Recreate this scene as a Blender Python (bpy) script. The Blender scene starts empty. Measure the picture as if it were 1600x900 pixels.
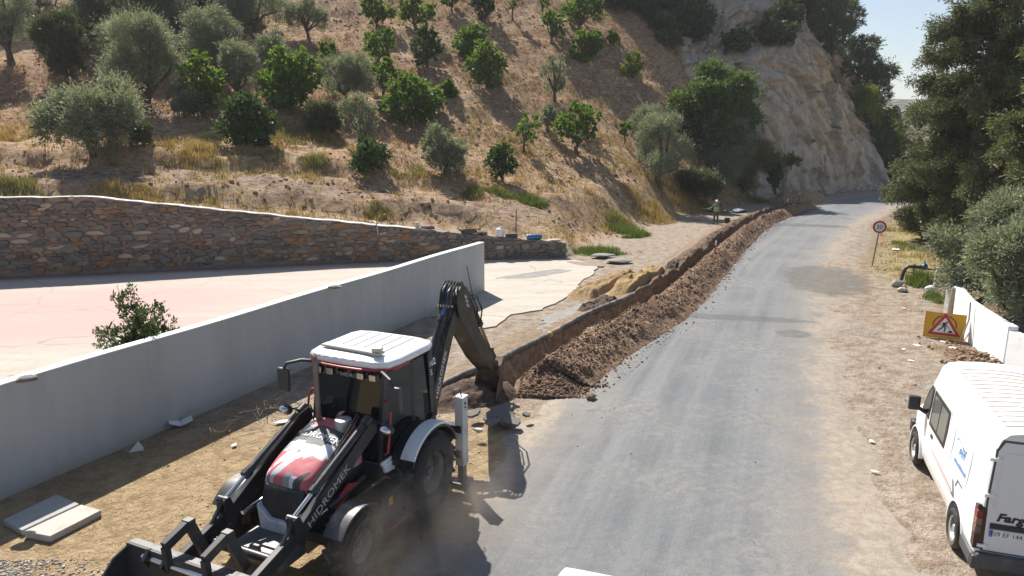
import bpy, math, random
import numpy as np
from mathutils import Matrix, Vector
PI = math.pi
R = math.radians
# ------------------------------------------------------------------ camera, sky, sun, exposure
S = bpy.context.scene
C = S.collection
CAM_F, CAM_P, CAM_H = 1100.0, R(12.3), 6.5
cd = bpy.data.cameras.new('camera')
cd.sensor_width = 36
cd.lens = CAM_F / 1600 * 36
cd.clip_start = .1
cd.clip_end = 6000
cam = bpy.data.objects.new('camera', cd)
C.objects.link(cam)
cam.location = (0, 0, CAM_H)
cam.rotation_euler = (PI / 2 - CAM_P, 0, 0)
S.camera = cam
SUN_EL, SUN_AZ = R(47), R(-25)          # azimuth from +Y towards +X
w = bpy.data.worlds.new('World')
S.world = w
w.use_nodes = True
wn = w.node_tree
sky = wn.nodes.new('ShaderNodeTexSky')
sky.sky_type = 'NISHITA'
sky.sun_disc = False
sky.sun_elevation = SUN_EL
sky.sun_rotation = SUN_AZ
sky.air_density = 1.0
sky.dust_density = 1.0
bgn = wn.nodes['Background']
bgn.inputs['Strength'].default_value = .072
wn.links.new(sky.outputs[0], bgn.inputs['Color'])
sd = bpy.data.lights.new('sun', 'SUN')
sd.energy = 5.0
sd.angle = R(.5)
sd.color = (1, .95, .87)
sun = bpy.data.objects.new('sun', sd)
C.objects.link(sun)
sdir = Vector((math.sin(SUN_AZ) * math.cos(SUN_EL), math.cos(SUN_AZ) * math.cos(SUN_EL), math.sin(SUN_EL)))
sun.rotation_euler = sdir.to_track_quat('Z', 'Y').to_euler()
sun.location = (-30, 60, 60)
S.view_settings.view_transform = 'Standard'
S.view_settings.look = 'None'
S.view_settings.exposure = 0.85
S.view_settings.gamma = 1
HAZE = .0003
S.cycles.use_denoising = True
S.cycles.max_bounces = 8
S.cycles.transparent_max_bounces = 12
S.cycles.volume_bounces = 0
S.cycles.volume_step_rate = 4
# ------------------------------------------------------------------ helpers
def ray(px, py):
    x = (px - 800) / CAM_F
    y = (py - 450) / CAM_F
    c, s = math.cos(CAM_P), math.sin(CAM_P)
    return x, c - y * s, -s - y * c
def at_h(px, py, h=0.):
    d = ray(px, py)
    t = (h - CAM_H) / d[2]
    return d[0] * t, d[1] * t, h
def at_d(px, py, D):
    d = ray(px, py)
    t = D / d[1]
    return d[0] * t, D, CAM_H + d[2] * t

def vnoise(x, y, seed=0):
    x = np.asarray(x, float); y = np.asarray(y, float)
    xi = np.floor(x).astype(np.int64); yi = np.floor(y).astype(np.int64)
    fx = x - xi; fy = y - yi
    fx = fx * fx * (3 - 2 * fx); fy = fy * fy * (3 - 2 * fy)
    def h(a, b):
        n = (a * 374761393 + b * 668265263 + seed * 982451653) & 0x7fffffff
        n = ((n ^ (n >> 13)) * 1274126177) & 0x7fffffff
        n = (n ^ (n >> 16)) & 0xffff
        return n / 65535.
    return (h(xi, yi) * (1 - fx) + h(xi + 1, yi) * fx) * (1 - fy) + (h(xi, yi + 1) * (1 - fx) + h(xi + 1, yi + 1) * fx) * fy
def fbm(x, y, seed=0, o=4, g=.5):
    a, t, s = 1., 0., 0.
    for i in range(o):
        s = s + a * (vnoise(x * 2 ** i + 17.3 * i, y * 2 ** i - 9.1 * i, seed + i) - .5)
        t += a
        a *= g
    return s / t * 2
def sstep(a, b, x):
    t = np.clip((x - a) / (b - a), 0, 1)
    return t * t * (3 - 2 * t)

def np_mesh(name, V, F, mats=(), mi=None, smooth=False, col=None, uv=None, colname='col'):
    V = np.asarray(V, np.float32); F = np.asarray(F, np.int32)
    me = bpy.data.meshes.new(name)
    n, k = F.shape
    me.vertices.add(len(V)); me.vertices.foreach_set('co', V.ravel())
    me.loops.add(n * k); me.loops.foreach_set('vertex_index', F.ravel())
    me.polygons.add(n); me.polygons.foreach_set('loop_start', np.arange(n, dtype=np.int32) * k)
    for m in mats: me.materials.append(m)
    if mi is not None: me.polygons.foreach_set('material_index', np.asarray(mi, np.int32))
    if smooth: me.polygons.foreach_set('use_smooth', np.ones(n, bool))
    for nm, c in (col or {}).items():
        a = me.color_attributes.new(nm, 'FLOAT_COLOR', 'POINT')
        c4 = np.ones((len(V), 4), np.float32); c4[:, :c.shape[1]] = c
        a.data.foreach_set('color', c4.ravel())
    if uv is not None:
        l = me.uv_layers.new(name='uv')
        l.data.foreach_set('uv', np.asarray(uv, np.float32)[F.ravel()].ravel())
    me.update(calc_edges=True)
    return me
def link(name, me, parent=None, loc=None, rot=None, scale=None, **props):
    o = bpy.data.objects.new(name, me)
    C.objects.link(o)
    if parent: o.parent = parent
    if loc is not None: o.location = loc
    if rot is not None: o.rotation_euler = rot
    if scale is not None: o.scale = scale
    for k, v in props.items(): o[k] = v
    return o
def thing(name, label, cat, loc=(0, 0, 0), rz=0, group=None):
    o = link(name, None, loc=loc, rot=(0, 0, rz), label=label, category=cat)
    o.empty_display_size = .2
    if group: o['group'] = group
    return o
def tag(o, label, cat, group=None):
    o['label'] = label; o['category'] = cat
    if group: o['group'] = group
    return o
def grid_faces(nu, nv):
    i = np.arange(nu - 1)[:, None] * nv + np.arange(nv - 1)[None]
    return np.stack([i, i + nv, i + nv + 1, i + 1], -1).reshape(-1, 4)

class MB:
    def __init__(s): s.v = []; s.f = []; s.m = []; s.sm = []
    def add(s, v, f, m=0, sm=False, M=None):
        b = len(s.v)
        s.v += [tuple(M @ Vector(p)) for p in v] if M is not None else [tuple(p) for p in v]
        for q in f:
            s.f.append([b + i for i in q]); s.m.append(m); s.sm.append(sm)
        return s
    def box(s, c, d, m=0, M=None, rot=None, taper=1):
        x, y, z = d[0] / 2, d[1] / 2, d[2] / 2
        v = [(-x, -y, -z), (x, -y, -z), (x, y, -z), (-x, y, -z)] + [(a * taper, b * taper, z) for a, b in ((-x, -y), (x, -y), (x, y), (-x, y))]
        T = Matrix.Translation(c)
        if rot is not None: T = T @ rot
        if M is not None: T = M @ T
        return s.add(v, [(0, 3, 2, 1), (4, 5, 6, 7), (0, 1, 5, 4), (1, 2, 6, 5), (2, 3, 7, 6), (3, 0, 4, 7)], m, False, T)
    def bar(s, a, b, wd, ht, m=0, up=(0, 0, 1), M=None):
        a, b = Vector(a), Vector(b); d = (b - a); L = d.length; d.normalize()
        u = Vector(up); sx = d.cross(u)
        if sx.length < 1e-4: sx = d.cross(Vector((1, 0, 0)))
        sx.normalize(); u = sx.cross(d)
        rot = Matrix((d, sx, u)).transposed().to_4x4()
        return s.box((a + b) / 2, (L, wd, ht), m, M, rot)
    def tube(s, pts, r, n=8, m=0, caps=True, M=None, sm=True):
        P = [Vector(p) for p in pts]
        rr = r if isinstance(r, (list, tuple)) else [r] * len(P)
        v = []; f = []; prev = None
        for i, p in enumerate(P):
            t = (P[min(i + 1, len(P) - 1)] - P[max(i - 1, 0)]).normalized()
            if prev is None:
                q = t.cross(Vector((0, 0, 1)) if abs(t.z) < .9 else Vector((1, 0, 0))).normalized()
            else:
                q = (prev - t * prev.dot(t)).normalized()
            prev = q; b = t.cross(q)
            for k in range(n):
                a = 2 * PI * k / n
                v.append(p + (q * math.cos(a) + b * math.sin(a)) * rr[i])
        for i in range(len(P) - 1):
            for k in range(n):
                k2 = (k + 1) % n
                f.append((i * n + k, i * n + k2, i * n + n + k2, i * n + n + k))
        s.add(v, f, m, sm, M)
        if caps:
            L = len(v)
            s.add(v[:n], [tuple(reversed(range(n)))], m, False, M); s.add(v[L - n:], [tuple(range(n))], m, False, M)
        return s
    def cyl(s, a, b, r, n=16, m=0, r2=None, M=None): return s.tube([a, b], [r, r if r2 is None else r2], n, m, True, M)
    def prism(s, poly, a, b, axis=1, m=0, M=None, sm=False):
        """poly: 2-D points; extruded along axis from a to b (axis 1: poly is x,z; axis 0: y,z; axis 2: x,y)"""
        def pt(p, t): return {0: (t, p[0], p[1]), 1: (p[0], t, p[1]), 2: (p[0], p[1], t)}[axis]
        n = len(poly)
        v = [pt(p, a) for p in poly] + [pt(p, b) for p in poly]
        s.add(v[:n], [tuple(range(n))], m, False, M); s.add(v[n:], [tuple(reversed(range(n)))], m, False, M)
        return s.add(v, [(i, (i + 1) % n, n + (i + 1) % n, n + i) for i in range(n)], m, sm, M)
    def lathe(s, prof, n=24, m=0, axis=1, M=None, sm=True, c=(0, 0, 0)):
        """prof: (radius, along) pairs"""
        v = []; f = []
        for r, t in prof:
            for k in range(n):
                a = 2 * PI * k / n; x, z = r * math.cos(a), r * math.sin(a)
                q = {1: (x, t, z), 2: (x, z, t), 0: (t, x, z)}[axis]
                v.append((q[0] + c[0], q[1] + c[1], q[2] + c[2]))
        for i in range(len(prof) - 1):
            for k in range(n):
                k2 = (k + 1) % n
                f.append((i * n + k, i * n + k2, i * n + n + k2, i * n + n + k))
        return s.add(v, f, m, sm, M)
    def sphere(s, c, r, n=12, k=8, m=0, M=None, sc=(1, 1, 1)):
        v = []; f = []
        for i in range(k + 1):
            th = PI * i / k
            for j in range(n):
                ph = 2 * PI * j / n
                v.append((c[0] + r * sc[0] * math.sin(th) * math.cos(ph), c[1] + r * sc[1] * math.sin(th) * math.sin(ph), c[2] + r * sc[2] * math.cos(th)))
        for i in range(k):
            for j in range(n):
                j2 = (j + 1) % n
                f.append((i * n + j, i * n + n + j, i * n + n + j2, i * n + j2))
        return s.add(v, f, m, True, M)
    def mesh(s, name, mats):
        me = bpy.data.meshes.new(name)
        me.from_pydata(s.v, [], s.f)
        for m in (mats if isinstance(mats, (list, tuple)) else [mats]): me.materials.append(m)
        me.polygons.foreach_set('material_index', s.m)
        me.polygons.foreach_set('use_smooth', s.sm)
        bmf(me)
        return me
    def build(s, name, mats, parent=None, bevel=None, loc=None, rot=None, seg=2, **props):
        o = link(name, s.mesh(name, mats), parent, loc, rot, **props)
        if bevel:
            b = o.modifiers.new('bevel', 'BEVEL'); b.width = bevel; b.segments = seg; b.limit_method = 'ANGLE'; b.angle_limit = R(35)
        return o
import bmesh
def bmf(me):
    bm = bmesh.new(); bm.from_mesh(me)
    bmesh.ops.remove_doubles(bm, verts=bm.verts, dist=1e-5)
    bmesh.ops.recalc_face_normals(bm, faces=bm.faces)
    bm.to_mesh(me); bm.free()
    me.set_sharp_from_angle(angle=R(40))
    me.update()

_fontcache = {}
def text(s, size, M, parent, mat_, name='lettering', depth=.003, sx=1, shear=0, space=1, align='LEFT', bold=0., **kw):
    c = bpy.data.curves.new('t', 'FONT'); c.body = s; c.size = size; c.extrude = depth; c.shear = shear; c.space_character = space
    c.align_x = align; c.resolution_u = 3; c.offset = bold
    o = bpy.data.objects.new('t', c); C.objects.link(o)
    dg = bpy.context.evaluated_depsgraph_get()
    me = bpy.data.meshes.new_from_object(o.evaluated_get(dg))
    bpy.data.objects.remove(o); bpy.data.curves.remove(c)
    me.name = name
    me.transform(M @ Matrix.Diagonal((sx, 1, 1, 1)))
    me.materials.clear(); me.materials.append(mat_)
    return link(name, me, parent, **kw)
def frame(o, xdir, ydir):
    """matrix that carries the text plane's x and y onto two directions"""
    x = Vector(xdir).normalized(); y = Vector(ydir); y = (y - x * y.dot(x)).normalized(); z = x.cross(y)
    M = Matrix((x, y, z)).transposed().to_4x4(); M.translation = o
    return M
# ------------------------------------------------------------------ materials
class NT:
    def __init__(s, name):
        s.m = bpy.data.materials.new(name); s.m.use_nodes = True
        s.t = s.m.node_tree; s.b = s.t.nodes['Principled BSDF']; s.o = s.t.nodes['Material Output']
    def n(s, ty, **kw):
        nd = s.t.nodes.new('ShaderNode' + ty)
        for k, v in kw.items():
            if k.startswith('i_'): nd.inputs[k[2:].replace('_', ' ')].default_value = v
            else: setattr(nd, k, v)
        return nd
    def l(s, a, b): s.t.links.new(a, b)
    def mix(s, fac, a, b, mode='MIX'):
        nd = s.t.nodes.new('ShaderNodeMix'); nd.data_type = 'RGBA'; nd.blend_type = mode
        for v, i in ((fac, 0), (a, 6), (b, 7)):
            if hasattr(v, 'is_linked') or hasattr(v, 'node'): s.l(v, nd.inputs[i])
            else: nd.inputs[i].default_value = v if i == 0 else (*v, 1)
        return nd.outputs[2]
    def math(s, op, a, b=0., clamp=False):
        nd = s.t.nodes.new('ShaderNodeMath'); nd.operation = op; nd.use_clamp = clamp
        for v, i in ((a, 0), (b, 1)):
            if hasattr(v, 'node'): s.l(v, nd.inputs[i])
            else: nd.inputs[i].default_value = v
        return nd.outputs[0]
    def ramp(s, fac, a, b):
        nd = s.t.nodes.new('ShaderNodeMapRange'); nd.interpolation_type = 'SMOOTHSTEP'
        s.l(fac, nd.inputs[0]); nd.inputs[1].default_value = a; nd.inputs[2].default_value = b
        return nd.outputs[0]
    def noise(s, vec, scale, detail=3, rough=.55):
        nd = s.n('TexNoise'); s.l(vec, nd.inputs['Vector']); nd.inputs['Scale'].default_value = scale
        nd.inputs['Detail'].default_value = detail; nd.inputs['Roughness'].default_value = rough
        return nd.outputs['Fac']
    def bump(s, h, dist=.02, st=1.):
        nd = s.n('Bump'); nd.inputs['Strength'].default_value = st; nd.inputs['Distance'].default_value = dist
        s.l(h, nd.inputs['Height']); s.l(nd.outputs[0], s.b.inputs['Normal'])
    def coord(s, kind='Object'): return s.n('TexCoord').outputs[kind]
    def pos(s): return s.n('NewGeometry').outputs['Position']
    def attr(s, name):
        nd = s.n('Attribute'); nd.attribute_name = name; return nd.outputs['Color']

def mat(name, c, rough=.6, var=.15, scale=6, metal=0., dirt=None, dirt_amt=.5, bump=0., bscale=60, spec=.5, dscale=2.5, coat=0):
    k = NT(name); co = k.coord()
    n1 = k.noise(co, scale, 4)
    col = k.mix(n1, tuple(x * (1 - var) for x in c), tuple(min(1, x * (1 + var)) for x in c))
    if dirt is not None:
        n2 = k.ramp(k.noise(co, dscale, 5, .65), .62 - .3 * dirt_amt, .95 - .3 * dirt_amt)
        col = k.mix(n2, col, dirt)
        rg = k.math('ADD', k.math('MULTIPLY', n2, .9 - rough), rough)
        k.l(rg, k.b.inputs['Roughness'])
    else: k.b.inputs['Roughness'].default_value = rough
    k.l(col, k.b.inputs['Base Color'])
    k.b.inputs['Metallic'].default_value = metal
    k.b.inputs['Specular IOR Level'].default_value = spec
    k.b.inputs['Coat Weight'].default_value = coat
    if bump: k.bump(k.noise(co, bscale, 4), bump)
    return k.m
def leaf_mat(name, c1, c2, trans=.35, rough=.55, spec=.3):
    k = NT(name); r = k.n('NewGeometry').outputs['Random Per Island']
    big = k.noise(k.pos(), .9, 2)
    f = k.math('ADD', k.math('MULTIPLY', r, .6), k.math('MULTIPLY', big, .4))
    col = k.mix(f, c1, c2)
    k.l(col, k.b.inputs['Base Color']); k.b.inputs['Roughness'].default_value = rough; k.b.inputs['Specular IOR Level'].default_value = spec
    tr = k.n('BsdfTranslucent'); k.l(k.mix(1., col, (1, 1, .55), 'MULTIPLY'), tr.inputs['Color'])
    mx = k.n('MixShader'); mx.inputs[0].default_value = trans
    k.l(k.b.outputs[0], mx.inputs[1]); k.l(tr.outputs[0], mx.inputs[2]); k.l(mx.outputs[0], k.o.inputs['Surface'])
    return k.m
def glass_mat(name, c, alpha=.75, rough=.04):
    k = NT(name); k.b.inputs['Base Color'].default_value = (*c, 1); k.b.inputs['Roughness'].default_value = rough
    k.b.inputs['Alpha'].default_value = alpha; k.b.inputs['Specular IOR Level'].default_value = .6
    return k.m
DUST = (.34, .27, .2)
M_ = {}
M_['white'] = mat('white_paint', (.78, .79, .78), .35, .03, 3, dirt=(.5, .45, .37), dirt_amt=.25, coat=.2)
M_['vanwhite'] = mat('van_white', (.80, .81, .81), .3, .02, 2, dirt=(.6, .56, .5), dirt_amt=.12, coat=.3)
M_['black'] = mat('black_paint', (.018, .018, .02), .38, .3, 8, dirt=(.12, .1, .08), dirt_amt=.35)
M_['dark'] = mat('dark_steel', (.03, .03, .033), .5, .3, 8, dirt=(.16, .13, .1), dirt_amt=.45)
M_['grey'] = mat('grey_steel', (.17, .17, .17), .45, .2, 8, metal=.3, dirt=(.25, .21, .16), dirt_amt=.5)
M_['chrome'] = mat('bright_steel', (.62, .62, .62), .22, .05, 8, metal=1)
M_['blue'] = mat('blue_rod', (.06, .15, .38), .3, .1, 8, metal=.3)
M_['rubber'] = mat('rubber', (.022, .021, .02), .85, .3, 14, dirt=(.17, .14, .11), dirt_amt=.6, bump=.004, bscale=90)
M_['red'] = mat('red_paint', (.42, .03, .03), .4, .15, 8, dirt=(.2, .12, .1), dirt_amt=.3)
M_['glass'] = glass_mat('tinted_glass', (.008, .012, .012), .965)
M_['vanglass'] = mat('dusty_van_glass', (.13, .135, .12), .12, .12, 3, spec=.7)
M_['letw'] = mat('white_letters', (.75, .75, .75), .5, .03)
M_['letg'] = mat('grey_letters', (.42, .42, .42), .5, .05)
M_['letk'] = mat('black_letters', (.02, .02, .02), .5, .05)
M_['bark'] = mat('bark', (.10, .075, .055), .9, .4, 6, bump=.03, bscale=20)
M_['wood'] = mat('weathered_wood', (.30, .25, .19), .85, .25, 5, bump=.01, bscale=40)
M_['concrete'] = mat('concrete_slab', (.46, .43, .38), .9, .12, 4, dirt=(.3, .26, .2), dirt_amt=.4, bump=.006, bscale=50)
M_['stone'] = mat('grey_stone', (.25, .24, .23), .9, .25, 5, bump=.02, bscale=18)
M_['soil'] = mat('dark_soil', (.15, .095, .062), .95, .35, 6, bump=.03, bscale=25)
M_['rust'] = mat('rusty_iron', (.16, .08, .05), .8, .3, 10)
# ------------------------------------------------------------------ polylines
def poly(pts, step=.25):
    """Catmull-Rom resampled polyline -> points, tangents, arclength"""
    P = np.array(pts, float); out = []
    Q = np.vstack([2 * P[0] - P[1], P, 2 * P[-1] - P[-2]])
    for i in range(1, len(Q) - 2):
        t = np.linspace(0, 1, 40, endpoint=False)[:, None]
        a, b, c, d = Q[i - 1], Q[i], Q[i + 1], Q[i + 2]
        out.append(.5 * (2 * b + (c - a) * t + (2 * a - 5 * b + 4 * c - d) * t ** 2 + (3 * b - a - 3 * c + d) * t ** 3))
    X = np.vstack(out + [P[-1:]])
    s = np.r_[0, np.cumsum(np.linalg.norm(np.diff(X, axis=0), axis=1))]
    n = max(2, int(s[-1] / step)); si = np.linspace(0, s[-1], n)
    X = np.stack([np.interp(si, s, X[:, k]) for k in range(X.shape[1])], 1)
    T = np.gradient(X, axis=0); T /= np.linalg.norm(T, axis=1)[:, None]
    return X, T, si
def sdist(px, py, L):
    """signed distance to polyline L (N,2): positive on its left; also arclength"""
    px = np.asarray(px, float); py = np.asarray(py, float)
    sh = px.shape; px = px.ravel(); py = py.ravel()
    best = np.full(px.shape, 1e18); sg = np.zeros(px.shape); sa = np.zeros(px.shape)
    acc = 0.
    for i in range(len(L) - 1):
        a, b = L[i], L[i + 1]; d = b - a; l2 = d @ d
        t = np.clip(((px - a[0]) * d[0] + (py - a[1]) * d[1]) / l2, 0, 1)
        qx, qy = a[0] + t * d[0], a[1] + t * d[1]
        dd = (px - qx) ** 2 + (py - qy) ** 2
        k = dd < best
        best[k] = dd[k]; sg[k] = np.sign(d[0] * (py[k] - a[1]) - d[1] * (px[k] - a[0])); sa[k] = acc + t[k] * math.sqrt(l2)
        acc += math.sqrt(l2)
    return (np.sqrt(best) * sg).reshape(sh), sa.reshape(sh)

ROADC = [(-4.5, -8), (-3.0, -3), (-.8, 2.5), (2.2, 10), (5.1, 17.8), (8.5, 26), (12.4, 35), (16.1, 42), (21.9, 52), (28.2, 61), (35.5, 70), (44, 77.2), (54, 82.3), (66, 85.5), (85, 87), (110, 86)]
TR = [(-.3, 17.6), (-.1, 18.6), (1.45, 21.75), (4.85, 27.1), (8.0, 32.9), (12.4, 42.3), (17.0, 51.4), (22.0, 59.2), (27, 65.6)]
roadX, roadT, roadS = poly(ROADC, .4)
trX, trT, trS = poly(TR, .09)
TRL = trS[-1]
trD = trX[::6]
WALLB = np.array([(-60, 23.2), (-40, 28.3), (-24, 32.35), (-20.1, 33.45), (-9.3, 36.06), (2.93, 37.4)])
WALLTOP = [3.70, 3.68, 3.64, 3.61, 2.14, .80]
# foot of the hillside: 0.4 m behind the face of the retaining wall, then the edge of the verge
FOOT = np.vstack([[(-200, -10.)], WALLB + np.array((-.1, .42)), [(4.2, 39.5), (6.5, 44), (10.6, 50.5), (15, 57), (20, 63.5), (26, 71), (29, 76.5), (37, 85), (49, 93.2), (60, 98), (80, 104), (140, 130), (900, 500)]])
# ------------------------------------------------------------------ hill heights from spot heights
COLS = {-600: [(300, 37), (240, 41), (180, 48), (100, 58), (0, 72), (-120, 88)], -250: [(300, 38), (240, 42), (180, 50), (100, 61), (0, 76), (-120, 92)],
 0: [(305, 36), (245, 41), (190, 48), (100, 60), (0, 76), (-120, 92)], 200: [(305, 37), (250, 42), (195, 50), (100, 63), (0, 79), (-120, 95)],
 400: [(325, 38), (290, 40.5), (240, 46), (190, 53), (100, 65), (0, 81), (-120, 97)], 600: [(345, 39), (310, 42), (260, 48), (200, 56), (100, 69), (0, 84), (-120, 100)],
 760: [(355, 39.5), (320, 44), (270, 50), (200, 59), (100, 72), (0, 87), (-120, 102)], 900: [(372, 41), (340, 45), (290, 52), (230, 60), (170, 68), (100, 76), (0, 90), (-120, 104)],
 1000: [(345, 50), (300, 56), (250, 62), (200, 68), (130, 75), (60, 83), (0, 90), (-120, 105)], 1080: [(325, 58), (300, 62), (250, 67), (190, 73), (120, 82), (0, 96), (-100, 108)],
 1170: [(305, 73), (240, 80), (140, 88), (30, 100), (-60, 112)], 1250: [(200, 92), (100, 98), (20, 106), (-40, 115)], 1330: [(288, 98), (220, 101), (160, 106), (100, 115)], 1400: [(285, 104), (240, 112), (200, 125)]}
cp = []
for px, lst in COLS.items():
    for py, D in lst: cp.append(at_d(px, py, D))
for x, y in FOOT[7:16]: cp.append((x, y, .1))
for (x, y), z in zip(WALLB, WALLTOP): cp.append((x, y + .4, z - .1))
for x, y in ((70, 80), (70, 60), (90, 95), (110, 100), (75, 115), (95, 120), (60, 110), (45, 60), (40, 40)): cp.append((x, y, 0))
cp = np.array(cp)
def tps_fit(P, z, lam=.3):
    d = np.linalg.norm(P[:, None] - P[None], axis=2); K = np.where(d > 0, d * d * np.log(d + 1e-9), 0) + lam * np.eye(len(P)) * 10
    Q = np.c_[np.ones(len(P)), P]
    A = np.block([[K, Q], [Q.T, np.zeros((3, 3))]])
    return np.linalg.solve(A, np.r_[z, 0, 0, 0])
_sc = 30.
_P = cp[:, :2] / _sc
_w = tps_fit(_P, cp[:, 2], .003)
def tps(x, y):
    x = np.clip(x, -80, 105) / _sc; y = np.clip(y, 15, 122) / _sc
    sh = x.shape; q = np.stack([x.ravel(), y.ravel()], 1); out = np.empty(len(q))
    for i in range(0, len(q), 20000):
        b = q[i:i + 20000]; d2 = ((b[:, None] - _P[None]) ** 2).sum(2)
        out[i:i + 20000] = (.5 * d2 * np.log(d2 + 1e-12)) @ _w[:-3] + _w[-3] + b @ _w[-2:]
    return out.reshape(sh)
def height(x, y):
    d, sa = sdist(x, y, FOOT)
    h = np.maximum(tps(x, y), 0)
    # cut banks and rough ground behind the retaining wall
    left = sstep(8, -3, x)
    n = fbm(x * .35, y * .35, 5) * 1.2
    h = h + left * (.6 * sstep(2.0, 2.9, d + n) - .6 * sstep(3.0, 7.0, d)) + left * sstep(-6, -12, x) * (.6 * sstep(8.0, 9.1, d + n) - .6 * sstep(9, 15, d))
    soft = np.where(x < 3.2, sstep(-.05, .3, d), sstep(0, 4.5, d))
    rough = sstep(.5, 3, d)
    h = h + rough * (fbm(x * .22, y * .22, 3) * .55 + fbm(x * .9, y * .9, 7) * .24)
    h = h * soft
    rd, _ = sdist(x, y, roadX[::4])
    flat = -.035 + .02 * fbm(x * .5, y * .5, 11, 3) + sstep(3.5, 9, -rd) * (.12 * (fbm(x * .25, y * .25, 13) + .4))
    return np.where(d > 0, np.maximum(h, 0) + flat * (1 - rough), flat), d, rd
def graded(a, b, st, far_a, far_b):
    core = np.arange(a, b + st / 2, st)
    def out(n, end, x0):
        k = np.arange(1, n + 1); g = np.expm1(k / n * 4.5) / np.expm1(4.5)
        return x0 + (end - x0) * g
    return np.r_[out(26, far_a, a)[::-1], core, out(26, far_b, b)]
gx = graded(-62, 64, .42, -1500, 2500); gy = graded(-8, 122, .42, -300, 3500)
GX, GY = np.meshgrid(gx, gy, indexing='ij')
GZ, GD, GR = height(GX, GY)
far = np.maximum(sstep(125, 400, GY), sstep(-80, -400, GX))
GZ = GZ * (1 - far) + far * np.minimum(GZ, 0) - far * 2
def ground_z(x, y):
    i = np.clip(np.searchsorted(gx, x) - 1, 0, len(gx) - 2); j = np.clip(np.searchsorted(gy, y) - 1, 0, len(gy) - 2)
    u = (x - gx[i]) / (gx[i + 1] - gx[i]); v = (y - gy[j]) / (gy[j + 1] - gy[j])
    return GZ[i, j] * (1 - u) * (1 - v) + GZ[i + 1, j] * u * (1 - v) + GZ[i, j + 1] * (1 - u) * v + GZ[i + 1, j + 1] * u * v
GZ0 = GZ.copy()
def hit(px, py, d0=14, d1=125):
    d = ray(px, py); D = np.arange(d0, d1, .15); t = D / d[1]
    x, z = d[0] * t, CAM_H + d[2] * t
    g = ground_z(x, D)
    k = np.argmax(z <= g + .02)
    if z[k] > g[k] + .02: k = len(D) - 1
    return Vector((x[k], D[k], g[k]))
# sink the ground under the earthworks strip
def trench_coords(x, y):
    return sdist(x, y, trD)
TD, TS = trench_coords(GX, GY)       # positive = left of the trench
inside = (TD < .95) & (TD > -2.0) & (TS > .05) & (TS < TRL - .3)
# colours of the ground (two soils, mixed finely by the material)
def C3(*c): return np.array(c)
def lerp(a, b, t): return a * (1 - t[..., None]) + b * t[..., None]
hill = sstep(0, 2, GD)
GS = sdist(GX, GY, roadX[::4])[1]
shp = GX.shape + (3,)
n1 = fbm(GX * .12, GY * .12, 21) * .5 + .5; n2 = fbm(GX * .35, GY * .35, 25) * .5 + .5; n3 = fbm(GX * 1.1, GY * 1.1, 29) * .5 + .5
colA = np.broadcast_to(C3(.53, .365, .23), shp).copy(); colB = np.broadcast_to(C3(.30, .18, .10), shp).copy()
straw = sstep(.45, .65, n2) * sstep(16, 4, GD)
colA = lerp(colA, C3(.56, .43, .24), straw * .8)
upper = sstep(8, 24, GD) * sstep(.36, .52, n1 * .6 + n2 * .4)
colA = lerp(colA, C3(.43, .265, .16), upper); colB = lerp(colB, C3(.20, .105, .058), upper)
# rough brown dug band behind the wall
band = sstep(8, -2, GX) * np.exp(-((GD - 4.8 - 1.2 * (n1 - .5)) / 2.2) ** 2) * sstep(.25, .5, n3 + .15)
colA = lerp(colA, C3(.34, .245, .185), band); colB = lerp(colB, C3(.13, .085, .062), band)
# flat verge
flat = 1 - hill
vA = np.broadcast_to(C3(.40, .335, .27), shp); vB = np.broadcast_to(C3(.27, .205, .15), shp)
rust = sstep(.43, .55, fbm(GX * .42, GY * .3, 41) * .5 + .5) * sstep(-5.2, -7, GR)
vA = lerp(vA, C3(.28, .175, .105), rust * .9); vB = lerp(vB, C3(.17, .098, .058), rust)
grey = sstep(.5, .65, fbm(GX * .25, GY * .2, 45) * .5 + .5) * sstep(-3, -4.5, GR)
vA = lerp(vA, C3(.33, .305, .27), grey * .8)
trk = sstep(.50, .68, fbm(GR * 1.5, GS * .07, 48) * .5 + .5) * sstep(-3.4, -4.2, GR) * sstep(-9, -7, GR)
vA = lerp(vA, C3(.30, .205, .13), trk * .8); vB = lerp(vB, C3(.20, .13, .08), trk * .8)
dry = sstep(28, 36, GY) * sstep(-4.5, -6.5, GR)
vA = lerp(vA, C3(.40, .32, .17), dry); vB = lerp(vB, C3(.24, .20, .09), dry)
left = sstep(2.9, 3.5, GR) * sstep(17, 14, GY)
vA = lerp(vA, C3(.43, .32, .19), left); vB = lerp(vB, C3(.30, .21, .12), left)
colA = lerp(vA, colA, hill); colB = lerp(vB, colB, hill)
GZ[inside] = -1.75
k = NT('ground_soil')
co = k.pos()
fn = k.noise(co, 2.3, 6, .68)
ff = k.ramp(fn, .38, .66)
base = k.mix(ff, k.attr('colA'), k.attr('colB'))
g2 = k.noise(co, 14, 4, .7)
base = k.mix(.55, base, k.mix(k.ramp(g2, .25, .75), (.45, .45, .45), (1, 1, 1)), 'MULTIPLY')
k.l(base, k.b.inputs['Base Color']); k.b.inputs['Roughness'].default_value = .95; k.b.inputs['Specular IOR Level'].default_value = .15
hb = k.math('ADD', k.math('MULTIPLY', fn, 1.), k.math('MULTIPLY', g2, .3))
k.bump(hb, .16, 1.)
MG = k.m
me = np_mesh('ground', np.stack([GX, GY, GZ], -1).reshape(-1, 3), grid_faces(len(gx), len(gy)), [MG], smooth=True, col={'colA': colA.reshape(-1, 3), 'colB': colB.reshape(-1, 3)})
ground = link('ground', me, kind='structure')
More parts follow.
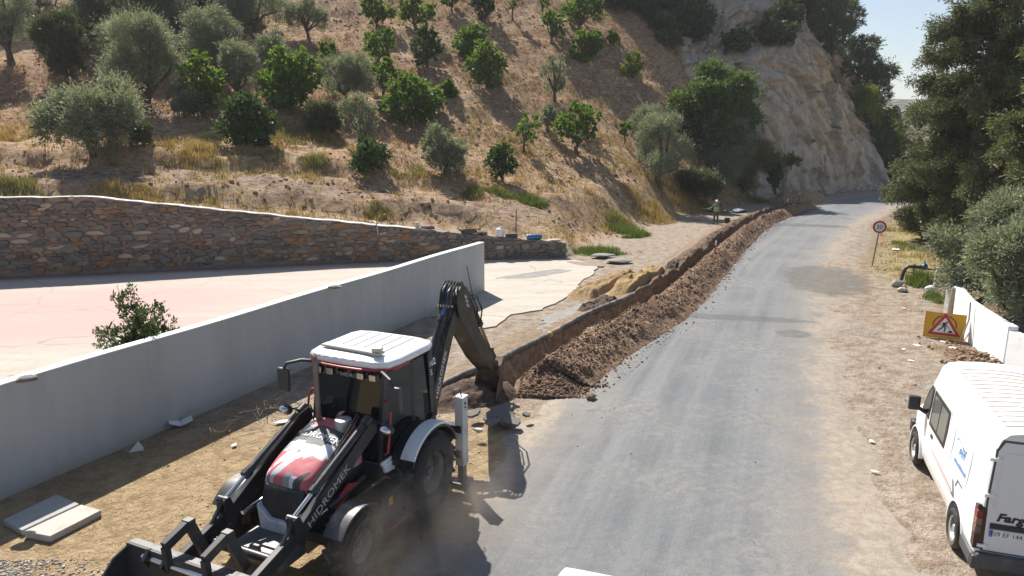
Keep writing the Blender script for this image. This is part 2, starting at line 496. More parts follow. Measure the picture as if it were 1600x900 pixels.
# ------------------------------------------------------------------ road
rt = np.r_[np.linspace(-4.4, -2.4, 24), np.linspace(-2.2, 2.2, 14), np.linspace(2.4, 4.4, 24)]
rx, rT, rs = poly(ROADC, .3)
nrm = np.stack([-rT[:, 1], rT[:, 0]], 1)
wob = .25 * fbm(rs * .25, rs * 0, 51)[:, None] * np.abs(rt)[None] / 4
V = np.zeros((len(rs), len(rt), 3))
_td, _ts = sdist(rx[:, 0], rx[:, 1], trD)
lim = np.where((_ts > .3) & (_ts < TRL - .3), np.clip(-_td - 1.25, 1, 4.4), 4.4)
for _ in range(8): lim = np.minimum(lim, (np.r_[lim[:1], lim[:-1]] + lim + np.r_[lim[1:], lim[-1:]]) / 3)
rtt = np.where(rt[None] > 0, rt[None] * lim[:, None] / 4.4, rt[None]) + np.sign(rt) * wob * np.where(rt[None] > 0, .15, 1)
V[..., :2] = rx[:, None] + nrm[:, None] * rtt[..., None]
V[..., 2] = .012 + .03 * np.cos(np.clip(rt / 4.4, -1, 1) * PI / 2)[None] - .10 * sstep(2.7, 4.2, np.abs(rt)[None] + .9 * fbm(V[..., 0] * .8, V[..., 1] * .8, 55))
k = NT('road_asphalt')
uv = k.n('UVMap', uv_map='uv').outputs[0]
sp = k.n('SeparateXYZ'); k.l(uv, sp.inputs[0]); U, Vv = sp.outputs[0], sp.outputs[1]
cv = k.n('CombineXYZ'); k.l(U, cv.inputs[0]); k.l(k.math('MULTIPLY', Vv, .035), cv.inputs[1])
streak = k.noise(cv.outputs[0], 1.7, 5, .6)
pos = k.pos()
blot = k.noise(pos, .35, 5, .6); fine = k.noise(pos, 38, 3, .7); mid = k.noise(pos, 5, 5, .65)
asp = k.mix(k.ramp(streak, .3, .72), (.125, .132, .14), (.205, .21, .213))
asp = k.mix(k.ramp(blot, .35, .7), asp, k.mix(k.ramp(mid, .3, .7), (.16, .163, .163), (.245, .24, .23)))
asp = k.mix(.5, asp, k.mix(k.ramp(fine, .3, .7), (.55, .55, .55), (1, 1, 1)), 'MULTIPLY')
au = k.math('ABSOLUTE', U)
edge = k.math('ADD', au, k.math('MULTIPLY', k.math('SUBTRACT', k.noise(pos, .9, 6, .66), .5), 2.6))
# tan dust creeping in from both edges, more on the far right verge
right = k.math('LESS_THAN', U, 0.)
edge = k.math('ADD', edge, k.math('MULTIPLY', right, .25))
dn = k.mix(k.ramp(mid, .3, .7), (.36, .31, .255), (.265, .22, .17))
dn = k.mix(.5, dn, k.mix(k.ramp(fine, .3, .7), (.6, .6, .6), (1, 1, 1)), 'MULTIPLY')
halo = k.math('MULTIPLY', k.ramp(edge, 1.5, 3.2), .45)
vo = k.n('TexVoronoi'); vo.feature = 'DISTANCE_TO_EDGE'; wv_ = k.n('VectorMath'); wv_.operation = 'ADD'; nz_ = k.n('TexNoise'); k.l(pos, nz_.inputs['Vector']); nz_.inputs['Scale'].default_value = 1.2; nz_.inputs['Detail'].default_value = 5
k.l(pos, wv_.inputs[0]); k.l(nz_.outputs['Color'], wv_.inputs[1]); k.l(wv_.outputs[0], vo.inputs['Vector']); vo.inputs['Scale'].default_value = .42
crk = k.math('MULTIPLY', k.ramp(vo.outputs['Distance'], .010, .002), k.math('MULTIPLY', k.ramp(blot, .52, .66), .55))
asp = k.mix(crk, asp, (.07, .07, .07))
col = k.mix(halo, asp, dn); col = k.mix(k.ramp(edge, 2.75, 3.35), col, dn)
k.l(col, k.b.inputs['Base Color']); k.b.inputs['Roughness'].default_value = .8; k.b.inputs['Specular IOR Level'].default_value = .3
k.bump(k.math('ADD', k.math('MULTIPLY', fine, .25), mid), .025, 1.)
UV = np.zeros(V.shape[:2] + (2,)); UV[..., 0] = rtt; UV[..., 1] = rs[:, None]
me = np_mesh('road', V.reshape(-1, 3), grid_faces(len(rs), len(rt))[:, ::-1], [k.m], smooth=True, uv=UV.reshape(-1, 2))
link('road', me, kind='structure')
def blob(name, cx, cy, rx_, ry_, ang, z, m, seed, n=60, irr=.28, thick=0, **kw):
    """irregular flat patch lying on the ground"""
    a = np.linspace(0, 2 * PI, n, endpoint=False)
    r = 1 + irr * fbm(np.cos(a) * 1.6 + 5, np.sin(a) * 1.6 + 5, seed, 4) * 2
    ca, sa = math.cos(ang), math.sin(ang)
    x, y = np.cos(a) * rx_ * r, np.sin(a) * ry_ * r
    X, Y = cx + x * ca - y * sa, cy + x * sa + y * ca
    b = MB()
    v = [(p, q, z) for p, q in zip(X, Y)] + [(cx, cy, z)]
    b.add(v, [(i, (i + 1) % n, n) for i in range(n)])
    return b.build(name, m, **kw)
M_['patch'] = mat('dark_asphalt_patch', (.15, .15, .15), .85, .3, 3, dirt=(.36, .32, .27), dirt_amt=.75, bump=.02, bscale=60, dscale=.9)
M_['damp'] = mat('damp_ground', (.24, .225, .2), .8, .2, 3, dirt=(.33, .29, .24), dirt_amt=.6, bump=.01, dscale=.8)
def road_z(x, y):
    t = sdist(x, y, roadX[::2])[0]
    r = .012 + .03 * np.cos(np.clip(t / 4.4, -1, 1) * PI / 2) - .10 * sstep(2.7, 4.2, np.abs(t) + .9 * fbm(x * .8, y * .8, 55))
    return np.maximum(r, ground_z(x, y))
def stain(name, cx, cy, r1, r2, ang, c1, c2, seed, amt=1., lift=.012, **kw):
    """thin patch that follows the ground and breaks up at its rim"""
    u = np.linspace(0, 1, 16); a = np.linspace(0, 2 * PI, 56); A, B = np.meshgrid(u, a, indexing='ij')
    x = np.cos(B) * A * r1; y = np.sin(B) * A * r2; ca, sa = math.cos(ang), math.sin(ang)
    X, Y = cx + x * ca - y * sa, cy + x * sa + y * ca
    V = np.stack([X, Y, road_z(X, Y) + lift], -1); e = (1 - A)[..., None] * np.ones(3)
    k = NT(name + '_surface'); pos = k.pos(); e_ = k.math('ADD', k.n('SeparateColor').outputs[0], 0.) if False else None
    sc_ = k.n('SeparateColor'); k.l(k.attr('rim'), sc_.inputs[0]); nn = k.noise(pos, 1.3, 6, .68)
    al = k.math('MULTIPLY', k.ramp(k.math('ADD', k.math('MULTIPLY', sc_.outputs[0], 1.4), k.math('SUBTRACT', nn, .5)), .15, .55), amt)
    f2 = k.noise(pos, 30, 3, .7); c_ = k.mix(k.ramp(k.noise(pos, 3.5, 5, .65), .3, .7), c1, c2); c_ = k.mix(.5, c_, k.mix(k.ramp(f2, .3, .7), (.55, .55, .55), (1, 1, 1)), 'MULTIPLY')
    k.l(c_, k.b.inputs['Base Color']); k.l(al, k.b.inputs['Alpha']); k.b.inputs['Roughness'].default_value = .9; k.bump(f2, .01, .8)
    return link(name, np_mesh(name, V.reshape(-1, 3), grid_faces(16, 56), [k.m], smooth=True, col={'rim': e.reshape(-1, 3)}), kind='structure')
a = at_h(1292, 436); stain('asphalt_patch', a[0], a[1], 2.3, 4.6, R(-24), (.135, .135, .132), (.24, .22, .19), 3, .5)
a = at_h(1238, 523); stain('road_repair', a[0], a[1], .75, .6, 0, (.15, .15, .145), (.24, .225, .2), 5, .4)
a = at_h(1235, 352); stain('asphalt_band', a[0], a[1], 5.2, 1.3, R(-18), (.13, .13, .13), (.19, .185, .18), 8, .4)
a = at_h(1150, 498); stain('asphalt_band', a[0], a[1], 3.4, .55, R(-12), (.14, .14, .14), (.2, .195, .19), 9, .3)

# ------------------------------------------------------------------ concrete yard between the walls
pts = [(-62, 22.9), (-40, 28.05), (-24, 32.05), (-9.3, 35.8), (2.95, 37.15), (4.4, 35.6), (4.2, 34.2), (3.2, 31.2), (2.6, 29.0), (2.0, 27.6), (1.1, 25.9), (-.1, 25.2), (-.6, 23.6), (-1.4, 23.2), (-2.4, 25.4), (-4.0, 24.4), (-8.9, 13.5), (-12.2, 6.2), (-40, 6), (-62, 10)]
dense = []
for i in range(len(pts)):
    a, b = np.array(pts[i]), np.array(pts[(i + 1) % len(pts)]); n = max(1, int(np.linalg.norm(b - a) / .35))
    for j in range(n):
        p = a + (b - a) * j / n
        if 4 <= i <= 13: p = p + .22 * np.array((fbm(p[0] * 1.3, p[1] * 1.3, 61), fbm(p[0] * 1.3, p[1] * 1.3, 62)))
        dense.append(p)
b = MB(); n = len(dense)
b.add([(p[0], p[1], .012) for p in dense] + [(p[0], p[1], -.05) for p in dense], [tuple(range(n))] + [(i, (i + 1) % n, n + (i + 1) % n, n + i) for i in range(n)])
k = NT('yard_concrete'); pos = k.pos()
sp = k.n('SeparateXYZ'); k.l(pos, sp.inputs[0])
# faded red stain across the middle of the yard, wet red silt along the foot of the stone wall
mp = k.n('Mapping'); k.l(pos, mp.inputs[0]); mp.inputs['Rotation'].default_value = (0, 0, R(-15)); mp.inputs['Scale'].default_value = (.035, .16, 1)
pn = k.noise(mp.outputs[0], 1.6, 5, .6)
u = k.math('SUBTRACT', sp.outputs[1], k.math('MULTIPLY', sp.outputs[0], .27))      # constant along the wall
b1 = k.math('MULTIPLY', k.ramp(u, 23.5, 27.5), k.ramp(u, 37.0, 32.5))
xw = k.ramp(sp.outputs[0], -6, -14)
pink = k.math('MULTIPLY', k.math('MULTIPLY', b1, xw), k.ramp(pn, .22, .55))
pink = k.math('MULTIPLY', pink, .95)
fine = k.noise(pos, 3, 6, .7); sl = k.noise(mp.outputs[0], 9, 4, .6)
col = k.mix(k.ramp(sl, .3, .75), (.46, .42, .365), (.40, .355, .30))
col = k.mix(.35, col, k.mix(k.ramp(fine, .3, .7), (.72, .7, .68), (1, 1, 1)), 'MULTIPLY')
col = k.mix(pink, col, (.455, .305, .285))
silt = k.math('MULTIPLY', k.ramp(k.math('ADD', u, k.math('MULTIPLY', fine, 1.2)), 37.6, 38.9), .85)
col = k.mix(silt, col, (.2, .085, .06))
spots = k.ramp(k.noise(mp.outputs[0], 22, 2, .5), .70, .76)
col = k.mix(k.math('MULTIPLY', spots, .6), col, (.22, .13, .11))
vo = k.n('TexVoronoi'); vo.feature = 'DISTANCE_TO_EDGE'; wv_ = k.n('VectorMath'); wv_.operation = 'ADD'; nz_ = k.n('TexNoise'); k.l(pos, nz_.inputs['Vector']); nz_.inputs['Scale'].default_value = .7; nz_.inputs['Detail'].default_value = 5
k.l(pos, wv_.inputs[0]); k.l(nz_.outputs['Color'], wv_.inputs[1]); k.l(wv_.outputs[0], vo.inputs['Vector']); vo.inputs['Scale'].default_value = .16
col = k.mix(k.math('MULTIPLY', k.ramp(vo.outputs['Distance'], .006, .001), .45), col, (.2, .15, .12))
k.l(col, k.b.inputs['Base Color']); k.b.inputs['Roughness'].default_value = .9; k.b.inputs['Specular IOR Level'].default_value = .2
k.bump(fine, .01, .6)
b.build('concrete_yard', k.m, kind='structure')
M_['greycem'] = mat('grey_cement_skim', (.22, .21, .195), .9, .2, 3, dirt=(.36, .32, .27), dirt_amt=.5, bump=.01)
blob('cement_apron', 2.1, 25.0, .75, 2.6, R(-33), .02, M_['greycem'], 14, kind='structure')
blob('cement_apron', 1.0, 32.8, 1.9, .5, R(35), .0165, M_['greycem'], 15, kind='structure')
blob('cement_apron', 3.9, 35.5, 1.1, .4, R(-40), .0195, mat('wet_brown_silt', (.2, .15, .1), .6, .3, 4), 16, kind='structure')
# ------------------------------------------------------------------ trench and spoil
ts = np.arange(0, TRL + 2.2, .085) - 1.1
tt = np.r_[np.linspace(1.7, .50, 16), np.linspace(.46, .06, 16), np.linspace(.02, -.10, 4), np.linspace(-.13, -.5, 14), np.linspace(-.56, -3.1, 36)]
def tr_at(s):
    s = np.asarray(s, float); sc = np.clip(s, 0, TRL)
    p = np.stack([np.interp(sc, trS, trX[:, i]) for i in (0, 1)], -1); t = np.stack([np.interp(sc, trS, trT[:, i]) for i in (0, 1)], -1)
    return p + t * (s - sc)[..., None], np.stack([-t[..., 1], t[..., 0]], -1)
P, N = tr_at(ts)
SS, TT = np.meshgrid(ts, tt, indexing='ij')
cut = sstep(-.3, .25, SS) * sstep(TRL - .2, TRL - 1.2, SS)
farn = sstep(11, 17, SS)
lip = .36 - .17 * farn + .09 * fbm(SS * .8, SS * 0, 71)
rlip = -.40 + .20 * farn + .1 * fbm(SS * .7, SS * 0 + 4, 73)
dig = np.clip(np.minimum((lip - TT) / .14, (TT - rlip) / .13), 0, 1)
depth = 1.05 - .5 * farn + .15 * fbm(SS * .4, TT, 75)
w_ = np.interp(SS, [-1, .2, 3, 9, 18, 30, 45, TRL], [1.5, 2.0, 2.25, 2.25, 1.85, 1.7, 1.6, 1.6])
q = (-TT - .42 + .22 * farn) / w_
prof = np.where(q > 0, np.interp(q, [0, .12, .28, .45, .7, .88, 1, 1.3], [.02, .25, .72, .95, .62, .22, 0, -.05]), 0)
endf = sstep(-1.0, .9, SS) * sstep(TRL + 1, TRL - 2, SS)
hh = np.interp(SS, [-1, 2, 6, 12, 22, 35, 50, TRL], [.38, .50, .53, .50, .47, .44, .50, .58])
lump = fbm(SS * .75, TT * .9, 81) * .40 + fbm(SS * 2.4, TT * 2.4, 83) * .36 + np.abs(fbm(SS * 5.0, TT * 5.0, 85)) * .38
spoil = np.maximum(prof, -.05) * hh * endf * (1 + .55 * fbm(SS * .35, TT * .2, 87)) + np.clip(prof * 2.2, 0, 1) * lump * .45 * endf
lb = np.where(TT > .15, sstep(1.4, .35, TT) * (.16 + .16 * farn) * endf * (1 + 1.3 * fbm(SS * .6, TT * 1.2, 89)) + .12 * farn * np.abs(fbm(SS * 2.1, TT * 2.1, 90)) * sstep(1.2, .6, TT) + .05 * fbm(SS * 3, TT * 3, 91) * sstep(1.6, 1.2, TT), 0)
Z = np.where(TT < -.42 + .22 * farn, spoil - .002, lb + .005) - cut * dig * depth - .03 * sstep(1.55, 1.7, TT) - .04 * (q > 1.02)
Z -= .12 * sstep(-.35, -1.0, SS) * sstep(1.7, .5, np.abs(TT) * .4)
Z += cut * dig * .09 * fbm(SS * 2.2, Z * 3 + TT * 3, 93)
off = cut * ((dig > .05) & (dig < .98)) * .1 * fbm(SS * 1.8, TT * 8, 95)
V = np.zeros(SS.shape + (3,)); V[..., :2] = P[:, None] + N[:, None] * (TT + off)[..., None]; V[..., 2] = Z
dA = np.broadcast_to(C3(.30, .20, .138), V.shape).copy(); dB = np.broadcast_to(C3(.17, .105, .07), V.shape).copy()
sandy = sstep(.42, .6, fbm(SS * .35, TT * .5, 97) * .5 + .5) * np.clip(prof * 2, 0, 1)
dA = lerp(dA, C3(.45, .31, .20), sandy)
tanl = (TT > .36) * 1. * (1 - .8 * farn * sstep(1.3, .9, TT))
dA = lerp(dA, C3(.36, .285, .20), tanl * sstep(.5, 1.2, TT)); dB = lerp(dB, C3(.27, .2, .14), tanl)
wallc = cut * (dig > .02)
dA = lerp(dA, C3(.42, .32, .235), wallc); dB = lerp(dB, C3(.235, .165, .118), wallc)
far3 = (farn * (TT > -.12) * sstep(1.2, .8, TT))
dA = lerp(dA, C3(.23, .165, .12), far3 * .85); dB = lerp(dB, C3(.115, .08, .06), far3 * .85)
pale = wallc * (1 - farn) * sstep(.74, .8, fbm(SS * 1.1, Z * 2.2, 99) * .5 + .5)
dA = lerp(dA, C3(.5, .47, .42), pale)
ends = sstep(40, 52, SS) * np.clip(prof * 3, 0, 1)
dA = lerp(dA, C3(.42, .3, .18), ends); dB = lerp(dB, C3(.26, .17, .1), ends)
k = NT('dug_earth'); pos = k.pos()
fn = k.noise(pos, 4.2, 6, .7); g2 = k.noise(pos, 22, 4, .7)
base = k.mix(k.ramp(fn, .36, .64), k.attr('colA'), k.attr('colB'))
base = k.mix(.6, base, k.mix(k.ramp(g2, .28, .72), (.4, .4, .4), (1, 1, 1)), 'MULTIPLY')
k.l(base, k.b.inputs['Base Color']); k.b.inputs['Roughness'].default_value = .95; k.b.inputs['Specular IOR Level'].default_value = .1
k.bump(k.math('ADD', fn, k.math('MULTIPLY', g2, .35)), .09, 1.)
M_['earth'] = k.m
me = np_mesh('trench', V.reshape(-1, 3), grid_faces(len(ts), len(tt)), [k.m], smooth=True, col={'colA': dA.reshape(-1, 3), 'colB': dB.reshape(-1, 3)})
link('trench_and_spoil', me, kind='structure')
def strip_z(s, t):
    i = np.clip(np.searchsorted(ts, s), 0, len(ts) - 1); j = np.clip(len(tt) - np.searchsorted(tt[::-1], t), 0, len(tt) - 1)
    return Z[i, j]
# sand heaps on the left lip
def heap(name, s0, s1, t0, t1, h, seed, c1, c2, label, m=None):
    u = np.linspace(0, 1, 70); v = np.linspace(0, 1, 34); A, B = np.meshgrid(u, v, indexing='ij')
    p, nn = tr_at(s0 + (s1 - s0) * A)
    t = t0 + (t1 - t0) * B + .12 * fbm(A * 9, B * 3, seed)
    X = p + nn * t[..., None]
    e = sstep(0, .16, A) * sstep(1, .8, A) * sstep(0, .2, B) * sstep(1, .55, B)
    z = h * e * (1 + .5 * fbm(A * 4, B * 3, seed + 1)) + e * .1 * fbm(A * 22, B * 12, seed + 2) - .03 + .05 * e
    V = np.concatenate([X, z[..., None]], -1)
    cA = np.broadcast_to(np.array(c1), V.shape); cB = np.broadcast_to(np.array(c2), V.shape)
    me = np_mesh(name, V.reshape(-1, 3), grid_faces(70, 34), [M_['earth']], smooth=True, col={'colA': cA.reshape(-1, 3), 'colB': cB.reshape(-1, 3)})
    return tag(link(name, me), label, 'sand heap')
heap('sand_heap', 11.2, 17.6, .40, 1.75, .46, 101, (.50, .36, .19), (.36, .24, .12), 'smooth yellow sand heap lining the trench beside the concrete yard')
heap('sand_heap', 10.2, 17.0, 1.6, 3.1, .28, 105, (.45, .32, .18), (.31, .21, .12), 'low rutted spread of sandy soil between yard edge and sand heap')
heap('soil_heap', 8.2, 11.0, .5, 1.5, .22, 109, (.23, .16, .12), (.12, .09, .07), 'small dark heap of soil on the trench lip by the pipe end')
heap('soil_heap', 18.0, 22.0, .36, 1.0, .32, 113, (.17, .13, .11), (.09, .07, .06), 'dark clod ridge on the trench lip beyond the yellow sand')
def mound(name, x, y, r1, r2, ang, h, seed, c1, c2, label, cat='sand heap', z0=0):
    n = 44; u = np.linspace(-1, 1, n); A, B = np.meshgrid(u, u, indexing='ij')
    rr = np.sqrt(A * A + B * B)
    z = h * np.clip(1 - rr, 0, 1) ** .8 * (1 + .5 * fbm(A * 1.7 + seed, B * 1.7, seed)) + .12 * h * fbm(A * 6, B * 6, seed + 3) * (rr < 1) - .04
    ca, sa = math.cos(ang), math.sin(ang)
    V = np.stack([x + A * r1 * ca - B * r2 * sa, y + A * r1 * sa + B * r2 * ca, z + z0], -1)
    cA = np.broadcast_to(np.array(c1), V.shape); cB = np.broadcast_to(np.array(c2), V.shape)
    me = np_mesh(name, V.reshape(-1, 3), grid_faces(n, n), [M_['earth']], smooth=True, col={'colA': cA.reshape(-1, 3), 'colB': cB.reshape(-1, 3)})
    return tag(link(name, me), label, cat)
a = at_h(1262, 313); mound('sand_heap', a[0], a[1] + 1, 3.4, 2.0, R(35), 1.15, 121, (.48, .34, .19), (.34, .23, .13), 'pale yellow sand heap at the far end of the spoil ridge under the cliff')
a = at_h(1222, 318); mound('soil_heap', a[0] + .2, a[1], 2.6, 1.3, R(55), 1.3, 125, (.36, .25, .16), (.2, .13, .09), 'brown pointed earth heap where the spoil ridge ends by the cliff', 'earth heap')
a = at_h(752, 615); mound('soil_heap', a[0] - .15, a[1] - .1, 1.15, .8, R(20), .55, 131, (.17, .12, .095), (.09, .065, .05), 'dark fresh heap of clods under the digging bucket', 'earth heap')
# ------------------------------------------------------------------ cliff
G = [[(1178, 312, 70), (1168, 250, 75), (1085, 180, 80), (1048, 118, 83), (1052, 60, 86), (1085, 12, 90), (1090, -60, 97)],
     [(1218, 303, 74), (1196, 250, 77), (1135, 165, 80), (1100, 112, 82), (1105, 70, 86), (1120, 10, 91), (1125, -60, 98)],
     [(1240, 299, 77), (1222, 225, 79), (1180, 140, 81), (1152, 97, 83), (1152, 52, 88), (1162, 2, 92), (1165, -60, 99)],
     [(1290, 295, 82), (1275, 220, 84), (1245, 140, 85), (1218, 82, 86.5), (1222, 50, 91), (1222, 14, 95), (1222, -50, 101)],
     [(1335, 292, 87), (1315, 220, 88.5), (1290, 150, 89.5), (1265, 84, 90.5), (1255, 55, 93), (1246, 24, 96), (1246, -35, 102)],
     [(1387, 290, 92), (1352, 215, 92.5), (1326, 165, 93), (1297, 110, 93.5), (1277, 70, 95), (1254, 24, 98), (1250, -30, 106)]]
K = np.array([[at_d(*p) for p in r] for r in G])
K = np.concatenate([K, K[-1:] + np.array((.4, 5, -.4)), K[-1:] + np.array((-.5, 16, -2))], 0)
K[-1, :, 2] *= .9; K[-1, 0] = (50, 112, -1); K[-2, 0, 2] = -.5
K[:6, 0, 2] = -.3
K = np.concatenate([K[:1] + np.array((-1.5, 5, -1.5)), K], 0)
def cr(A, n):
    m = len(A); t = np.linspace(0, m - 1, n); i = np.clip(t.astype(int), 0, m - 2); f = (t - i).reshape((-1,) + (1,) * (A.ndim - 1))
    g = lambda j: A[np.clip(j, 0, m - 1)]
    a, b, c, d = g(i - 1), g(i), g(i + 1), g(i + 2)
    return .5 * (2 * b + (c - a) * f + (2 * a - 5 * b + 4 * c - d) * f ** 2 + (3 * b - a - 3 * c + d) * f ** 3)
NU, NV = 230, 170
Q = cr(K, NU); Q = cr(Q.transpose(1, 0, 2), NV).transpose(1, 0, 2)
A = np.linspace(0, 1, NU)[:, None] * 38 + np.zeros((1, NV)); B = np.zeros((NU, 1)) + np.linspace(0, 1, NV)[None] * 26
gr = np.abs(fbm(A * .55 + .25 * B, B * .10, 141, 4)) * 2.2 - .55
def facets(A, B, n, seed, tilt, step, sx=1., sy=1.):
    rg = np.random.default_rng(seed); px, py = rg.uniform(0, 38, n), rg.uniform(0, 26, n); tx, ty, h0 = rg.normal(size=n) * tilt, rg.normal(size=n) * tilt, rg.normal(size=n) * step
    wa = A + .8 * fbm(A * .5, B * .5, seed + 5); wb_ = B + .8 * fbm(A * .5, B * .5, seed + 6); out = np.zeros_like(A); best = np.full(A.shape, 1e9)
    for i in range(n):
        q = ((wa - px[i]) * sx) ** 2 + ((wb_ - py[i]) * sy) ** 2; k_ = q < best
        best = np.where(k_, q, best); out = np.where(k_, h0[i] + tx[i] * (A - px[i]) + ty[i] * (B - py[i]), out)
    return out
d = fbm(A * .16, B * .16, 143) * .9 - gr * .28 + facets(A, B, 120, 11, .16, .12, 1., .5) + facets(A, B, 700, 12, .16, .05, 1., .7) + fbm(A * .9, B * .9, 145) * .12 - np.abs(fbm(A * 1.3 + B * .5, B * .45 - A * .2, 147)) * .35
slab = np.floor(B * .55 + .8 * fbm(A * .3, B * .2, 149)) % 2
d += .28 * slab - .5 * sstep(.10, .0, np.abs(fbm(A * .35 + B * .12, B * .07, 156)))
e = np.minimum(np.minimum(A / 2, (38 - A) / 2), 1)
Q[..., 1] -= d * e * 1.15; Q[..., 0] += d * e * .45
cn = fbm(A * .25, B * .12, 151) * .5 + .5; c2 = fbm(A * .9 + B * .3, B * .25, 153) * .5 + .5
cA = np.broadcast_to(C3(.70, .565, .435), Q.shape).copy(); cB = np.broadcast_to(C3(.47, .39, .32), Q.shape).copy()
cA = lerp(cA, C3(.70, .53, .365), sstep(.45, .65, cn)); cA = lerp(cA, C3(.66, .56, .445), sstep(.55, .35, cn)); cB = lerp(cB, C3(.2, .15, .12), sstep(.6, .75, c2))
k = NT('cliff_rock'); pos = k.pos()
mp = k.n('Mapping'); k.l(pos, mp.inputs[0]); mp.inputs['Scale'].default_value = (1, 1, .32)
fn = k.noise(mp.outputs[0], .9, 8, .7); g2 = k.noise(pos, 4.5, 5, .7)
base = k.mix(k.ramp(fn, .36, .66), k.attr('colA'), k.attr('colB'))
base = k.mix(.5, base, k.mix(k.ramp(g2, .3, .7), (.5, .5, .5), (1, 1, 1)), 'MULTIPLY')
k.l(base, k.b.inputs['Base Color']); k.b.inputs['Roughness'].default_value = .95; k.b.inputs['Specular IOR Level'].default_value = .1
k.bump(k.math('ADD', fn, k.math('MULTIPLY', g2, .4)), .35, 1.)
me = np_mesh('cliff', Q.reshape(-1, 3), grid_faces(NU, NV), [k.m], smooth=True, col={'colA': cA.reshape(-1, 3), 'colB': cB.reshape(-1, 3)})
link('cliff', me, kind='structure')
CLIFF = Q
# ------------------------------------------------------------------ far hills
def ridge(name, D, xs, tops, y1, z1, seed, c1, c2, dep=120):
    u = np.linspace(0, 1, 130); v = np.linspace(0, 1, 46); A, B = np.meshgrid(u, v, indexing='ij')
    X = xs[0] + (xs[1] - xs[0]) * A
    top = np.interp(A, np.linspace(0, 1, len(tops)), tops)
    prof_ = np.sin(B * PI) ** 1.2
    Y = D - dep / 2 + dep * B + 8 * fbm(A * 6, B * 2, seed)
    Zz = top * prof_ * (1 + .16 * fbm(A * 7, B * 3, seed + 1)) - 3 + 2.0 * fbm(A * 40, B * 16, seed + 2) * prof_
    V = np.stack([X, Y, Zz], -1)
    k = NT(name + '_scrub'); pos = k.pos(); nn = k.noise(pos, .12, 6, .75)
    k.l(k.mix(k.ramp(nn, .42, .58), c1, c2), k.b.inputs['Base Color']); k.b.inputs['Roughness'].default_value = 1; k.bump(nn, 6, 1.)
    return link(name, np_mesh(name, V.reshape(-1, 3), grid_faces(130, 46), [k.m], smooth=True), kind='structure')
ridge('far_hill', 235, (95, 420), (10, 9, 15, 26, 40, 55), 0, 0, 161, (.30, .24, .18), (.10, .11, .06), 130)
ridge('distant_hill', 560, (60, 900), (22, 34, 36, 30, 60, 90), 0, 0, 165, (.22, .2, .15), (.09, .1, .06), 260)

# loose clods on the spoil and at its foot
def ico():
    bm = bmesh.new(); bmesh.ops.create_icosphere(bm, subdivisions=1, radius=1); v = np.array([q.co[:] for q in bm.verts]); f = np.array([[q.index for q in p.verts] for p in bm.faces]); bm.free(); return v, f
IV, IF = ico()
def clods(name, X, Y, Zc, rad, m, seed, **kw):
    rg = np.random.default_rng(seed); n = len(X); v = IV[None] * rg.uniform(.6, 1.3, (n, len(IV), 1)) * rg.uniform(.65, 1.25, (n, 1, 3)) * rad[:, None, None]
    a = rg.uniform(0, 2 * PI, n); c, s_ = np.cos(a)[:, None], np.sin(a)[:, None]
    v = np.stack([v[..., 0] * c - v[..., 1] * s_, v[..., 0] * s_ + v[..., 1] * c, v[..., 2] * .8], -1) + np.stack([X, Y, Zc], -1)[:, None]
    f = IF[None] + (np.arange(n) * len(IV))[:, None, None]
    return link(name, np_mesh(name, v.reshape(-1, 3), f.reshape(-1, 3), [m], smooth=False), **kw)
rg = np.random.default_rng(5)
k = NT('clod_earth'); r_ = k.n('NewGeometry').outputs['Random Per Island']
c_ = k.n('ValToRGB'); k.l(r_, c_.inputs[0]); e_ = c_.color_ramp.elements; e_[0].color = (.145, .096, .07, 1); e_[1].color = (.31, .215, .152, 1); e_[0].position = .1
k.l(k.mix(.5, c_.outputs[0], k.mix(k.noise(k.pos(), 20, 4, .7), (.4, .4, .4), (1, 1, 1)), 'MULTIPLY'), k.b.inputs['Base Color']); k.b.inputs['Roughness'].default_value = 1; k.b.inputs['Specular IOR Level'].default_value = .1
M_['clod'] = k.m
n = 24000; s_ = TRL * rg.uniform(0, 1, n) ** 1.7 - .6; q_ = np.clip(rg.normal(.58, .26, n), .06, 1.2); t_ = -.42 - q_ * np.interp(s_, [-1, .2, 3, 9, 18, 30, 45, TRL], [1.5, 2.0, 2.25, 2.25, 1.85, 1.7, 1.6, 1.6])
rad = .011 + .045 * rg.uniform(0, 1, n) ** 10 + .008 * (q_ < .9)
p_, n_ = tr_at(s_); xy = p_ + n_ * t_[:, None]; zz = np.maximum(strip_z(s_, t_), .03) + rad * .25
clods('soil_clods', xy[:, 0], xy[:, 1], zz, rad, M_['clod'], 1, kind='stuff')

n = 1500; u_ = rg.uniform(0, 1, n); P0 = np.array([at_h(1195, 312)[:2], at_h(1290, 300)[:2], at_h(1385, 294)[:2]]); bx_ = np.interp(u_, [0, .5, 1], P0[:, 0]); by_ = np.interp(u_, [0, .5, 1], P0[:, 1]); o_ = np.abs(rg.normal(size=n)) * 1.1
X_, Y_ = bx_ + o_ * .35, by_ + 1.6 - o_; rr_ = .05 + .28 * rg.uniform(0, 1, n) ** 5
M_['scree'] = mat('scree_rock', (.50, .40, .31), .95, .3, 2, bump=.04)
clods('scree', X_, Y_, rr_ * .3 + .25 * np.clip(1.2 - o_, 0, 1), rr_, M_['scree'], 55, kind='stuff')
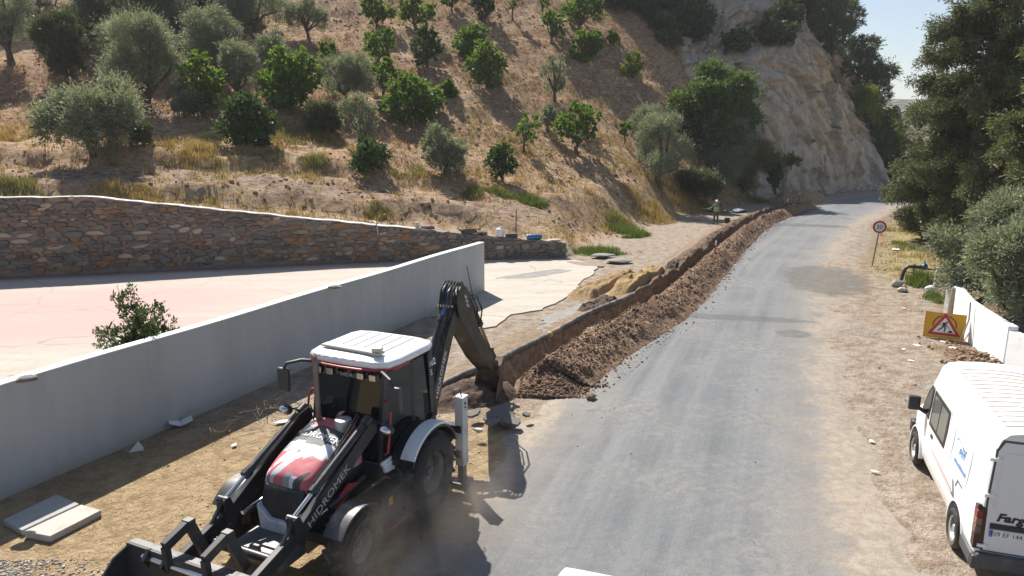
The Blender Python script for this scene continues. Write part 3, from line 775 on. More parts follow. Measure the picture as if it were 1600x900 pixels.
# ------------------------------------------------------------------ stone retaining wall
rw = thing('stone_wall', 'long rubble stone retaining wall with white coping behind the concrete yard', 'wall', (0, 0, 0))
M_['mortar'] = mat('wall_mortar', (.25, .19, .165), .95, .35, 3, bump=.04, bscale=9)
M_['coping'] = mat('white_coping', (.55, .53, .49), .85, .2, 5, dirt=(.25, .21, .17), dirt_amt=.6, dscale=1.2)
wb = WALLB.copy(); wz = np.array(WALLTOP)
seg = np.r_[0, np.cumsum(np.linalg.norm(np.diff(wb, axis=0), axis=1))]
WL = seg[-1]
def wall_at(s):
    p = np.array([np.interp(s, seg, wb[:, i]) for i in (0, 1)]); i = min(max(np.searchsorted(seg, s) - 1, 0), len(wb) - 2)
    d = (wb[i + 1] - wb[i]) / np.linalg.norm(wb[i + 1] - wb[i]); n = np.array((d[1], -d[0]))       # towards the yard
    return p, d, n, float(np.interp(s, seg, wz))
b = MB(); rng = np.random.default_rng(70)
ss = np.linspace(0, WL, 260)
v = []; vc = []
for s in ss:
    p, d, n, z = wall_at(s)
    z += .012 * math.sin(s * 1.7) + .012 * math.sin(s * 4.1)
    f, k_ = p - n * .07, p - n * .62
    v += [(f[0], f[1], -.2), (f[0], f[1], z), (k_[0], k_[1], z), (k_[0], k_[1], -.2)]
    f, k_ = p + n * (.01 + .03 * rng.uniform()), p - n * .50; cz = .025 + .02 * rng.uniform()
    if s < WL - 7:
        vc += [(f[0], f[1], z), (f[0], f[1], z + cz), (k_[0], k_[1], z + cz), (k_[0], k_[1], z)]
fc = [(4 * i + j, 4 * i + (j + 1) % 4, 4 * i + 4 + (j + 1) % 4, 4 * i + 4 + j) for i in range(len(ss) - 1) for j in range(4)]
b.add(v, fc + [(0, 1, 2, 3), tuple(len(v) - 4 + i for i in (3, 2, 1, 0))]).build('wall_core', M_['mortar'], rw)
m = len(vc) // 4
b = MB(); b.add(vc, fc[:4 * (m - 1)] + [(0, 1, 2, 3), tuple(len(vc) - 4 + i for i in (3, 2, 1, 0))]).build('coping', M_['coping'], rw)
rng = np.random.default_rng(7)
SC = [(min(.5, r_ * 1.2), g_ * 1.08 + r_ * .05, b_ * .98) for r_, g_, b_ in [(.16, .145, .135), (.115, .11, .11), (.20, .175, .16), (.24, .13, .075), (.27, .19, .14), (.36, .31, .28), (.14, .12, .11), (.17, .11, .085)]]
SM = [mat('rubble_stone_%s' % n, c, .9, .3, 4, bump=.03, bscale=14) for n, c in zip(('brown', 'slate', 'taupe', 'rust', 'tan', 'pale', 'dark', 'umber'), SC)]
def stone_poly(kind):
    n = rng.integers(6, 10); a = np.sort((np.arange(n) + rng.uniform(-.3, .3, n)) / n * 2 * PI)
    pw = 2.6 if kind == 0 else 5
    x = np.sign(np.cos(a)) * np.abs(np.cos(a)) ** (2 / pw); y = np.sign(np.sin(a)) * np.abs(np.sin(a)) ** (2 / pw)
    j = rng.uniform(.72, 1.08, n); return np.stack([x * j, y * j], 1) * .5
def stone_mesh(kind, mt):
    P_ = stone_poly(kind); n = len(P_); bb = MB()
    v = [(x, .06, y) for x, y in P_] + [(x * .98, -.5, y * .98) for x, y in P_] + [(x * .90, -1 + rng.uniform(-.25, .25), y * .86) for x, y in P_]
    f = [(i, (i + 1) % n, n + (i + 1) % n, n + i) for i in range(n)] + [(n + i, n + (i + 1) % n, 2 * n + (i + 1) % n, 2 * n + i) for i in range(n)] + [tuple(range(2 * n, 3 * n))]
    bb.add(v, f, 0, True); return bb.mesh('stone', mt)
PRO = [[stone_mesh(kd, mt) for mt in SM for _ in range(2)] for kd in (0, 1)]
stones = []
s = WL - 37.5; z = 0
row = 0
z = .1
while z < 3.75:
    hgt = rng.uniform(.09, .27); s = WL - 38 + rng.uniform(0, .4)
    while s < WL - .05:
        blocky = s > WL - 7.5
        wd = rng.uniform(.3, .6) if blocky else hgt * rng.uniform(1.0, 4.2)
        c = s + wd / 2; p, d, n, top = wall_at(min(c, WL))
        if z + hgt * .5 < top - .04: stones.append((wd * hgt, c, z + hgt / 2 + rng.uniform(-.06, .06), wd, min(hgt * rng.uniform(.75, 1.6), top - z), blocky))
        s += wd + rng.uniform(0, .04)
    z += hgt + .008
stones.sort(key=lambda q: -q[0])
W8 = np.array([.22, .17, .15, .13, .09, .05, .12, .07])
rest = {}
bulk = MB()
for i, (ar, c, z, wd, hgt, bl) in enumerate(stones):
    p, d, n, top = wall_at(c); rz = math.atan2(d[1], d[0])
    zone = fbm(c * .25, z * .5, 33)
    wts = W8 * (np.array([1, 1, 1, .25, .5, .6, 1, 1]) if zone < 0 else np.array([1, .8, 1, 1.5, 1.4, 1.1, .8, 1.2]))
    if bl: wts = W8 * np.array([1.5, 1.5, 1.3, .05, .3, .5, 1, .2])
    mi_ = rng.choice(8, p=wts / wts.sum()); me = PRO[int(bl)][mi_ * 2 + rng.integers(2)]
    sc = (wd * 1.06, rng.uniform(.05, .15), hgt * 1.06)
    L = Matrix.Translation((p[0] - n[0] * .06, p[1] - n[1] * .06, z)) @ Matrix.Rotation(rz, 4, 'Z') @ Matrix.Rotation(rng.uniform(-.09, .09), 4, 'Y') @ Matrix.Diagonal((*sc, 1))
    if i < 298:
        o = link('stone', me, rw); o.matrix_basis = L
    else:
        bulk.add([v_.co for v_ in me.vertices], [list(q.vertices) for q in me.polygons], int(mi_), True, L)
me = bpy.data.meshes.new('small_stones'); me.from_pydata(bulk.v, [], bulk.f)
for q in SM: me.materials.append(q)
me.polygons.foreach_set('material_index', bulk.m); me.polygons.foreach_set('use_smooth', bulk.sm)
link('small_stones', me, rw, kind='stuff')
dr = MB()
for s_, z_ in ((WL - 31.2, 2.35), (WL - 27.5, 2.75), (WL - 29.6, 1.75), (WL - 24.3, 1.95), (WL - 21.8, 2.3), (WL - 18, 1.6), (WL - 32, .8)):
    p, d, n, top = wall_at(s_); dr.cyl((p[0] + n[0] * .02, p[1] + n[1] * .02, z_), (p[0] + n[0] * .085, p[1] + n[1] * .085, z_), .055, 10)
dr.build('drain_holes', M_['letk'], rw)
# ------------------------------------------------------------------ plastered wall along the road
A_ = np.array((-9.34, 11.73)); B_ = np.array((-1.17, 29.3)); dW = (B_ - A_) / np.linalg.norm(B_ - A_); nW = np.array((-dW[1], dW[0]))
k = NT('grey_plaster'); pos = k.pos(); sp = k.n('SeparateXYZ'); k.l(pos, sp.inputs[0])
mp = k.n('Mapping'); k.l(pos, mp.inputs[0]); mp.inputs['Scale'].default_value = (1, 1, .25)
n_ = k.noise(mp.outputs[0], .9, 5, .6); n2_ = k.noise(pos, 7, 5, .7)
c_ = k.mix(k.ramp(n_, .3, .7), (.40, .415, .42), (.47, .49, .495)); c_ = k.mix(.2, c_, k.mix(n2_, (.6, .6, .6), (1, 1, 1)), 'MULTIPLY')
lowd = k.math('MULTIPLY', k.ramp(k.math('ADD', sp.outputs[2], k.math('MULTIPLY', n2_, .5)), .62, .2), .6)
c_ = k.mix(lowd, c_, (.36, .31, .25))
mp2 = k.n('Mapping'); k.l(pos, mp2.inputs[0]); mp2.inputs['Scale'].default_value = (1, 1, .06); drip = k.noise(mp2.outputs[0], 3.2, 4, .6)
dr_ = k.math('MULTIPLY', k.math('MULTIPLY', k.ramp(drip, .56, .74), k.ramp(sp.outputs[2], .5, 2.0)), .2)
c_ = k.mix(dr_, c_, (.24, .23, .21))
spt = k.math('MULTIPLY', k.ramp(k.noise(pos, .8, 3, .5), .66, .74), .18); c_ = k.mix(spt, c_, (.27, .27, .26))
k.l(c_, k.b.inputs['Base Color']); k.b.inputs['Roughness'].default_value = .85; k.bump(n2_, .006, 1.)
pw = thing('plastered_wall', 'long smooth grey plastered wall with paler top between road verge and yard', 'wall')
ss = np.linspace(-7, np.linalg.norm(B_ - A_), 60); bz = MB(); v = []; v2 = []
for s in ss:
    p = A_ + dW * s; z = 2.075 + .012 * math.sin(s * .9)
    q = p + nW * .24
    v += [(p[0], p[1], -.15), (p[0], p[1], z), (q[0], q[1], z), (q[0], q[1], -.15)]
    p = p - nW * .012; q = q + nW * .012
    v2 += [(p[0], p[1], z), (p[0], p[1], z + .025), (q[0], q[1], z + .025), (q[0], q[1], z)]
fc = [(4 * i + j, 4 * i + (j + 1) % 4, 4 * i + 4 + (j + 1) % 4, 4 * i + 4 + j) for i in range(59) for j in range(4)] + [(0, 1, 2, 3), (239, 238, 237, 236)]
bz.add(v, fc).build('wall_body', k.m, pw)
MB().add(v2, fc).build('wall_top', mat('paler_wall_top', (.66, .66, .64), .8, .06, 2, dirt=(.42, .4, .36), dirt_amt=.3), pw)  # top strip coloured paler than the wall body
# ------------------------------------------------------------------ white walls under the olive tree
wv = thing('white_wall', 'bright whitewashed garden wall with a worn pillar, behind the roadworks sign', 'wall')
M_['lime'] = mat('whitewash', (.80, .80, .79), .85, .04, 2, dirt=(.45, .43, .4), dirt_amt=.25)
b = MB(); b.prism([(15.80, 24.7), (14.75, 22.3), (14.22, 20.4), (13.92, 19.05), (14.17, 19.0), (14.47, 20.35), (15.0, 22.2), (16.05, 24.6)], -.2, 1.25, 2); b.build('wall_body', M_['lime'], wv, .01)
b = MB(); b.box((15.95, 24.8, .55), (.36, .36, 1.7)); b.build('pillar', mat('worn_render', (.5, .5, .49), .9, .2, 4, dirt=(.25, .24, .22), dirt_amt=.5), wv, .01)
wv2 = thing('white_wall', 'nearer whitewashed wall panel above the van roof, half hidden by olive branches', 'wall')
b = MB(); b.prism([(13.92, 19.0), (13.8, 15.2), (14.05, 15.2), (14.16, 18.95)], -.2, 1.12, 2); b.build('wall_body', M_['lime'], wv2, .01)
# ------------------------------------------------------------------ foliage
L_ = {
 'olive': leaf_mat('olive_leaves', (.10, .125, .075), (.39, .42, .335), .38, .55, .3),
 'bush': leaf_mat('bush_leaves', (.075, .095, .05), (.15, .17, .085), .25),
 'fig': leaf_mat('fig_leaves', (.06, .12, .02), (.19, .28, .06), .5, .6, .2),
 'figdark': leaf_mat('dark_fig_leaves', (.03, .065, .024), (.10, .155, .055), .32, .6, .2),
 'lime': leaf_mat('lime_leaves', (.14, .19, .03), (.27, .30, .05), .4),
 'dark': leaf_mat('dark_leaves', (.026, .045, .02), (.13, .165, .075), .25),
 'pine': leaf_mat('pine_needles', (.045, .07, .03), (.18, .215, .10), .3),
 'con': leaf_mat('cypress_sprays', (.032, .046, .019), (.26, .28, .14), .2, .65, .2),
 'con2': leaf_mat('light_cypress_sprays', (.05, .065, .024), (.24, .265, .13), .25, .65, .2),
 'walnut': leaf_mat('walnut_leaves', (.04, .08, .022), (.19, .265, .09), .38, .6, .2),
 'dry': leaf_mat('dry_shrub_leaves', (.14, .13, .05), (.27, .23, .10), .3),
}
def rot_about(D, rg):
    a = rg.normal(size=D.shape); sv = np.cross(D, a); return sv / (np.linalg.norm(sv, axis=1)[:, None] + 1e-9)
def leaf_quads(Cn, D, L, Wd, rg):
    Sd = rot_about(D, rg); n = len(Cn)
    L = np.asarray(L).reshape(-1, 1); Wd = np.asarray(Wd).reshape(-1, 1)
    N_ = np.cross(D, Sd)
    v = np.stack([Cn, Cn + D * L * .45 + Sd * Wd / 2 + N_ * L * .08, Cn + D * L, Cn + D * L * .45 - Sd * Wd / 2 + N_ * L * .08], 1).reshape(-1, 3)
    return v, np.arange(4 * n).reshape(n, 4)
#        leaf L, W, count per m2 of crown surface, blobs, blob radius, up, out, rnd, clear trunk
KIND = {
 'olive': dict(m='olive', L=.18, W=.05, den=165, nb=12, br=.165, tw=.98, up=.35, out=.8, rnd=.7, z0=.13),
 'olivebush': dict(m='olive', L=.19, W=.055, den=165, nb=17, br=.165, tw=1.05, up=.6, out=.6, rnd=.6, z0=.02),
 'bush': dict(m='bush', L=.22, W=.06, den=150, nb=22, br=.17, up=.8, out=.5, rnd=.5, z0=.0),
 'fig': dict(m='fig', L=.27, W=.24, den=34, nb=14, br=.135, up=.1, out=.7, rnd=.8, z0=.14),
 'figbush': dict(m='fig', L=.27, W=.23, den=38, nb=20, br=.14, up=.1, out=.8, rnd=.7, z0=.02),
 'figdark': dict(m='figdark', L=.27, W=.22, den=42, nb=18, br=.15, up=.1, out=.8, rnd=.7, z0=.04),
 'shrubdark': dict(m='figdark', L=.20, W=.13, den=80, nb=14, br=.18, up=.2, out=.8, rnd=.6, z0=.16),
 'sapling': dict(m='fig', L=.25, W=.2, den=14, nb=7, br=.17, up=.1, out=.6, rnd=.9, z0=.35),
 'lime': dict(m='lime', L=.25, W=.2, den=36, nb=9, br=.22, up=.1, out=.7, rnd=.8, z0=.1),
 'walnut': dict(m='walnut', L=.28, W=.18, den=75, nb=30, br=.135, tw=1.05, up=.2, out=.8, rnd=.7, z0=.12),
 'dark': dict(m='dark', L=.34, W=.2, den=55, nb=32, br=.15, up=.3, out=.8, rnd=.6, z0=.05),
 'darkpale': dict(m='bush', L=.34, W=.16, den=55, nb=22, br=.15, up=.5, out=.7, rnd=.6, z0=.05),
 'pine': dict(m='pine', L=.34, W=.10, den=50, nb=24, br=.12, up=.4, out=.8, rnd=.6, z0=.12),
 'dry': dict(m='dry', L=.24, W=.06, den=70, nb=18, br=.17, up=.8, out=.5, rnd=.6, z0=.0),
}
def sample_blobs(c, r, n, rg, shell=.62):
    u = rg.normal(size=(n, 3)); u /= np.linalg.norm(u, axis=1)[:, None]
    rad = r * rg.uniform(shell ** 3, 1.06, n) ** (1 / 3)
    return c + u * rad[:, None] * np.array((1, 1, .85)), u
TREES = 0
def make_tree(name, label, cat, base, wd, ht, kind, seed, group=None, lean=(0, 0), den=1., nb=None, trunk_r=None, depth=1.):
    K_ = KIND[kind]; rg = np.random.default_rng(seed)
    root = thing(name, label, cat, base, 0, group)
    z0 = K_['z0'] * ht; ch = ht - z0; nb = nb or K_['nb']
    # uneven crown: blobs through a lopsided egg
    cs = []; tries = 0
    while len(cs) < nb and tries < 4000:
        tries += 1
        p = rg.uniform(-1, 1, 3)
        ring = math.hypot(p[0], p[1])
        prof = math.sqrt(max(0, 1 - (p[2] * .95 + .12) ** 2)) * (.62 + .62 * float(vnoise(math.atan2(p[1], p[0]) * 1.1 + 9, p[2] * 1.3 + seed, seed)))
        if ring > prof * .92 + .06: continue
        if ring < .25 and p[2] < .2: continue
        c = np.array((p[0] * wd * .385, p[1] * wd * .385 * depth, z0 + ch * (.49 + p[2] * .37)))
        if all(np.linalg.norm((c - q[0]) / np.array((wd, wd, ch))) > K_.get('sep', .15) for q in cs): cs.append((c, K_['br'] * rg.uniform(.7, 1.3) * min(wd, ch * 1.2)))
    lx, ly = lean
    V_, D_, = [], []
    for c, r in cs:
        c = c + np.array((lx, ly, 0)) * (c[2] / ht)
        n = max(40, int(4 * PI * r * r * K_['den'] * den * 1.25)); per = K_.get('per', 11); nt = max(6, n // per)
        u = rg.normal(size=(nt, 3)); u /= np.linalg.norm(u, axis=1)[:, None]
        ctr = np.array((lx * .6, ly * .6, z0 + ch * .35)); o_ = c + u * r - ctr; o_ /= np.linalg.norm(o_, axis=1)[:, None] + 1e-6
        d = u * K_['out'] + o_ * .45 + np.array((0, 0, K_['up'])) + rg.normal(size=u.shape) * .3; d /= np.linalg.norm(d, axis=1)[:, None]
        ln = r * rg.uniform(.45, 1.0, nt) ** 1.0 * K_.get('tw', 1.2) * (1 + .85 * rg.uniform(0, 1, nt) * (rg.uniform(0, 1, nt) > .80))
        fr = rg.uniform(.12, 1, (nt, per)) ** .8
        p = (c + u * r * .35)[:, None] + d[:, None] * (ln[:, None] * fr)[..., None] + rg.normal(size=(nt, per, 3)) * .11 * r
        dd = np.repeat(d[:, None], per, 1) * .75 + rg.normal(size=p.shape) * K_['rnd'] * .6 + u[:, None] * .25
        p = p.reshape(-1, 3); dd = dd.reshape(-1, 3)
        keep = p[:, 2] > .04 * ht * rg.uniform(0, 1, len(p))
        V_.append(p[keep]); D_.append(dd[keep])
    P_ = np.vstack(V_); D_ = np.vstack(D_)
    D_ /= np.linalg.norm(D_, axis=1)[:, None]
    v, f = leaf_quads(P_, D_, K_['L'] * rg.uniform(.6, 1.35, len(P_)), K_['W'] * rg.uniform(.7, 1.3, len(P_)), rg)
    link('crown', np_mesh('crown', v, f, [L_[K_['m']]]), root)
    tb = MB(); tr_ = trunk_r or max(.035, .028 * ht + .012 * wd)
    fork = np.array((lx * .3 + rg.uniform(-.05, .05) * wd, ly * .3 + rg.uniform(-.05, .05) * wd, max(z0 * 1.0, .16 * ht)))
    mid_ = fork * .5 + np.array((rg.uniform(-.04, .04) * wd, 0, 0))
    tb.tube([(0, 0, -.25), (mid_[0], mid_[1], mid_[2]), tuple(fork)], [tr_ * 1.3, tr_ * .9, tr_ * .8], 8)
    order = rg.permutation(len(cs))[:min(9, len(cs))]
    for i in order:
        c = cs[i][0] + np.array((lx, ly, 0)) * (cs[i][0][2] / ht)
        m1 = fork + (c - fork) * .5 + rg.normal(size=3) * .06 * wd
        tb.tube([tuple(fork - np.array((0, 0, .05))), tuple(m1), tuple(c)], [tr_ * .62, tr_ * .4, tr_ * .12], 6)
    tb.build('trunk', M_['bark'], root)
    return root
def px_tree(name, label, cat, px, py, wpx, hpx, kind, seed, group=None, D=None, **kw):
    """stands a tree on the slope where its foot shows"""
    if D is None: b = hit(px, py)
    else: b = Vector(at_d(px, py, D))
    z = b.y * math.cos(CAM_P) - (b.z - CAM_H) * math.sin(CAM_P)
    return make_tree(name, label, cat, b, wpx * z / CAM_F, hpx * z / CAM_F * 1.03, kind, seed, group, **kw)
GO, GF = 'olive trees on the hillside', 'fig trees on the hillside'
OL = [
 (150, 243, 158, 118, 'olivebush', 'wide silvery olive bush nearest the left end of the stone wall'),
 (18, 100, 100, 135, 'olive', 'grey olive tree cut off by the left edge, high on the slope'),
 (105, 128, 84, 108, 'bush', 'rounded dull green bush behind the wide silvery olive bush'),
 (232, 172, 140, 145, 'olive', 'open olive tree with dark forked limbs showing beneath its crown'),
 (335, 118, 118, 108, 'olive', 'grey olive behind the brightest green leafy tree'),
 (372, 158, 78, 102, 'olive', 'narrow dusty olive right beside the brightest green leafy tree'),
 (428, 138, 62, 96, 'olive', 'pale silvery olive just behind the broad-leaved fig, left of the bare slope'),
 (400, 58, 130, 110, 'olive', 'large shaded olive at the top edge beside the bare slope'),
 (538, 158, 96, 82, 'olive', 'leaning olive with bare crooked stem at the edge of the fig rows'),
 (568, 236, 64, 88, 'olive', 'olive with bushy shoots around its foot above the dug bank'),
 (695, 273, 72, 78, 'olivebush', 'dense dark olive shrub clipped round, low in the middle of the slope'),
 (866, 158, 44, 80, 'olive', 'slim drooping olive standing alone on the bare slope'),
 (1030, 292, 98, 128, 'olive', 'silver olive with a dark leaning trunk nearest the worker'),
 (1128, 292, 94, 118, 'olivebush', 'rounded dark olive below the big walnut tree'),
 (288, 180, 60, 46, 'olivebush', 'small low olive bush at the foot of the forked olive'),
 (856, 206, 30, 44, 'olivebush', 'tiny grey olive beside the leafy fig low on the slope'),
 (165, 62, 170, 120, 'olive', 'broad olive crown at the top left corner of the slope'),
 (280, 60, 110, 110, 'olive', 'shaded olive at the top edge between two bright figs'),
 (60, 20, 120, 90, 'olive', 'dark olive beyond the broad olive crown, mostly above the frame'),
 (340, 20, 150, 90, 'dark', 'very dark olive mass along the top edge of the grove'),
 (225, 230, 40, 30, 'bush', 'low weedy bush right of the wide silvery olive bush'),
 (190, 128, 90, 92, 'olive', 'grey olive between the forked olive and the rounded dull bush'),
 (255, 112, 80, 84, 'olive', 'greyish olive uphill of the brightest green leafy tree'),
 (482, 60, 64, 62, 'olive', 'dusky olive at the edge of the bare slope near the top'),
 (140, 66, 80, 80, 'olivebush', 'dark olive bush tucked beneath the broad olive crown'),
 (505, 205, 70, 44, 'bush', 'low green bush in pale weeds beneath the crooked olive'),
 (1010, 225, 58, 58, 'olive', 'upper olive behind the silver olive with the leaning trunk'),
]
for i, (px, py, w_, h_, kd, lb_) in enumerate(OL):
    nm = 'olive_tree' if kd.startswith('olive') or 'olive' in lb_.split()[:4] else 'bush'
    px_tree(nm, lb_, 'olive tree' if nm == 'olive_tree' else 'bush', px, py, w_, h_, kd, 100 + i, GO if nm == 'olive_tree' else 'green bushes on the slope')
FG = [
 (318, 182, 66, 116, 'figbush', 'brightest green leafy tree among the grey olives'),
 (452, 168, 92, 88, 'figbush', 'broad-leaved bright fig in front of the pale silvery olive'),
 (394, 226, 98, 76, 'figdark', 'deep green bushy fig at the foot of the olive grove'),
 (640, 192, 96, 76, 'figbush', 'largest leafy fig clump, lowest of the left fig row'),
 (600, 150, 50, 62, 'fig', 'fig just above the largest leafy fig clump'),
 (592, 100, 52, 58, 'fig', 'thin fig halfway up the left fig row'),
 (588, 45, 56, 55, 'fig', 'fig at the top of the left fig row'),
 (650, 48, 62, 60, 'fig', 'fig with airy crown above the dark leafy fig'),
 (668, 106, 46, 66, 'figdark', 'dark leafy fig throwing a long shadow, second row'),
 (738, 90, 58, 56, 'figbush', 'upper one of the touching fig pair in the middle row'),
 (760, 136, 62, 68, 'figbush', 'lower one of the touching fig pair in the middle row'),
 (706, 18, 44, 36, 'fig', 'fig cut by the top edge left of a dark leafy one'),
 (757, 34, 40, 52, 'figdark', 'dark leafy fig cut by the top edge in the middle'),
 (801, 32, 24, 42, 'sapling', 'thin fig sapling with bare stem at the top edge'),
 (848, 30, 26, 42, 'sapling', 'second bare-stemmed fig sapling, nearer the dark wood'),
 (861, 68, 44, 50, 'fig', 'fig upslope of the slim drooping olive'),
 (905, 52, 82, 66, 'fig', 'large pale fig at the top beside the dark wood'),
 (914, 98, 52, 52, 'figbush', 'compact fig below the large pale fig'),
 (784, 283, 46, 56, 'shrubdark', 'small dark glossy shrub with bare stems below the slope path'),
 (820, 242, 58, 58, 'sapling', 'thin young fig with a forked bare stem on open ground'),
 (901, 238, 72, 84, 'fig', 'leafy fig with a slender stem low on the slope'),
 (702, 153, 26, 24, 'figbush', 'tiny fig seedling in the shadow below the dark leafy fig'),
 (976, 226, 16, 34, 'sapling', 'spindly sapling between the leafy fig and the silver olive'),
 (988, 122, 34, 38, 'lime', 'yellow-green sapling at the gully below the dark wood'),
 (958, 72, 20, 22, 'lime', 'tiny yellow-green seedling at the edge of the dark wood'),
 (512, 112, 40, 46, 'fig', 'fig peeping over the leaning olive with the crooked stem'),
 (165, 40, 50, 60, 'figbush', 'bright fig at the top between the olive crowns'),
 (210, 20, 46, 56, 'figbush', 'second bright fig at the top, right of the first'),
 (570, 272, 68, 54, 'shrubdark', 'dark green shrub growing at the foot of the olive above the bank'),
 (680, 178, 40, 40, 'fig', 'small fig touching the right side of the largest fig clump'),
]
for i, (px, py, w_, h_, kd, lb_) in enumerate(FG):
    nm = 'fig_tree' if ' fig' in lb_ else ('shrub' if 'shrub' in lb_ else ('sapling' if 'sapling' in lb_ or 'seedling' in lb_ else 'leafy_tree'))
    px_tree(nm, lb_, nm.replace('_', ' '), px, py, w_, h_, kd, 200 + i, GF if nm == 'fig_tree' else None)
WD = [
 (1118, 262, 142, 158, 'walnut', None, 'walnut_tree', 'big leafy walnut tree in front of the cliff foot'),
 (1180, 292, 76, 82, 'dry', None, 'dry_shrub', 'straggly brownish shrub between walnut tree and cliff'),
 (1160, 300, 60, 44, 'dry', None, 'dry_shrub', 'low yellowish shrub under the straggly brownish one'),
 (1085, 312, 90, 46, 'bush', None, 'bush', 'tall weedy bush right behind the worker'),
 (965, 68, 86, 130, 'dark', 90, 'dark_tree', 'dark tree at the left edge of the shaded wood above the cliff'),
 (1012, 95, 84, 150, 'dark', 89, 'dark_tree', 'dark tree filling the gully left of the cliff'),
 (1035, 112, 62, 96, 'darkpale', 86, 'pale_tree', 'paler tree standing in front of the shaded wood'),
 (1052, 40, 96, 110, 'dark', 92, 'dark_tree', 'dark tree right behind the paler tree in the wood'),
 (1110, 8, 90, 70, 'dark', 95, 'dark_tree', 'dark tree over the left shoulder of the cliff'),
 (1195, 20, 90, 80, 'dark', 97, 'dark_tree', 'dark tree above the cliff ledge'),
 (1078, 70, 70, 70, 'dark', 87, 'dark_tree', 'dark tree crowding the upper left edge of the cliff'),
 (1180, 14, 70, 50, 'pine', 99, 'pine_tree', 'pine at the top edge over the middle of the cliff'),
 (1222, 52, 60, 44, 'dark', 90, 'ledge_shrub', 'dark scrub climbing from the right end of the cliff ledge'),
 (1150, 78, 70, 30, 'dark', 83.6, 'ledge_shrub', 'dark scrub on the left end of the cliff ledge'),
 (1205, 72, 80, 36, 'dark', 87, 'ledge_shrub', 'dark scrub in the middle of the cliff ledge'),
 (1255, 40, 100, 100, 'pine', 99, 'pine_tree', 'tall pine on top of the cliff crest'),
 (1292, 104, 90, 110, 'pine', 97, 'pine_tree', 'pine on the right slope of the cliff below the crest'),
 (1318, 60, 60, 78, 'pine', 104, 'pine_tree', 'thin-crowned pine against the sky behind the crest'),
 (1340, 130, 70, 75, 'pine', 103, 'pine_tree', 'pine halfway down the cliff edge against the sky'),
 (1362, 175, 74, 84, 'pine', 104, 'pine_tree', 'lowest dark pine beside the sky gap'),
 (1352, 205, 52, 82, 'lime', 98, 'yellow_green_tree', 'yellow-green tree glowing beside the cliff edge'),
 (1378, 250, 64, 84, 'figbush', 99, 'green_tree', 'green leafy tree at the cliff edge under the yellow-green one'),
 (1398, 285, 54, 74, 'dark', 101, 'dark_tree', 'dark tree by the far road at the foot of the cliff edge'),
 (1425, 285, 60, 70, 'pine', 118, 'pine_tree', 'bluish far pine seen past the bend of the road'),
 (1440, 262, 50, 40, 'pine', 150, 'pine_tree', 'small hazy pine on the far hillside past the bend'),
 (1212, 300, 26, 46, 'figdark', 71, 'shrub', 'small green shrub at the foot of the cliff'),
 (1236, 262, 26, 22, 'dry', 77.2, 'dry_shrub', 'dry tuft growing on the cliff face'),
]
for i, (px, py, w_, h_, kd, D, nm, lb_) in enumerate(WD):
    px_tree(nm, lb_, nm.replace('_', ' '), px, py, w_, h_, kd, 300 + i, D=D, den=1.1 if kd != 'pine' else 1.0)
# ------------------------------------------------------------------ big conifers on the right
def conifer(label, base, ht, r0, m, seed, nbr, den=1., z0=.06, hollow=.15, lean=(0, 0)):
    rg = np.random.default_rng(seed); root = thing('cypress_tree', label, 'cypress tree', base, 0, 'tall cypress trees on the right')
    tb = MB(); tb.tube([(0, 0, -.3), (lean[0] * .5, lean[1] * .5, ht * .5), (lean[0], lean[1], ht * .96)], [.32, .2, .03], 10)
    P_, D_ = [], []
    for i in range(nbr):
        h = z0 + (1 - z0) * (i + rg.uniform(0, 1)) / nbr
        az = rg.uniform(0, 2 * PI); rr = r0 * (math.sin(min(1, (h + .12) * 1.6) * PI / 2)) * (1 - h) ** .62 * rg.uniform(.72, 1.15)
        a = np.array((lean[0] * h, lean[1] * h, h * ht)); up = rg.uniform(-.15, .25)
        e = a + np.array((math.cos(az) * rr, math.sin(az) * rr, rr * up))
        mid_ = (a + e) / 2 + np.array((0, 0, -.08 * rr))
        tb.tube([tuple(a), tuple(mid_), tuple(e)], [.07, .045, .012], 5, caps=False)
        nc = max(3, int(rr * 3.2))
        for j in range(nc):
            f = .22 + .78 * (j + rg.uniform(0, 1)) / nc
            c = a + (e - a) * f + rg.normal(size=3) * .22 * np.array((1, 1, .6)); c[2] -= .06 * rr * f
            rad = rg.uniform(.22, .46) * (1.15 - .35 * f); n = int(210 * den * (rad / .34) ** 2)
            p = rg.normal(size=(n, 3)) * rad * .5; p[:, 2] *= 1.15
            o_ = p / (np.linalg.norm(p, axis=1)[:, None] + 1e-6)
            d = o_ * .6 + np.array((math.cos(az) * .4, math.sin(az) * .4, -.25)) + rg.normal(size=p.shape) * .35
            P_.append(p + c); D_.append(d)
    P_ = np.vstack(P_); D_ = np.vstack(D_); D_ /= np.linalg.norm(D_, axis=1)[:, None]
    v, f = leaf_quads(P_, D_, .17 * rg.uniform(.6, 1.5, len(P_)), .055 * rg.uniform(.6, 1.4, len(P_)), rg)
    link('crown', np_mesh('crown', v, f, [L_[m]]), root); tb.build('trunk', M_['bark'], root)
    return root
conifer('largest dark cypress with gaps of sky, standing beyond the speed sign', (26.0, 40.2, 0), 19.5, 5.3, 'con', 501, 150, 1.05)
conifer('second dark cypress behind the largest one at the right edge', (30.5, 41, 0), 18, 4.6, 'con', 502, 80, .8)
conifer('lighter green cypress nearer the camera at the right edge', (21.6, 27.6, 0), 13.5, 3.3, 'con2', 503, 110, 1.2, z0=.14)
conifer('low cypress with drooping sprays left of the largest one, over the bend', (26.0, 43.5, 0), 9.5, 3.5, 'con', 504, 70, 1.0)
KIND['bigolive'] = dict(m='olive', L=.15, W=.042, den=460, nb=30, br=.105, tw=1.1, sep=.12, up=.1, out=.8, rnd=.8, z0=.16)
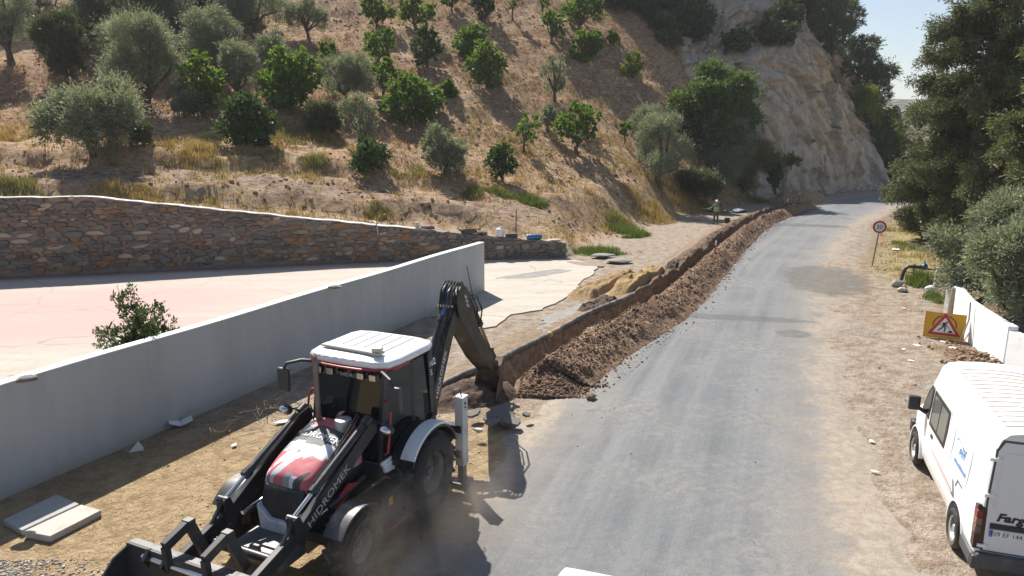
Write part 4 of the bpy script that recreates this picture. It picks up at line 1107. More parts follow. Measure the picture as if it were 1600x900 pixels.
make_tree('olive_tree', 'large olive tree overhanging the white wall behind the roadworks sign', 'olive tree', Vector((16.4, 24.9, 0)), 5.6, 5.6, 'bigolive', 511, None, lean=(3.3, -.9), trunk_r=.16)
make_tree('olive_tree', 'second olive at the right edge leaning over the nearer white wall panel', 'olive tree', Vector((16.4, 20.6, 0)), 4.6, 4.3, 'bigolive', 512, None, lean=(-1.0, .2), trunk_r=.15)
# ------------------------------------------------------------------ bay bush behind the plastered wall
rg = np.random.default_rng(77); bp = Vector((-8.35, 15.75, 0)); bush = thing('bay_bush', 'leafy green bush rising behind the plastered wall in the yard', 'bush', bp)
tb = MB(); P_, D_ = [], []
for i in range(28):
    az = rg.uniform(0, 2 * PI); sp_ = rg.uniform(.15, .95); top = np.array((math.cos(az) * sp_ * 1.25 - .15, math.sin(az) * sp_ * .8, rg.uniform(1.7, 2.8) - sp_ * .3))
    if i == 0: top = np.array((-.75, .1, 3.12))
    if i == 1: top = np.array((-.45, .1, 3.0))
    b0 = np.array((rg.uniform(-.1, .1), rg.uniform(-.1, .1), 0)); md = (b0 + top) / 2 + rg.normal(size=3) * .08
    tb.tube([tuple(b0), tuple(md), tuple(top)], [.02, .013, .005], 5)
    for j in range(7):
        f = .48 + .52 * (j + rg.uniform(0, 1)) / 7; q = (1 - f) ** 2 * b0 + 2 * f * (1 - f) * md + f * f * top
        for kx in range(3):
            tip = q + rg.normal(size=3) * .12
            n = 17; P_.append(tip + rg.normal(size=(n, 3)) * .045); dd = rg.normal(size=(n, 3)) * .7 + np.array((0, 0, .5)) + (tip - np.array((0, 0, 1.8))) * .3; D_.append(dd)
P_ = np.vstack(P_); D_ = np.vstack(D_); D_ /= np.linalg.norm(D_, axis=1)[:, None]
kp = ((P_[:, 0] + bp.x - A_[0]) * nW[0] + (P_[:, 1] + bp.y - A_[1]) * nW[1]) > .34; P_, D_ = P_[kp], D_[kp]
v, f = leaf_quads(P_, D_, .125 * rg.uniform(.6, 1.2, len(P_)), .042 * rg.uniform(.8, 1.2, len(P_)), rg)
link('crown', np_mesh('crown', v, f, [leaf_mat('bay_leaves', (.05, .085, .025), (.12, .165, .05), .3, .4)]), bush); tb.build('stems', M_['bark'], bush)
# ------------------------------------------------------------------ grass and weeds
def tufts(name, X, Y, h, nbl, spread, m, seed, lean=.5, wd=.012, zf=None, **kw):
    rg = np.random.default_rng(seed); n = len(X)
    Zg = ground_z(X, Y) if zf is None else zf
    hh_ = np.broadcast_to(h, (n,)) * rg.uniform(.5, 1.3, n)
    bx = np.repeat(X, nbl) + rg.normal(size=n * nbl) * spread; by = np.repeat(Y, nbl) + rg.normal(size=n * nbl) * spread; bz_ = np.repeat(Zg, nbl) - .02
    az = rg.uniform(0, 2 * PI, n * nbl); ln = rg.uniform(.1, 1, n * nbl) * lean; H_ = np.repeat(hh_, nbl) * rg.uniform(.5, 1.1, n * nbl)
    tip = np.stack([bx + np.cos(az) * ln * H_, by + np.sin(az) * ln * H_, bz_ + H_], 1)
    w2 = wd * rg.uniform(.6, 1.5, n * nbl); a2 = az + PI / 2 + rg.normal(size=n * nbl) * .6
    sd_ = np.stack([np.cos(a2) * w2, np.sin(a2) * w2, 0 * w2], 1); b0 = np.stack([bx, by, bz_], 1)
    V = np.stack([b0 - sd_, b0 + sd_, tip], 1).reshape(-1, 3)
    return link(name, np_mesh(name, V, np.arange(len(V)).reshape(-1, 3), [m]), kind='stuff', **kw)
gm = leaf_mat('dry_grass_blades', (.30, .20, .085), (.52, .39, .19), .3, .8, .1)
gm2 = leaf_mat('green_weed_blades', (.075, .12, .025), (.19, .24, .07), .35, .6, .2)
gm3 = leaf_mat('olive_weed_blades', (.16, .165, .06), (.31, .28, .12), .3, .7, .2)
gm4 = leaf_mat('brown_stubble', (.20, .12, .06), (.36, .235, .125), .25, .8, .1)
rg = np.random.default_rng(9)
def scatter(n, x0, x1, y0, y1, f):
    X = rg.uniform(x0, x1, n); Y = rg.uniform(y0, y1, n); k_ = rg.uniform(0, 1, n) < f(X, Y); return X[k_], Y[k_]
def hd(X, Y): return sdist(X, Y, FOOT)[0]
def f1(X, Y):
    d = hd(X, Y); n_ = fbm(X * .3, Y * .3, 25) * .5 + .5
    bnd = np.exp(-((d - 4.8) / 2.2) ** 2) * sstep(8, -2, X)
    return (d > .8) * (.12 + .88 * sstep(.42, .62, n_) * sstep(22, 6, d)) * (1 - .8 * bnd) * sstep(85, 60, d)
X, Y = scatter(42000, -46, 30, 33, 88, f1); tufts('dry_grass', X, Y, .42, 6, .12, gm, 1, .7, .02)
def f2(X, Y): return (hd(X, Y) > 6) * sstep(.4, .62, fbm(X * .4, Y * .4, 26) * .5 + .5)
X, Y = scatter(26000, -40, 24, 44, 92, f2); tufts('hillside_stubble', X, Y, .22, 5, .2, gm4, 2, 1.6, .03)
def patch(cx, cy, rx_, ry_, n, h, m, seed, name='green_weeds', nbl=8, sp=.1, wd=.018):
    r_ = np.sqrt(rg.uniform(0, 1, n)); a = rg.uniform(0, 2 * PI, n); X = cx + np.cos(a) * r_ * rx_; Y = cy + np.sin(a) * r_ * ry_
    k_ = fbm(X * .8, Y * .8, seed) > -.15 + .25 * (r_ > .75); X, Y = X[k_], Y[k_]; h = h * (1.05 - .7 * r_[k_] ** 2) * (.75 + .8 * np.clip(fbm(X * .9, Y * .9, seed + 9) + .3, 0, 1))
    return tufts(name, X, Y, h, nbl, sp, m, seed, .8, wd)
def pxpatch(px, py, wp, dp, n, h, m, seed, **kw):
    c = hit(px, py); s_ = c.y / CAM_F; patch(c.x, c.y, wp / 2 * s_, dp, n, h, m, seed, **kw)
pxpatch(945, 394, 120, 1.5, 900, .36, gm2, 11); pxpatch(978, 365, 74, 2.0, 700, .75, gm2, 12); pxpatch(770, 303, 130, 1.3, 900, .34, gm2, 13); pxpatch(832, 315, 66, 1.3, 520, .5, gm2, 14); pxpatch(965, 345, 60, 1.4, 300, .7, gm3, 10, name='pale_weeds')
pxpatch(470, 215, 130, 2.6, 700, .6, gm3, 15, name='pale_weeds'); pxpatch(500, 185, 90, 2.6, 420, .9, gm3, 16, name='pale_weeds'); pxpatch(410, 240, 80, 1.2, 260, .5, gm3, 17, name='pale_weeds')
pxpatch(30, 292, 70, 1.1, 300, .55, gm3, 18, name='pale_weeds'); pxpatch(490, 255, 50, .8, 160, .5, gm3, 19, name='pale_weeds'); pxpatch(1010, 330, 90, 2.6, 420, .7, gm, 20, name='dry_weeds')
pxpatch(1100, 325, 110, 2.0, 420, .8, gm3, 21, name='pale_weeds'); pxpatch(1060, 310, 100, 2.2, 400, .9, gm, 22, name='dry_weeds'); pxpatch(590, 340, 40, .7, 120, .55, gm3, 23, name='pale_weeds')
pxpatch(200, 300, 120, .8, 300, .5, gm, 24, name='dry_weeds'); pxpatch(330, 310, 60, .7, 140, .6, gm3, 25, name='pale_weeds'); pxpatch(630, 270, 90, 2.0, 260, .5, gm3, 26, name='pale_weeds')
pxpatch(25, 215, 90, 2.4, 360, .9, gm, 27, name='dry_weeds'); pxpatch(290, 235, 110, 1.6, 420, .6, gm, 28, name='dry_weeds'); pxpatch(1180, 315, 60, 1.5, 200, .6, gm3, 29, name='pale_weeds')
def fcl(X, Y): d = hd(X, Y); return (d > .6) * (.25 + .75 * sstep(-.1, .3, fbm(X * .3, Y * .3, 71)))
X, Y = scatter(15000, -46, 26, 33, 92, fcl)
rr_ = .04 + .13 * rg.uniform(0, 1, len(X)) ** 3
k = NT('slope_clod_earth'); r_ = k.n('NewGeometry').outputs['Random Per Island']; k.l(k.mix(r_, (.22, .12, .065), (.46, .29, .165)), k.b.inputs['Base Color']); k.b.inputs['Roughness'].default_value = 1; k.b.inputs['Specular IOR Level'].default_value = .1
clods('slope_clods', X, Y, ground_z(X, Y) + rr_ * .2, rr_, k.m, 77, kind='stuff')
# right verge: dry grass beyond the sign, green weeds by the standpipe
def f3(X, Y): return sstep(-4.6, -7.0, sdist(X, Y, roadX[::6])[0]) * sstep(30, 38, Y) * (.25 + .75 * sstep(.4, .6, fbm(X * .5, Y * .5, 46) * .5 + .5))
X, Y = scatter(16000, 14, 48, 29, 66, f3); tufts('verge_grass', X, Y, .26, 7, .12, gm, 31, .9, .018)
X, Y = scatter(5000, 14, 40, 27, 58, lambda X, Y: f3(X, Y) * (fbm(X * .35, Y * .35, 49) > .05)); tufts('verge_weeds', X, Y, .24, 7, .12, gm3, 38, .9, .018)
def f5(X, Y): d = hd(X, Y); return (d > 3) * sstep(.08, .35, fbm(X * .16, Y * .16, 64)) * sstep(12, -4, X) * sstep(34, 18, d)
X, Y = scatter(9000, -46, 12, 35, 75, f5); tufts('slope_weeds', X, Y, .38, 7, .14, gm3, 39, .8, .02)
pxpatch(1438, 442, 70, 1.6, 620, .55, gm2, 32); pxpatch(1420, 385, 60, 2.2, 260, .22, gm2, 33); pxpatch(1400, 360, 90, 2.4, 160, .25, gm3, 34, name='pale_weeds'); pxpatch(1470, 470, 60, 1.0, 220, .45, gm2, 35)
pxpatch(1450, 367, 60, 1.2, 280, .75, gm, 36, name='dry_weeds'); pxpatch(1430, 490, 60, .8, 160, .06, gm2, 37)
# strip between plastered wall and machine: flattened straw
def f4(X, Y):
    r_ = (X - A_[0]) * nW[0] + (Y - A_[1]) * nW[1]; q = sdist(X, Y, roadX[::6])[0]
    return (r_ < -.05) * sstep(2.6, 3.6, q) * (.25 + .75 * sstep(.35, .6, fbm(X * .9, Y * .9, 47) * .5 + .5)) * sstep(20, 15, Y)
X, Y = scatter(17000, -12, 0, 8, 20, f4); tufts('straw', X, Y, .055, 6, .06, gm, 41, 2.2, .006)
# ------------------------------------------------------------------ backhoe loader  (local x forward, y to its left, z up)
BH = thing('backhoe_loader', 'black and white backhoe loader with red and white tarpaulin on its bonnet, digging the trench', 'backhoe loader', (-2.437, 11.769, 0), -2.002)
def V3(*a): return Vector(a)
b = MB(); b.box((.75, 0, .82), (3.3, .62, .42)); b.box((-.9, 0, .9), (.7, 1.3, .5)); b.box((1.9, 0, .62), (.5, .5, .3)); b.box((2.08, 0, .53), (.22, 1.8, .2)); b.box((0, 0, .74), (.34, 1.5, .34)); b.box((1.15, 0, 1.05), (.9, .8, .5))
b.build('chassis', M_['black'], BH, .02)
def tread_tyre(R_, W_, rim, lugs, lugh):
    t = MB(); h = W_ / 2
    t.lathe([(rim, -h * .75), (rim + .03, -h * .95), (R_ * .80, -h * 1.04), (R_ - lugh * 1.6, -h * .93), (R_ - lugh, -h * .75), (R_ - lugh, h * .75), (R_ - lugh * 1.6, h * .93), (R_ * .80, h * 1.04), (rim + .03, h * .95), (rim, h * .75)], 40)
    for i in range(lugs):
        for sd_ in (-1, 1):
            a = 2 * PI * (i + (.5 if sd_ > 0 else 0)) / lugs
            for (y0, y1, da0, da1) in ((.02, .62, .0, .17), (.58, 1.0, .16, .24)):
                p0 = V3((R_ - lugh * .45) * math.cos(a + da0), sd_ * h * y0, (R_ - lugh * .45) * math.sin(a + da0)); r1 = R_ - lugh * (.5 if y1 < .9 else 1.0)
                p1 = V3(r1 * math.cos(a + da1), sd_ * h * y1, r1 * math.sin(a + da1))
                t.bar(p0, p1, R_ * .075, lugh * 1.15, 0, tuple((p0 + p1).normalized()))
    return t
def wheel(x, y, R_, W_, rim, sd_, lugs, lugh):
    w_ = MB(); h = W_ / 2; s_ = sd_
    w_.lathe([(.02, s_ * h * .25), (rim * .35, s_ * h * .28), (rim * .42, s_ * h * .15), (rim * .80, s_ * h * .05), (rim * .86, s_ * h * .5), (rim * .99, s_ * h * .72), (rim * 1.03, s_ * h * .78), (rim, s_ * h * .4), (rim, -s_ * h * .7)], 28)
    for i in range(8): w_.cyl((rim * .58 * math.cos(i * PI / 4), s_ * h * .05, rim * .58 * math.sin(i * PI / 4)), (rim * .58 * math.cos(i * PI / 4), s_ * h * .2, rim * .58 * math.sin(i * PI / 4)), .022, 6)
    w_.lathe([(.0, s_ * h * .5), (rim * .2, s_ * h * .48), (rim * .26, s_ * h * .2)], 14)
    o = w_.build('wheel', mat('dusty_rim', (.14, .13, .12), .6, .2, 6, dirt=DUST, dirt_amt=.6) if 'rim' not in M_ else M_['rim'], BH, loc=(x, y, R_))
    M_['rim'] = o.data.materials[0]
    tread_tyre(R_, W_, rim, lugs, lugh).build('tyre', M_['rubber'], o)
    return o
for sd_ in (1, -1):
    wheel(-.05, sd_ * .97, .735, .46, .36, sd_, 20, .05)
    o = wheel(2.08, sd_ * 1.06, .545, .36, .25, sd_, 15, .075)
# cab -------------------------------------------------------------------
CW = .72
def cabpt(x, y, z): return (x, y, z)
pil = MB()
for s_ in (1, -1):
    y1, y0 = s_ * .70, s_ * .74
    pil.bar((.86, y0 * .92, 1.2), (.60, y1 * .95, 2.74), .07, .09); pil.bar((-.10, y0, 1.3), (-.14, y1, 2.74), .07, .08)
    pil.bar((-.78, y0, 1.45), (-.66, y1, 2.74), .10, .12); pil.bar((.86, y0 * .96, 1.18), (-.2, y0, 1.18), .06, .07); pil.bar((.60, y1 * .95, 2.74), (-.66, y1, 2.74), .07, .09)
    pil.bar((-.2, y0, 1.18), (-.78, y0, 1.5), .06, .07)
pil.bar((.86, -.66, 1.2), (.86, .66, 1.2), .08, .09, up=(1, 0, 0)); pil.bar((.6, -.66, 2.72), (.6, .66, 2.72), .09, .10); pil.bar((-.66, -.66, 2.72), (-.66, .66, 2.72), .09, .10); pil.bar((-.78, -.7, 1.5), (-.78, .7, 1.5), .08, .09)
pil.build('cab_frame', M_['black'], BH, .012)
fl = MB(); fl.prism([(.92, .95), (.92, 1.24), (-.2, 1.24), (-.75, 1.52), (-.9, 1.52), (-.9, .95)], -.72, .72); fl.build('cab_floor', M_['dark'], BH, .02)
def pane(name, q, th=.012):
    a = [Vector(p) for p in q]; n = (a[1] - a[0]).cross(a[2] - a[0]).normalized() * th
    g = MB(); g.add([tuple(p) for p in a] + [tuple(p + n) for p in a], [(0, 1, 2, 3), (7, 6, 5, 4), (0, 4, 5, 1), (1, 5, 6, 2), (2, 6, 7, 3), (3, 7, 4, 0)])
    return g.build(name, M_['glass'], BH)
wsh = pane('windscreen', [(.865, -.62, 1.26), (.865, .62, 1.26), (.615, .62, 2.66), (.615, -.62, 2.66)])
for s_ in (1, -1):
    pane('door_window', [(.80, s_ * .695, 1.26), (-.06, s_ * .735, 1.26), (-.11, s_ * .705, 2.68), (.57, s_ * .675, 2.68)])
    pane('side_window', [(-.16, s_ * .74, 1.36), (-.70, s_ * .74, 1.62), (-.63, s_ * .705, 2.68), (-.18, s_ * .705, 2.68)])
pane('rear_window', [(-.77, .62, 1.58), (-.77, -.62, 1.58), (-.68, -.62, 2.66), (-.68, .62, 2.66)])
st = MB(); st.box((-.15, 0, 1.55), (.5, .5, .16)); st.box((-.42, 0, 1.95), (.14, .48, .7)); st.box((-.15, 0, 1.36), (.3, .3, .3)); st.build('seat', M_['dark'], BH, .04)
st = MB(); st.lathe([(.17, -.015), (.2, 0), (.17, .015), (.15, 0), (.17, -.015)], 20, axis=2, M=Matrix.Translation((.38, 0, 1.82)) @ Matrix.Rotation(R(-28), 4, 'Y')); st.tube([(.38, 0, 1.82), (.55, 0, 1.3)], .03); st.box((.66, .1, 1.45), (.16, .7, .4)); st.build('steering_wheel', M_['dark'], BH)
# roof --------------------------------------------------------------------
rf = MB()
out = [(.80, .30), (.77, .60), (.66, .80), (.40, .86), (-.50, .86), (-.70, .78), (-.78, .5)]
out = out + [(x, -y) for x, y in reversed(out)]
n = len(out)
def ring(sc, z): return [(x * sc[0] + (1 - sc[0]) * .0, y * sc[1], z) for x, y in out]
L_r = [ring((1, 1), 2.795), ring((1.015, 1.015), 2.85), ring((.985, .98), 2.905), ring((.82, .86), 2.955)]
v = sum(L_r, []); f = [(i * n + j, i * n + (j + 1) % n, i * n + n + (j + 1) % n, i * n + n + j) for i in range(3) for j in range(n)] + [tuple(reversed(range(n))), tuple(range(3 * n, 4 * n))]
rf.add(v, f, 0, True)
roof = rf.build('roof', M_['white'], BH, .015)
rb = MB()
for y in (-.46, -.23, 0, .23, .46):
    rb.prism([(-.58, 2.950), (-.55, 2.972), (.40, 2.972), (.46, 2.950)], y - .045, y + .045)
for y in np.linspace(-.55, .55, 7): rb.box((.72, y, 2.895), (.14, .10, .035))
rb.build('roof_rib', M_['white'], roof, .012)
for x, y in ((-.45, .64), (-.45, -.64), (.05, .66)): MB().cyl((x, y, 2.93), (x, y, 2.949), .05, 14).build('roof_vent', M_['grey'], roof)
rl = MB(); path = [(.20, .88, 2.795), (.55, .88, 2.79), (.75, .72, 2.785), (.855, .35, 2.785), (.87, 0, 2.785), (.855, -.35, 2.785), (.75, -.72, 2.785), (.55, -.88, 2.79), (.30, -.88, 2.795)]
rl.tube(path, .02, 8); rl.build('roof_rail', M_['red'], roof)
for y in (-.52, -.28, .34, .58):
    l_ = MB(); l_.box((.78, y, 2.66), (.09, .14, .12)); l_.box((.76, y, 2.74), (.03, .03, .06)); o = l_.build('work_lamp', M_['black'], BH, .012)
    l_ = MB(); l_.box((.828, y, 2.655), (.012, .12, .10)); l_.build('lamp_glass', M_['chrome'], o, .01)
text('HIDROMEK', .085, frame((.665, -.18, 2.55), (0, 1, 0), (-.25, 0, 1.4)), BH, M_['letg'], sx=1.25)
# bonnet with printed tarpaulin -----------------------------------------------
k = NT('printed_tarpaulin'); co = k.coord(); sp = k.n('SeparateXYZ'); k.l(co, sp.inputs[0])
mr_ = k.n('Mapping'); k.l(co, mr_.inputs[0]); mr_.inputs['Rotation'].default_value = (0, 0, R(27)); mp = k.n('Mapping'); k.l(mr_.outputs[0], mp.inputs[0]); mp.inputs['Scale'].default_value = (1.5, 6.5, .3)
vo = k.n('TexVoronoi'); vo.feature = 'F1'; k.l(mp.outputs[0], vo.inputs['Vector']); vo.inputs['Scale'].default_value = 1.25; vo.inputs['Randomness'].default_value = 1
sep = k.n('SeparateColor'); k.l(vo.outputs['Color'], sep.inputs[0])
r1 = k.n('ValToRGB'); r1.color_ramp.interpolation = 'CONSTANT'; k.l(sep.outputs[0], r1.inputs[0])
e_ = r1.color_ramp.elements; e_[0].color = (.62, .63, .65, 1); e_[1].position = .42; e_[1].color = (.27, .28, .29, 1)
for p_, c_ in ((.58, (.68, .69, .70)), (.80, (.06, .065, .07)), (.9, (.50, .52, .55))): q = e_.new(p_); q.color = (*c_, 1)
redz = k.math('LESS_THAN', k.math('ABSOLUTE', k.math('SUBTRACT', sp.outputs[0], 2.08)), k.math('ADD', .04, k.math('MULTIPLY', sep.outputs[1], .24)))
redz2 = k.math('LESS_THAN', sp.outputs[0], k.math('ADD', 1.12, k.math('MULTIPLY', sep.outputs[1], .22)))
rz_ = k.math('MULTIPLY', k.math('MAXIMUM', redz, redz2), k.math('LESS_THAN', sep.outputs[2], .82))
dz = k.math('LESS_THAN', k.math('ABSOLUTE', k.math('SUBTRACT', sp.outputs[0], 1.46)), k.math('ADD', .13, k.math('MULTIPLY', sep.outputs[2], .14)))
col = k.mix(dz, r1.outputs[0], (.07, .075, .08)); col = k.mix(rz_, col, (.52, .12, .14))
dn = k.ramp(k.noise(co, 5, 5, .65), .5, .8); col = k.mix(k.math('MULTIPLY', dn, .3), col, DUST)
k.l(col, k.b.inputs['Base Color']); k.b.inputs['Roughness'].default_value = .58; k.b.inputs['Specular IOR Level'].default_value = .4
k.bump(k.noise(co, 3.2, 2, .5), .03, .55); M_['tarp'] = k.m
hd_ = MB(); secs = []
HOOD = ((1.00, .50, 1.94), (1.12, .51, 1.93), (1.35, .51, 1.88), (1.6, .505, 1.80), (1.85, .495, 1.71), (2.05, .48, 1.625), (2.22, .46, 1.54), (2.32, .43, 1.46))
for x, wd, zt in HOOD:
    zb = 1.30 if x < 2.1 else 1.28
    secs.append([(x, wd, zb), (x, wd * 1.01, zt - .22), (x, wd * .95, zt - .08), (x, wd * .78, zt - .015), (x, wd * .4, zt + .012), (x, 0, zt + .02), (x, -wd * .4, zt + .012), (x, -wd * .78, zt - .015), (x, -wd * .95, zt - .08), (x, -wd * 1.01, zt - .22), (x, -wd, zb)])
n = 11; v = sum(secs, []); f = [(i * n + j, i * n + j + 1, i * n + n + j + 1, i * n + n + j) for i in range(len(secs) - 1) for j in range(n - 1)] + [tuple(range(n)), tuple(reversed(range(len(v) - n, len(v))))]
hd_.add(v, f, 0, True); bon = hd_.build('bonnet', M_['tarp'], BH)
sm_ = bon.modifiers.new('s', 'SUBSURF'); sm_.levels = 1; sm_.render_levels = 2
nf = V3(.40, 0, .98).normalized(); 
tx = text('HIDROMEK', .17, frame((1.56, -.43, 0), (0.03, 1, 0), (-1, .03, 0)), bon, M_['letw'], sx=1.0, depth=0)
for v_ in tx.data.vertices:
    xx, yy = v_.co.x, abs(v_.co.y); wd_, zt_ = np.interp(xx, [q[0] for q in HOOD], [q[1] for q in HOOD]), np.interp(xx, [q[0] for q in HOOD], [q[2] for q in HOOD])
    v_.co.z = zt_ + np.interp(yy / wd_, [0, .4, .78, .95], [.02, .012, -.015, -.08]) + .008
# engine sides, grille and nose
b = MB(); b.prism([(1.0, .95), (1.0, 1.32), (2.2, 1.32), (2.3, .95)], -.44, .44); b.build('engine_side_panel', M_['black'], BH, .02)
b = MB(); b.prism([(2.2, .72), (2.2, 1.36), (2.34, 1.34), (2.42, 1.1), (2.42, .72)], -.38, .38)
gri = b.build('grille', M_['dark'], BH, .02)
b = MB()
for z in np.linspace(.98, 1.28, 9): b.box((2.405 - max(0, z - 1.1) * .3 + .01, 0, z), (.015, .62, .012))
b.build('grille_slat', M_['black'], gri)
b = MB(); b.prism([(-.42, 1.08), (-.20, .86), (.20, .86), (.42, 1.08), (.36, .62), (-.36, .62)], 2.36, 2.50, axis=0); b.build('nose_panel', mat('scuffed_white_nose', (.66, .67, .67), .45, .05, 4, dirt=(.12, .1, .09), dirt_amt=.32, dscale=7), BH, .025)
b = MB(); b.box((2.72, 0, .56), (.52, .92, .24)); b.box((2.95, 0, .70), (.06, .12, .10)); b.box((2.72, .2, .69), (.3, .4, .03)); b.build('front_counterweight', mat('dusty_grey_weight', (.10, .10, .105), .45, .15, 5, dirt=DUST, dirt_amt=.3, metal=.3), BH, .03)
b = MB(); b.tube([(1.13, -.30, 1.85), (1.13, -.30, 2.80), (1.125, -.305, 2.90), (1.10, -.34, 2.96), (1.06, -.40, 2.985)], [.048, .048, .05, .05, .052], 14); b.tube([(1.13, -.3, 1.87), (1.13, -.3, 1.93)], .075, 14); b.build('exhaust_pipe', mat('exhaust_steel', (.20, .155, .13), .5, .25, 6, metal=.4, dirt=(.3, .27, .25), dirt_amt=.5), BH)
b = MB(); b.lathe([(.0, .0), (.10, .0), (.13, .015), (.135, .03), (.135, .15), (.13, .17), (.11, .178), (0, .18)], 24, axis=2, c=(1.24, .29, 1.90)); b.cyl((1.24, .29, 1.8), (1.24, .29, 1.91), .09, 16); b.build('air_precleaner', mat('cast_aluminium', (.45, .45, .44), .45, .12, 20, metal=.5), BH)
# mudguards -------------------------------------------------------------------
def arc_fender(cx, cz, R0, R1, a0, a1, y0, y1, n=14):
    v = []; f = []
    for i in range(n + 1):
        a = R(a0 + (a1 - a0) * i / n)
        for r in (R0, R1):
            for y in (y0, y1): v.append((cx + r * math.cos(a), y, cz + r * math.sin(a)))
    for i in range(n):
        q = 4 * i
        f += [(q, q + 1, q + 5, q + 4), (q + 2, q + 6, q + 7, q + 3), (q + 1, q + 3, q + 7, q + 5), (q, q + 4, q + 6, q + 2)]
    f += [(0, 2, 3, 1), (4 * n, 4 * n + 1, 4 * n + 3, 4 * n + 2)]
    return MB().add(v, f)
for s_ in (1, -1):
    o = arc_fender(-.05, .74, .80, .845, 28, 158, s_ * .74, s_ * 1.21).build('rear_mudguard', M_['black'], BH, .012)
    arc_fender(-.05, .74, .851, .892, 36, 128, s_ * .95, s_ * 1.225).build('mudguard_cover', M_['white'], o, .012)
    b = MB(); b.prism([(.86, 1.06), (.90, 1.20), (.72, 1.225), (.58, 1.15), (.60, 1.02)], s_ * .745, s_ * .80); b.prism([(.90, 1.18), (.90, 1.25), (.40, 1.25), (.55, 1.14)], s_ * .72, s_ * .765); b.build('sill_panel', M_['white'], BH, .012)
    arc_fender(2.08, .55, .60, .63, 35, 128, s_ * .90, s_ * 1.24, 9).build('front_mudguard', mat('grey_mudguard', (.065, .065, .065), .45, .12, 5, dirt=DUST, dirt_amt=.4) if 'fm' not in M_ else M_['fm'], BH, .008)
    # step box with red tread
    b = MB(); b.box((1.02, s_ * .86, .66), (.62, .36, .48)); o = b.build('step_box', M_['black'], BH, .03)
    b = MB(); b.box((1.02, s_ * .98, .33), (.5, .30, .05)); b.bar((.8, s_ * .9, .35), (.8, s_ * .9, .5), .04, .04); b.bar((1.24, s_ * .9, .35), (1.24, s_ * .9, .5), .04, .04); b.build('step_tread', mat('dull_red_step', (.22, .05, .04), .7, .2, 5, dirt=DUST, dirt_amt=.5) if 'ds' not in M_ else M_['ds'], o, .01)
    b = MB(); b.box((1.1, s_ * 1.044, .74), (.10, .008, .14)); b.build('reflector', mat('amber_reflector', (.62, .33, .06), .4, .1) if 'amb' not in M_ else M_['amb'], o)
    for nm_, key in (('grey_mudguard', 'fm'), ('dull_red_step', 'ds'), ('amber_reflector', 'amb')): M_[key] = bpy.data.materials[nm_]
    # grab rail, mirror, road lamp
    b = MB(); b.tube([(.80, s_ * .74, 1.35), (.84, s_ * .84, 1.42), (.78, s_ * .85, 1.75), (.72, s_ * .84, 2.10), (.68, s_ * .79, 2.22), (.66, s_ * .70, 2.24)], .020, 8); b.build('grab_rail', M_['red'], BH)
    b = MB(); b.tube([(.70, s_ * .66, 2.74), (.86, s_ * .82, 2.79), (.98, s_ * 1.04, 2.74), (1.0, s_ * 1.10, 2.64)], [.03, .032, .03, .025], 8); o = b.build('mirror_arm', M_['dark'], BH)
    b = MB(); b.box((.99, s_ * 1.12, 2.44), (.09, .24, .42)); b.build('mirror', mat('mirror_housing', (.05, .052, .055), .45, .1) if 'mh' not in M_ else M_['mh'], o, .035, seg=3); M_['mh'] = bpy.data.materials['mirror_housing']
    b = MB(); b.tube([(.9, s_ * .70, 1.95), (1.0, s_ * .86, 1.98), (1.08, s_ * .98, 1.96)], .025, 8); b.sphere((1.10, s_ * 1.02, 1.96), .115, 14, 8, sc=(.8, 1.15, .85)); o = b.build('headlamp', M_['dark'], BH)
    b = MB(); b.sphere((1.145, s_ * 1.02, 1.96), .10, 14, 8, sc=(.7, 1.1, .8)); b.build('lamp_glass', M_['chrome'], o)
text('102', .17, frame((-.60, .778, 2.44), (-1, 0, 0), (0, -.1, 1)), BH, M_['letw'], sx=.9)
text('S', .15, frame((-.63, .785, 2.27), (-1, 0, 0), (0, -.1, 1)), BH, M_['letw'])
b = MB(); b.prism([(-.80, 1.5), (-.64, 1.56), (-.58, 2.7), (-.72, 2.7)], .755, .772); b.prism([(-.80, 1.5), (-.64, 1.56), (-.58, 2.7), (-.72, 2.7)], -.772, -.755); b.build('pillar_cover', M_['dark'], BH, .004)
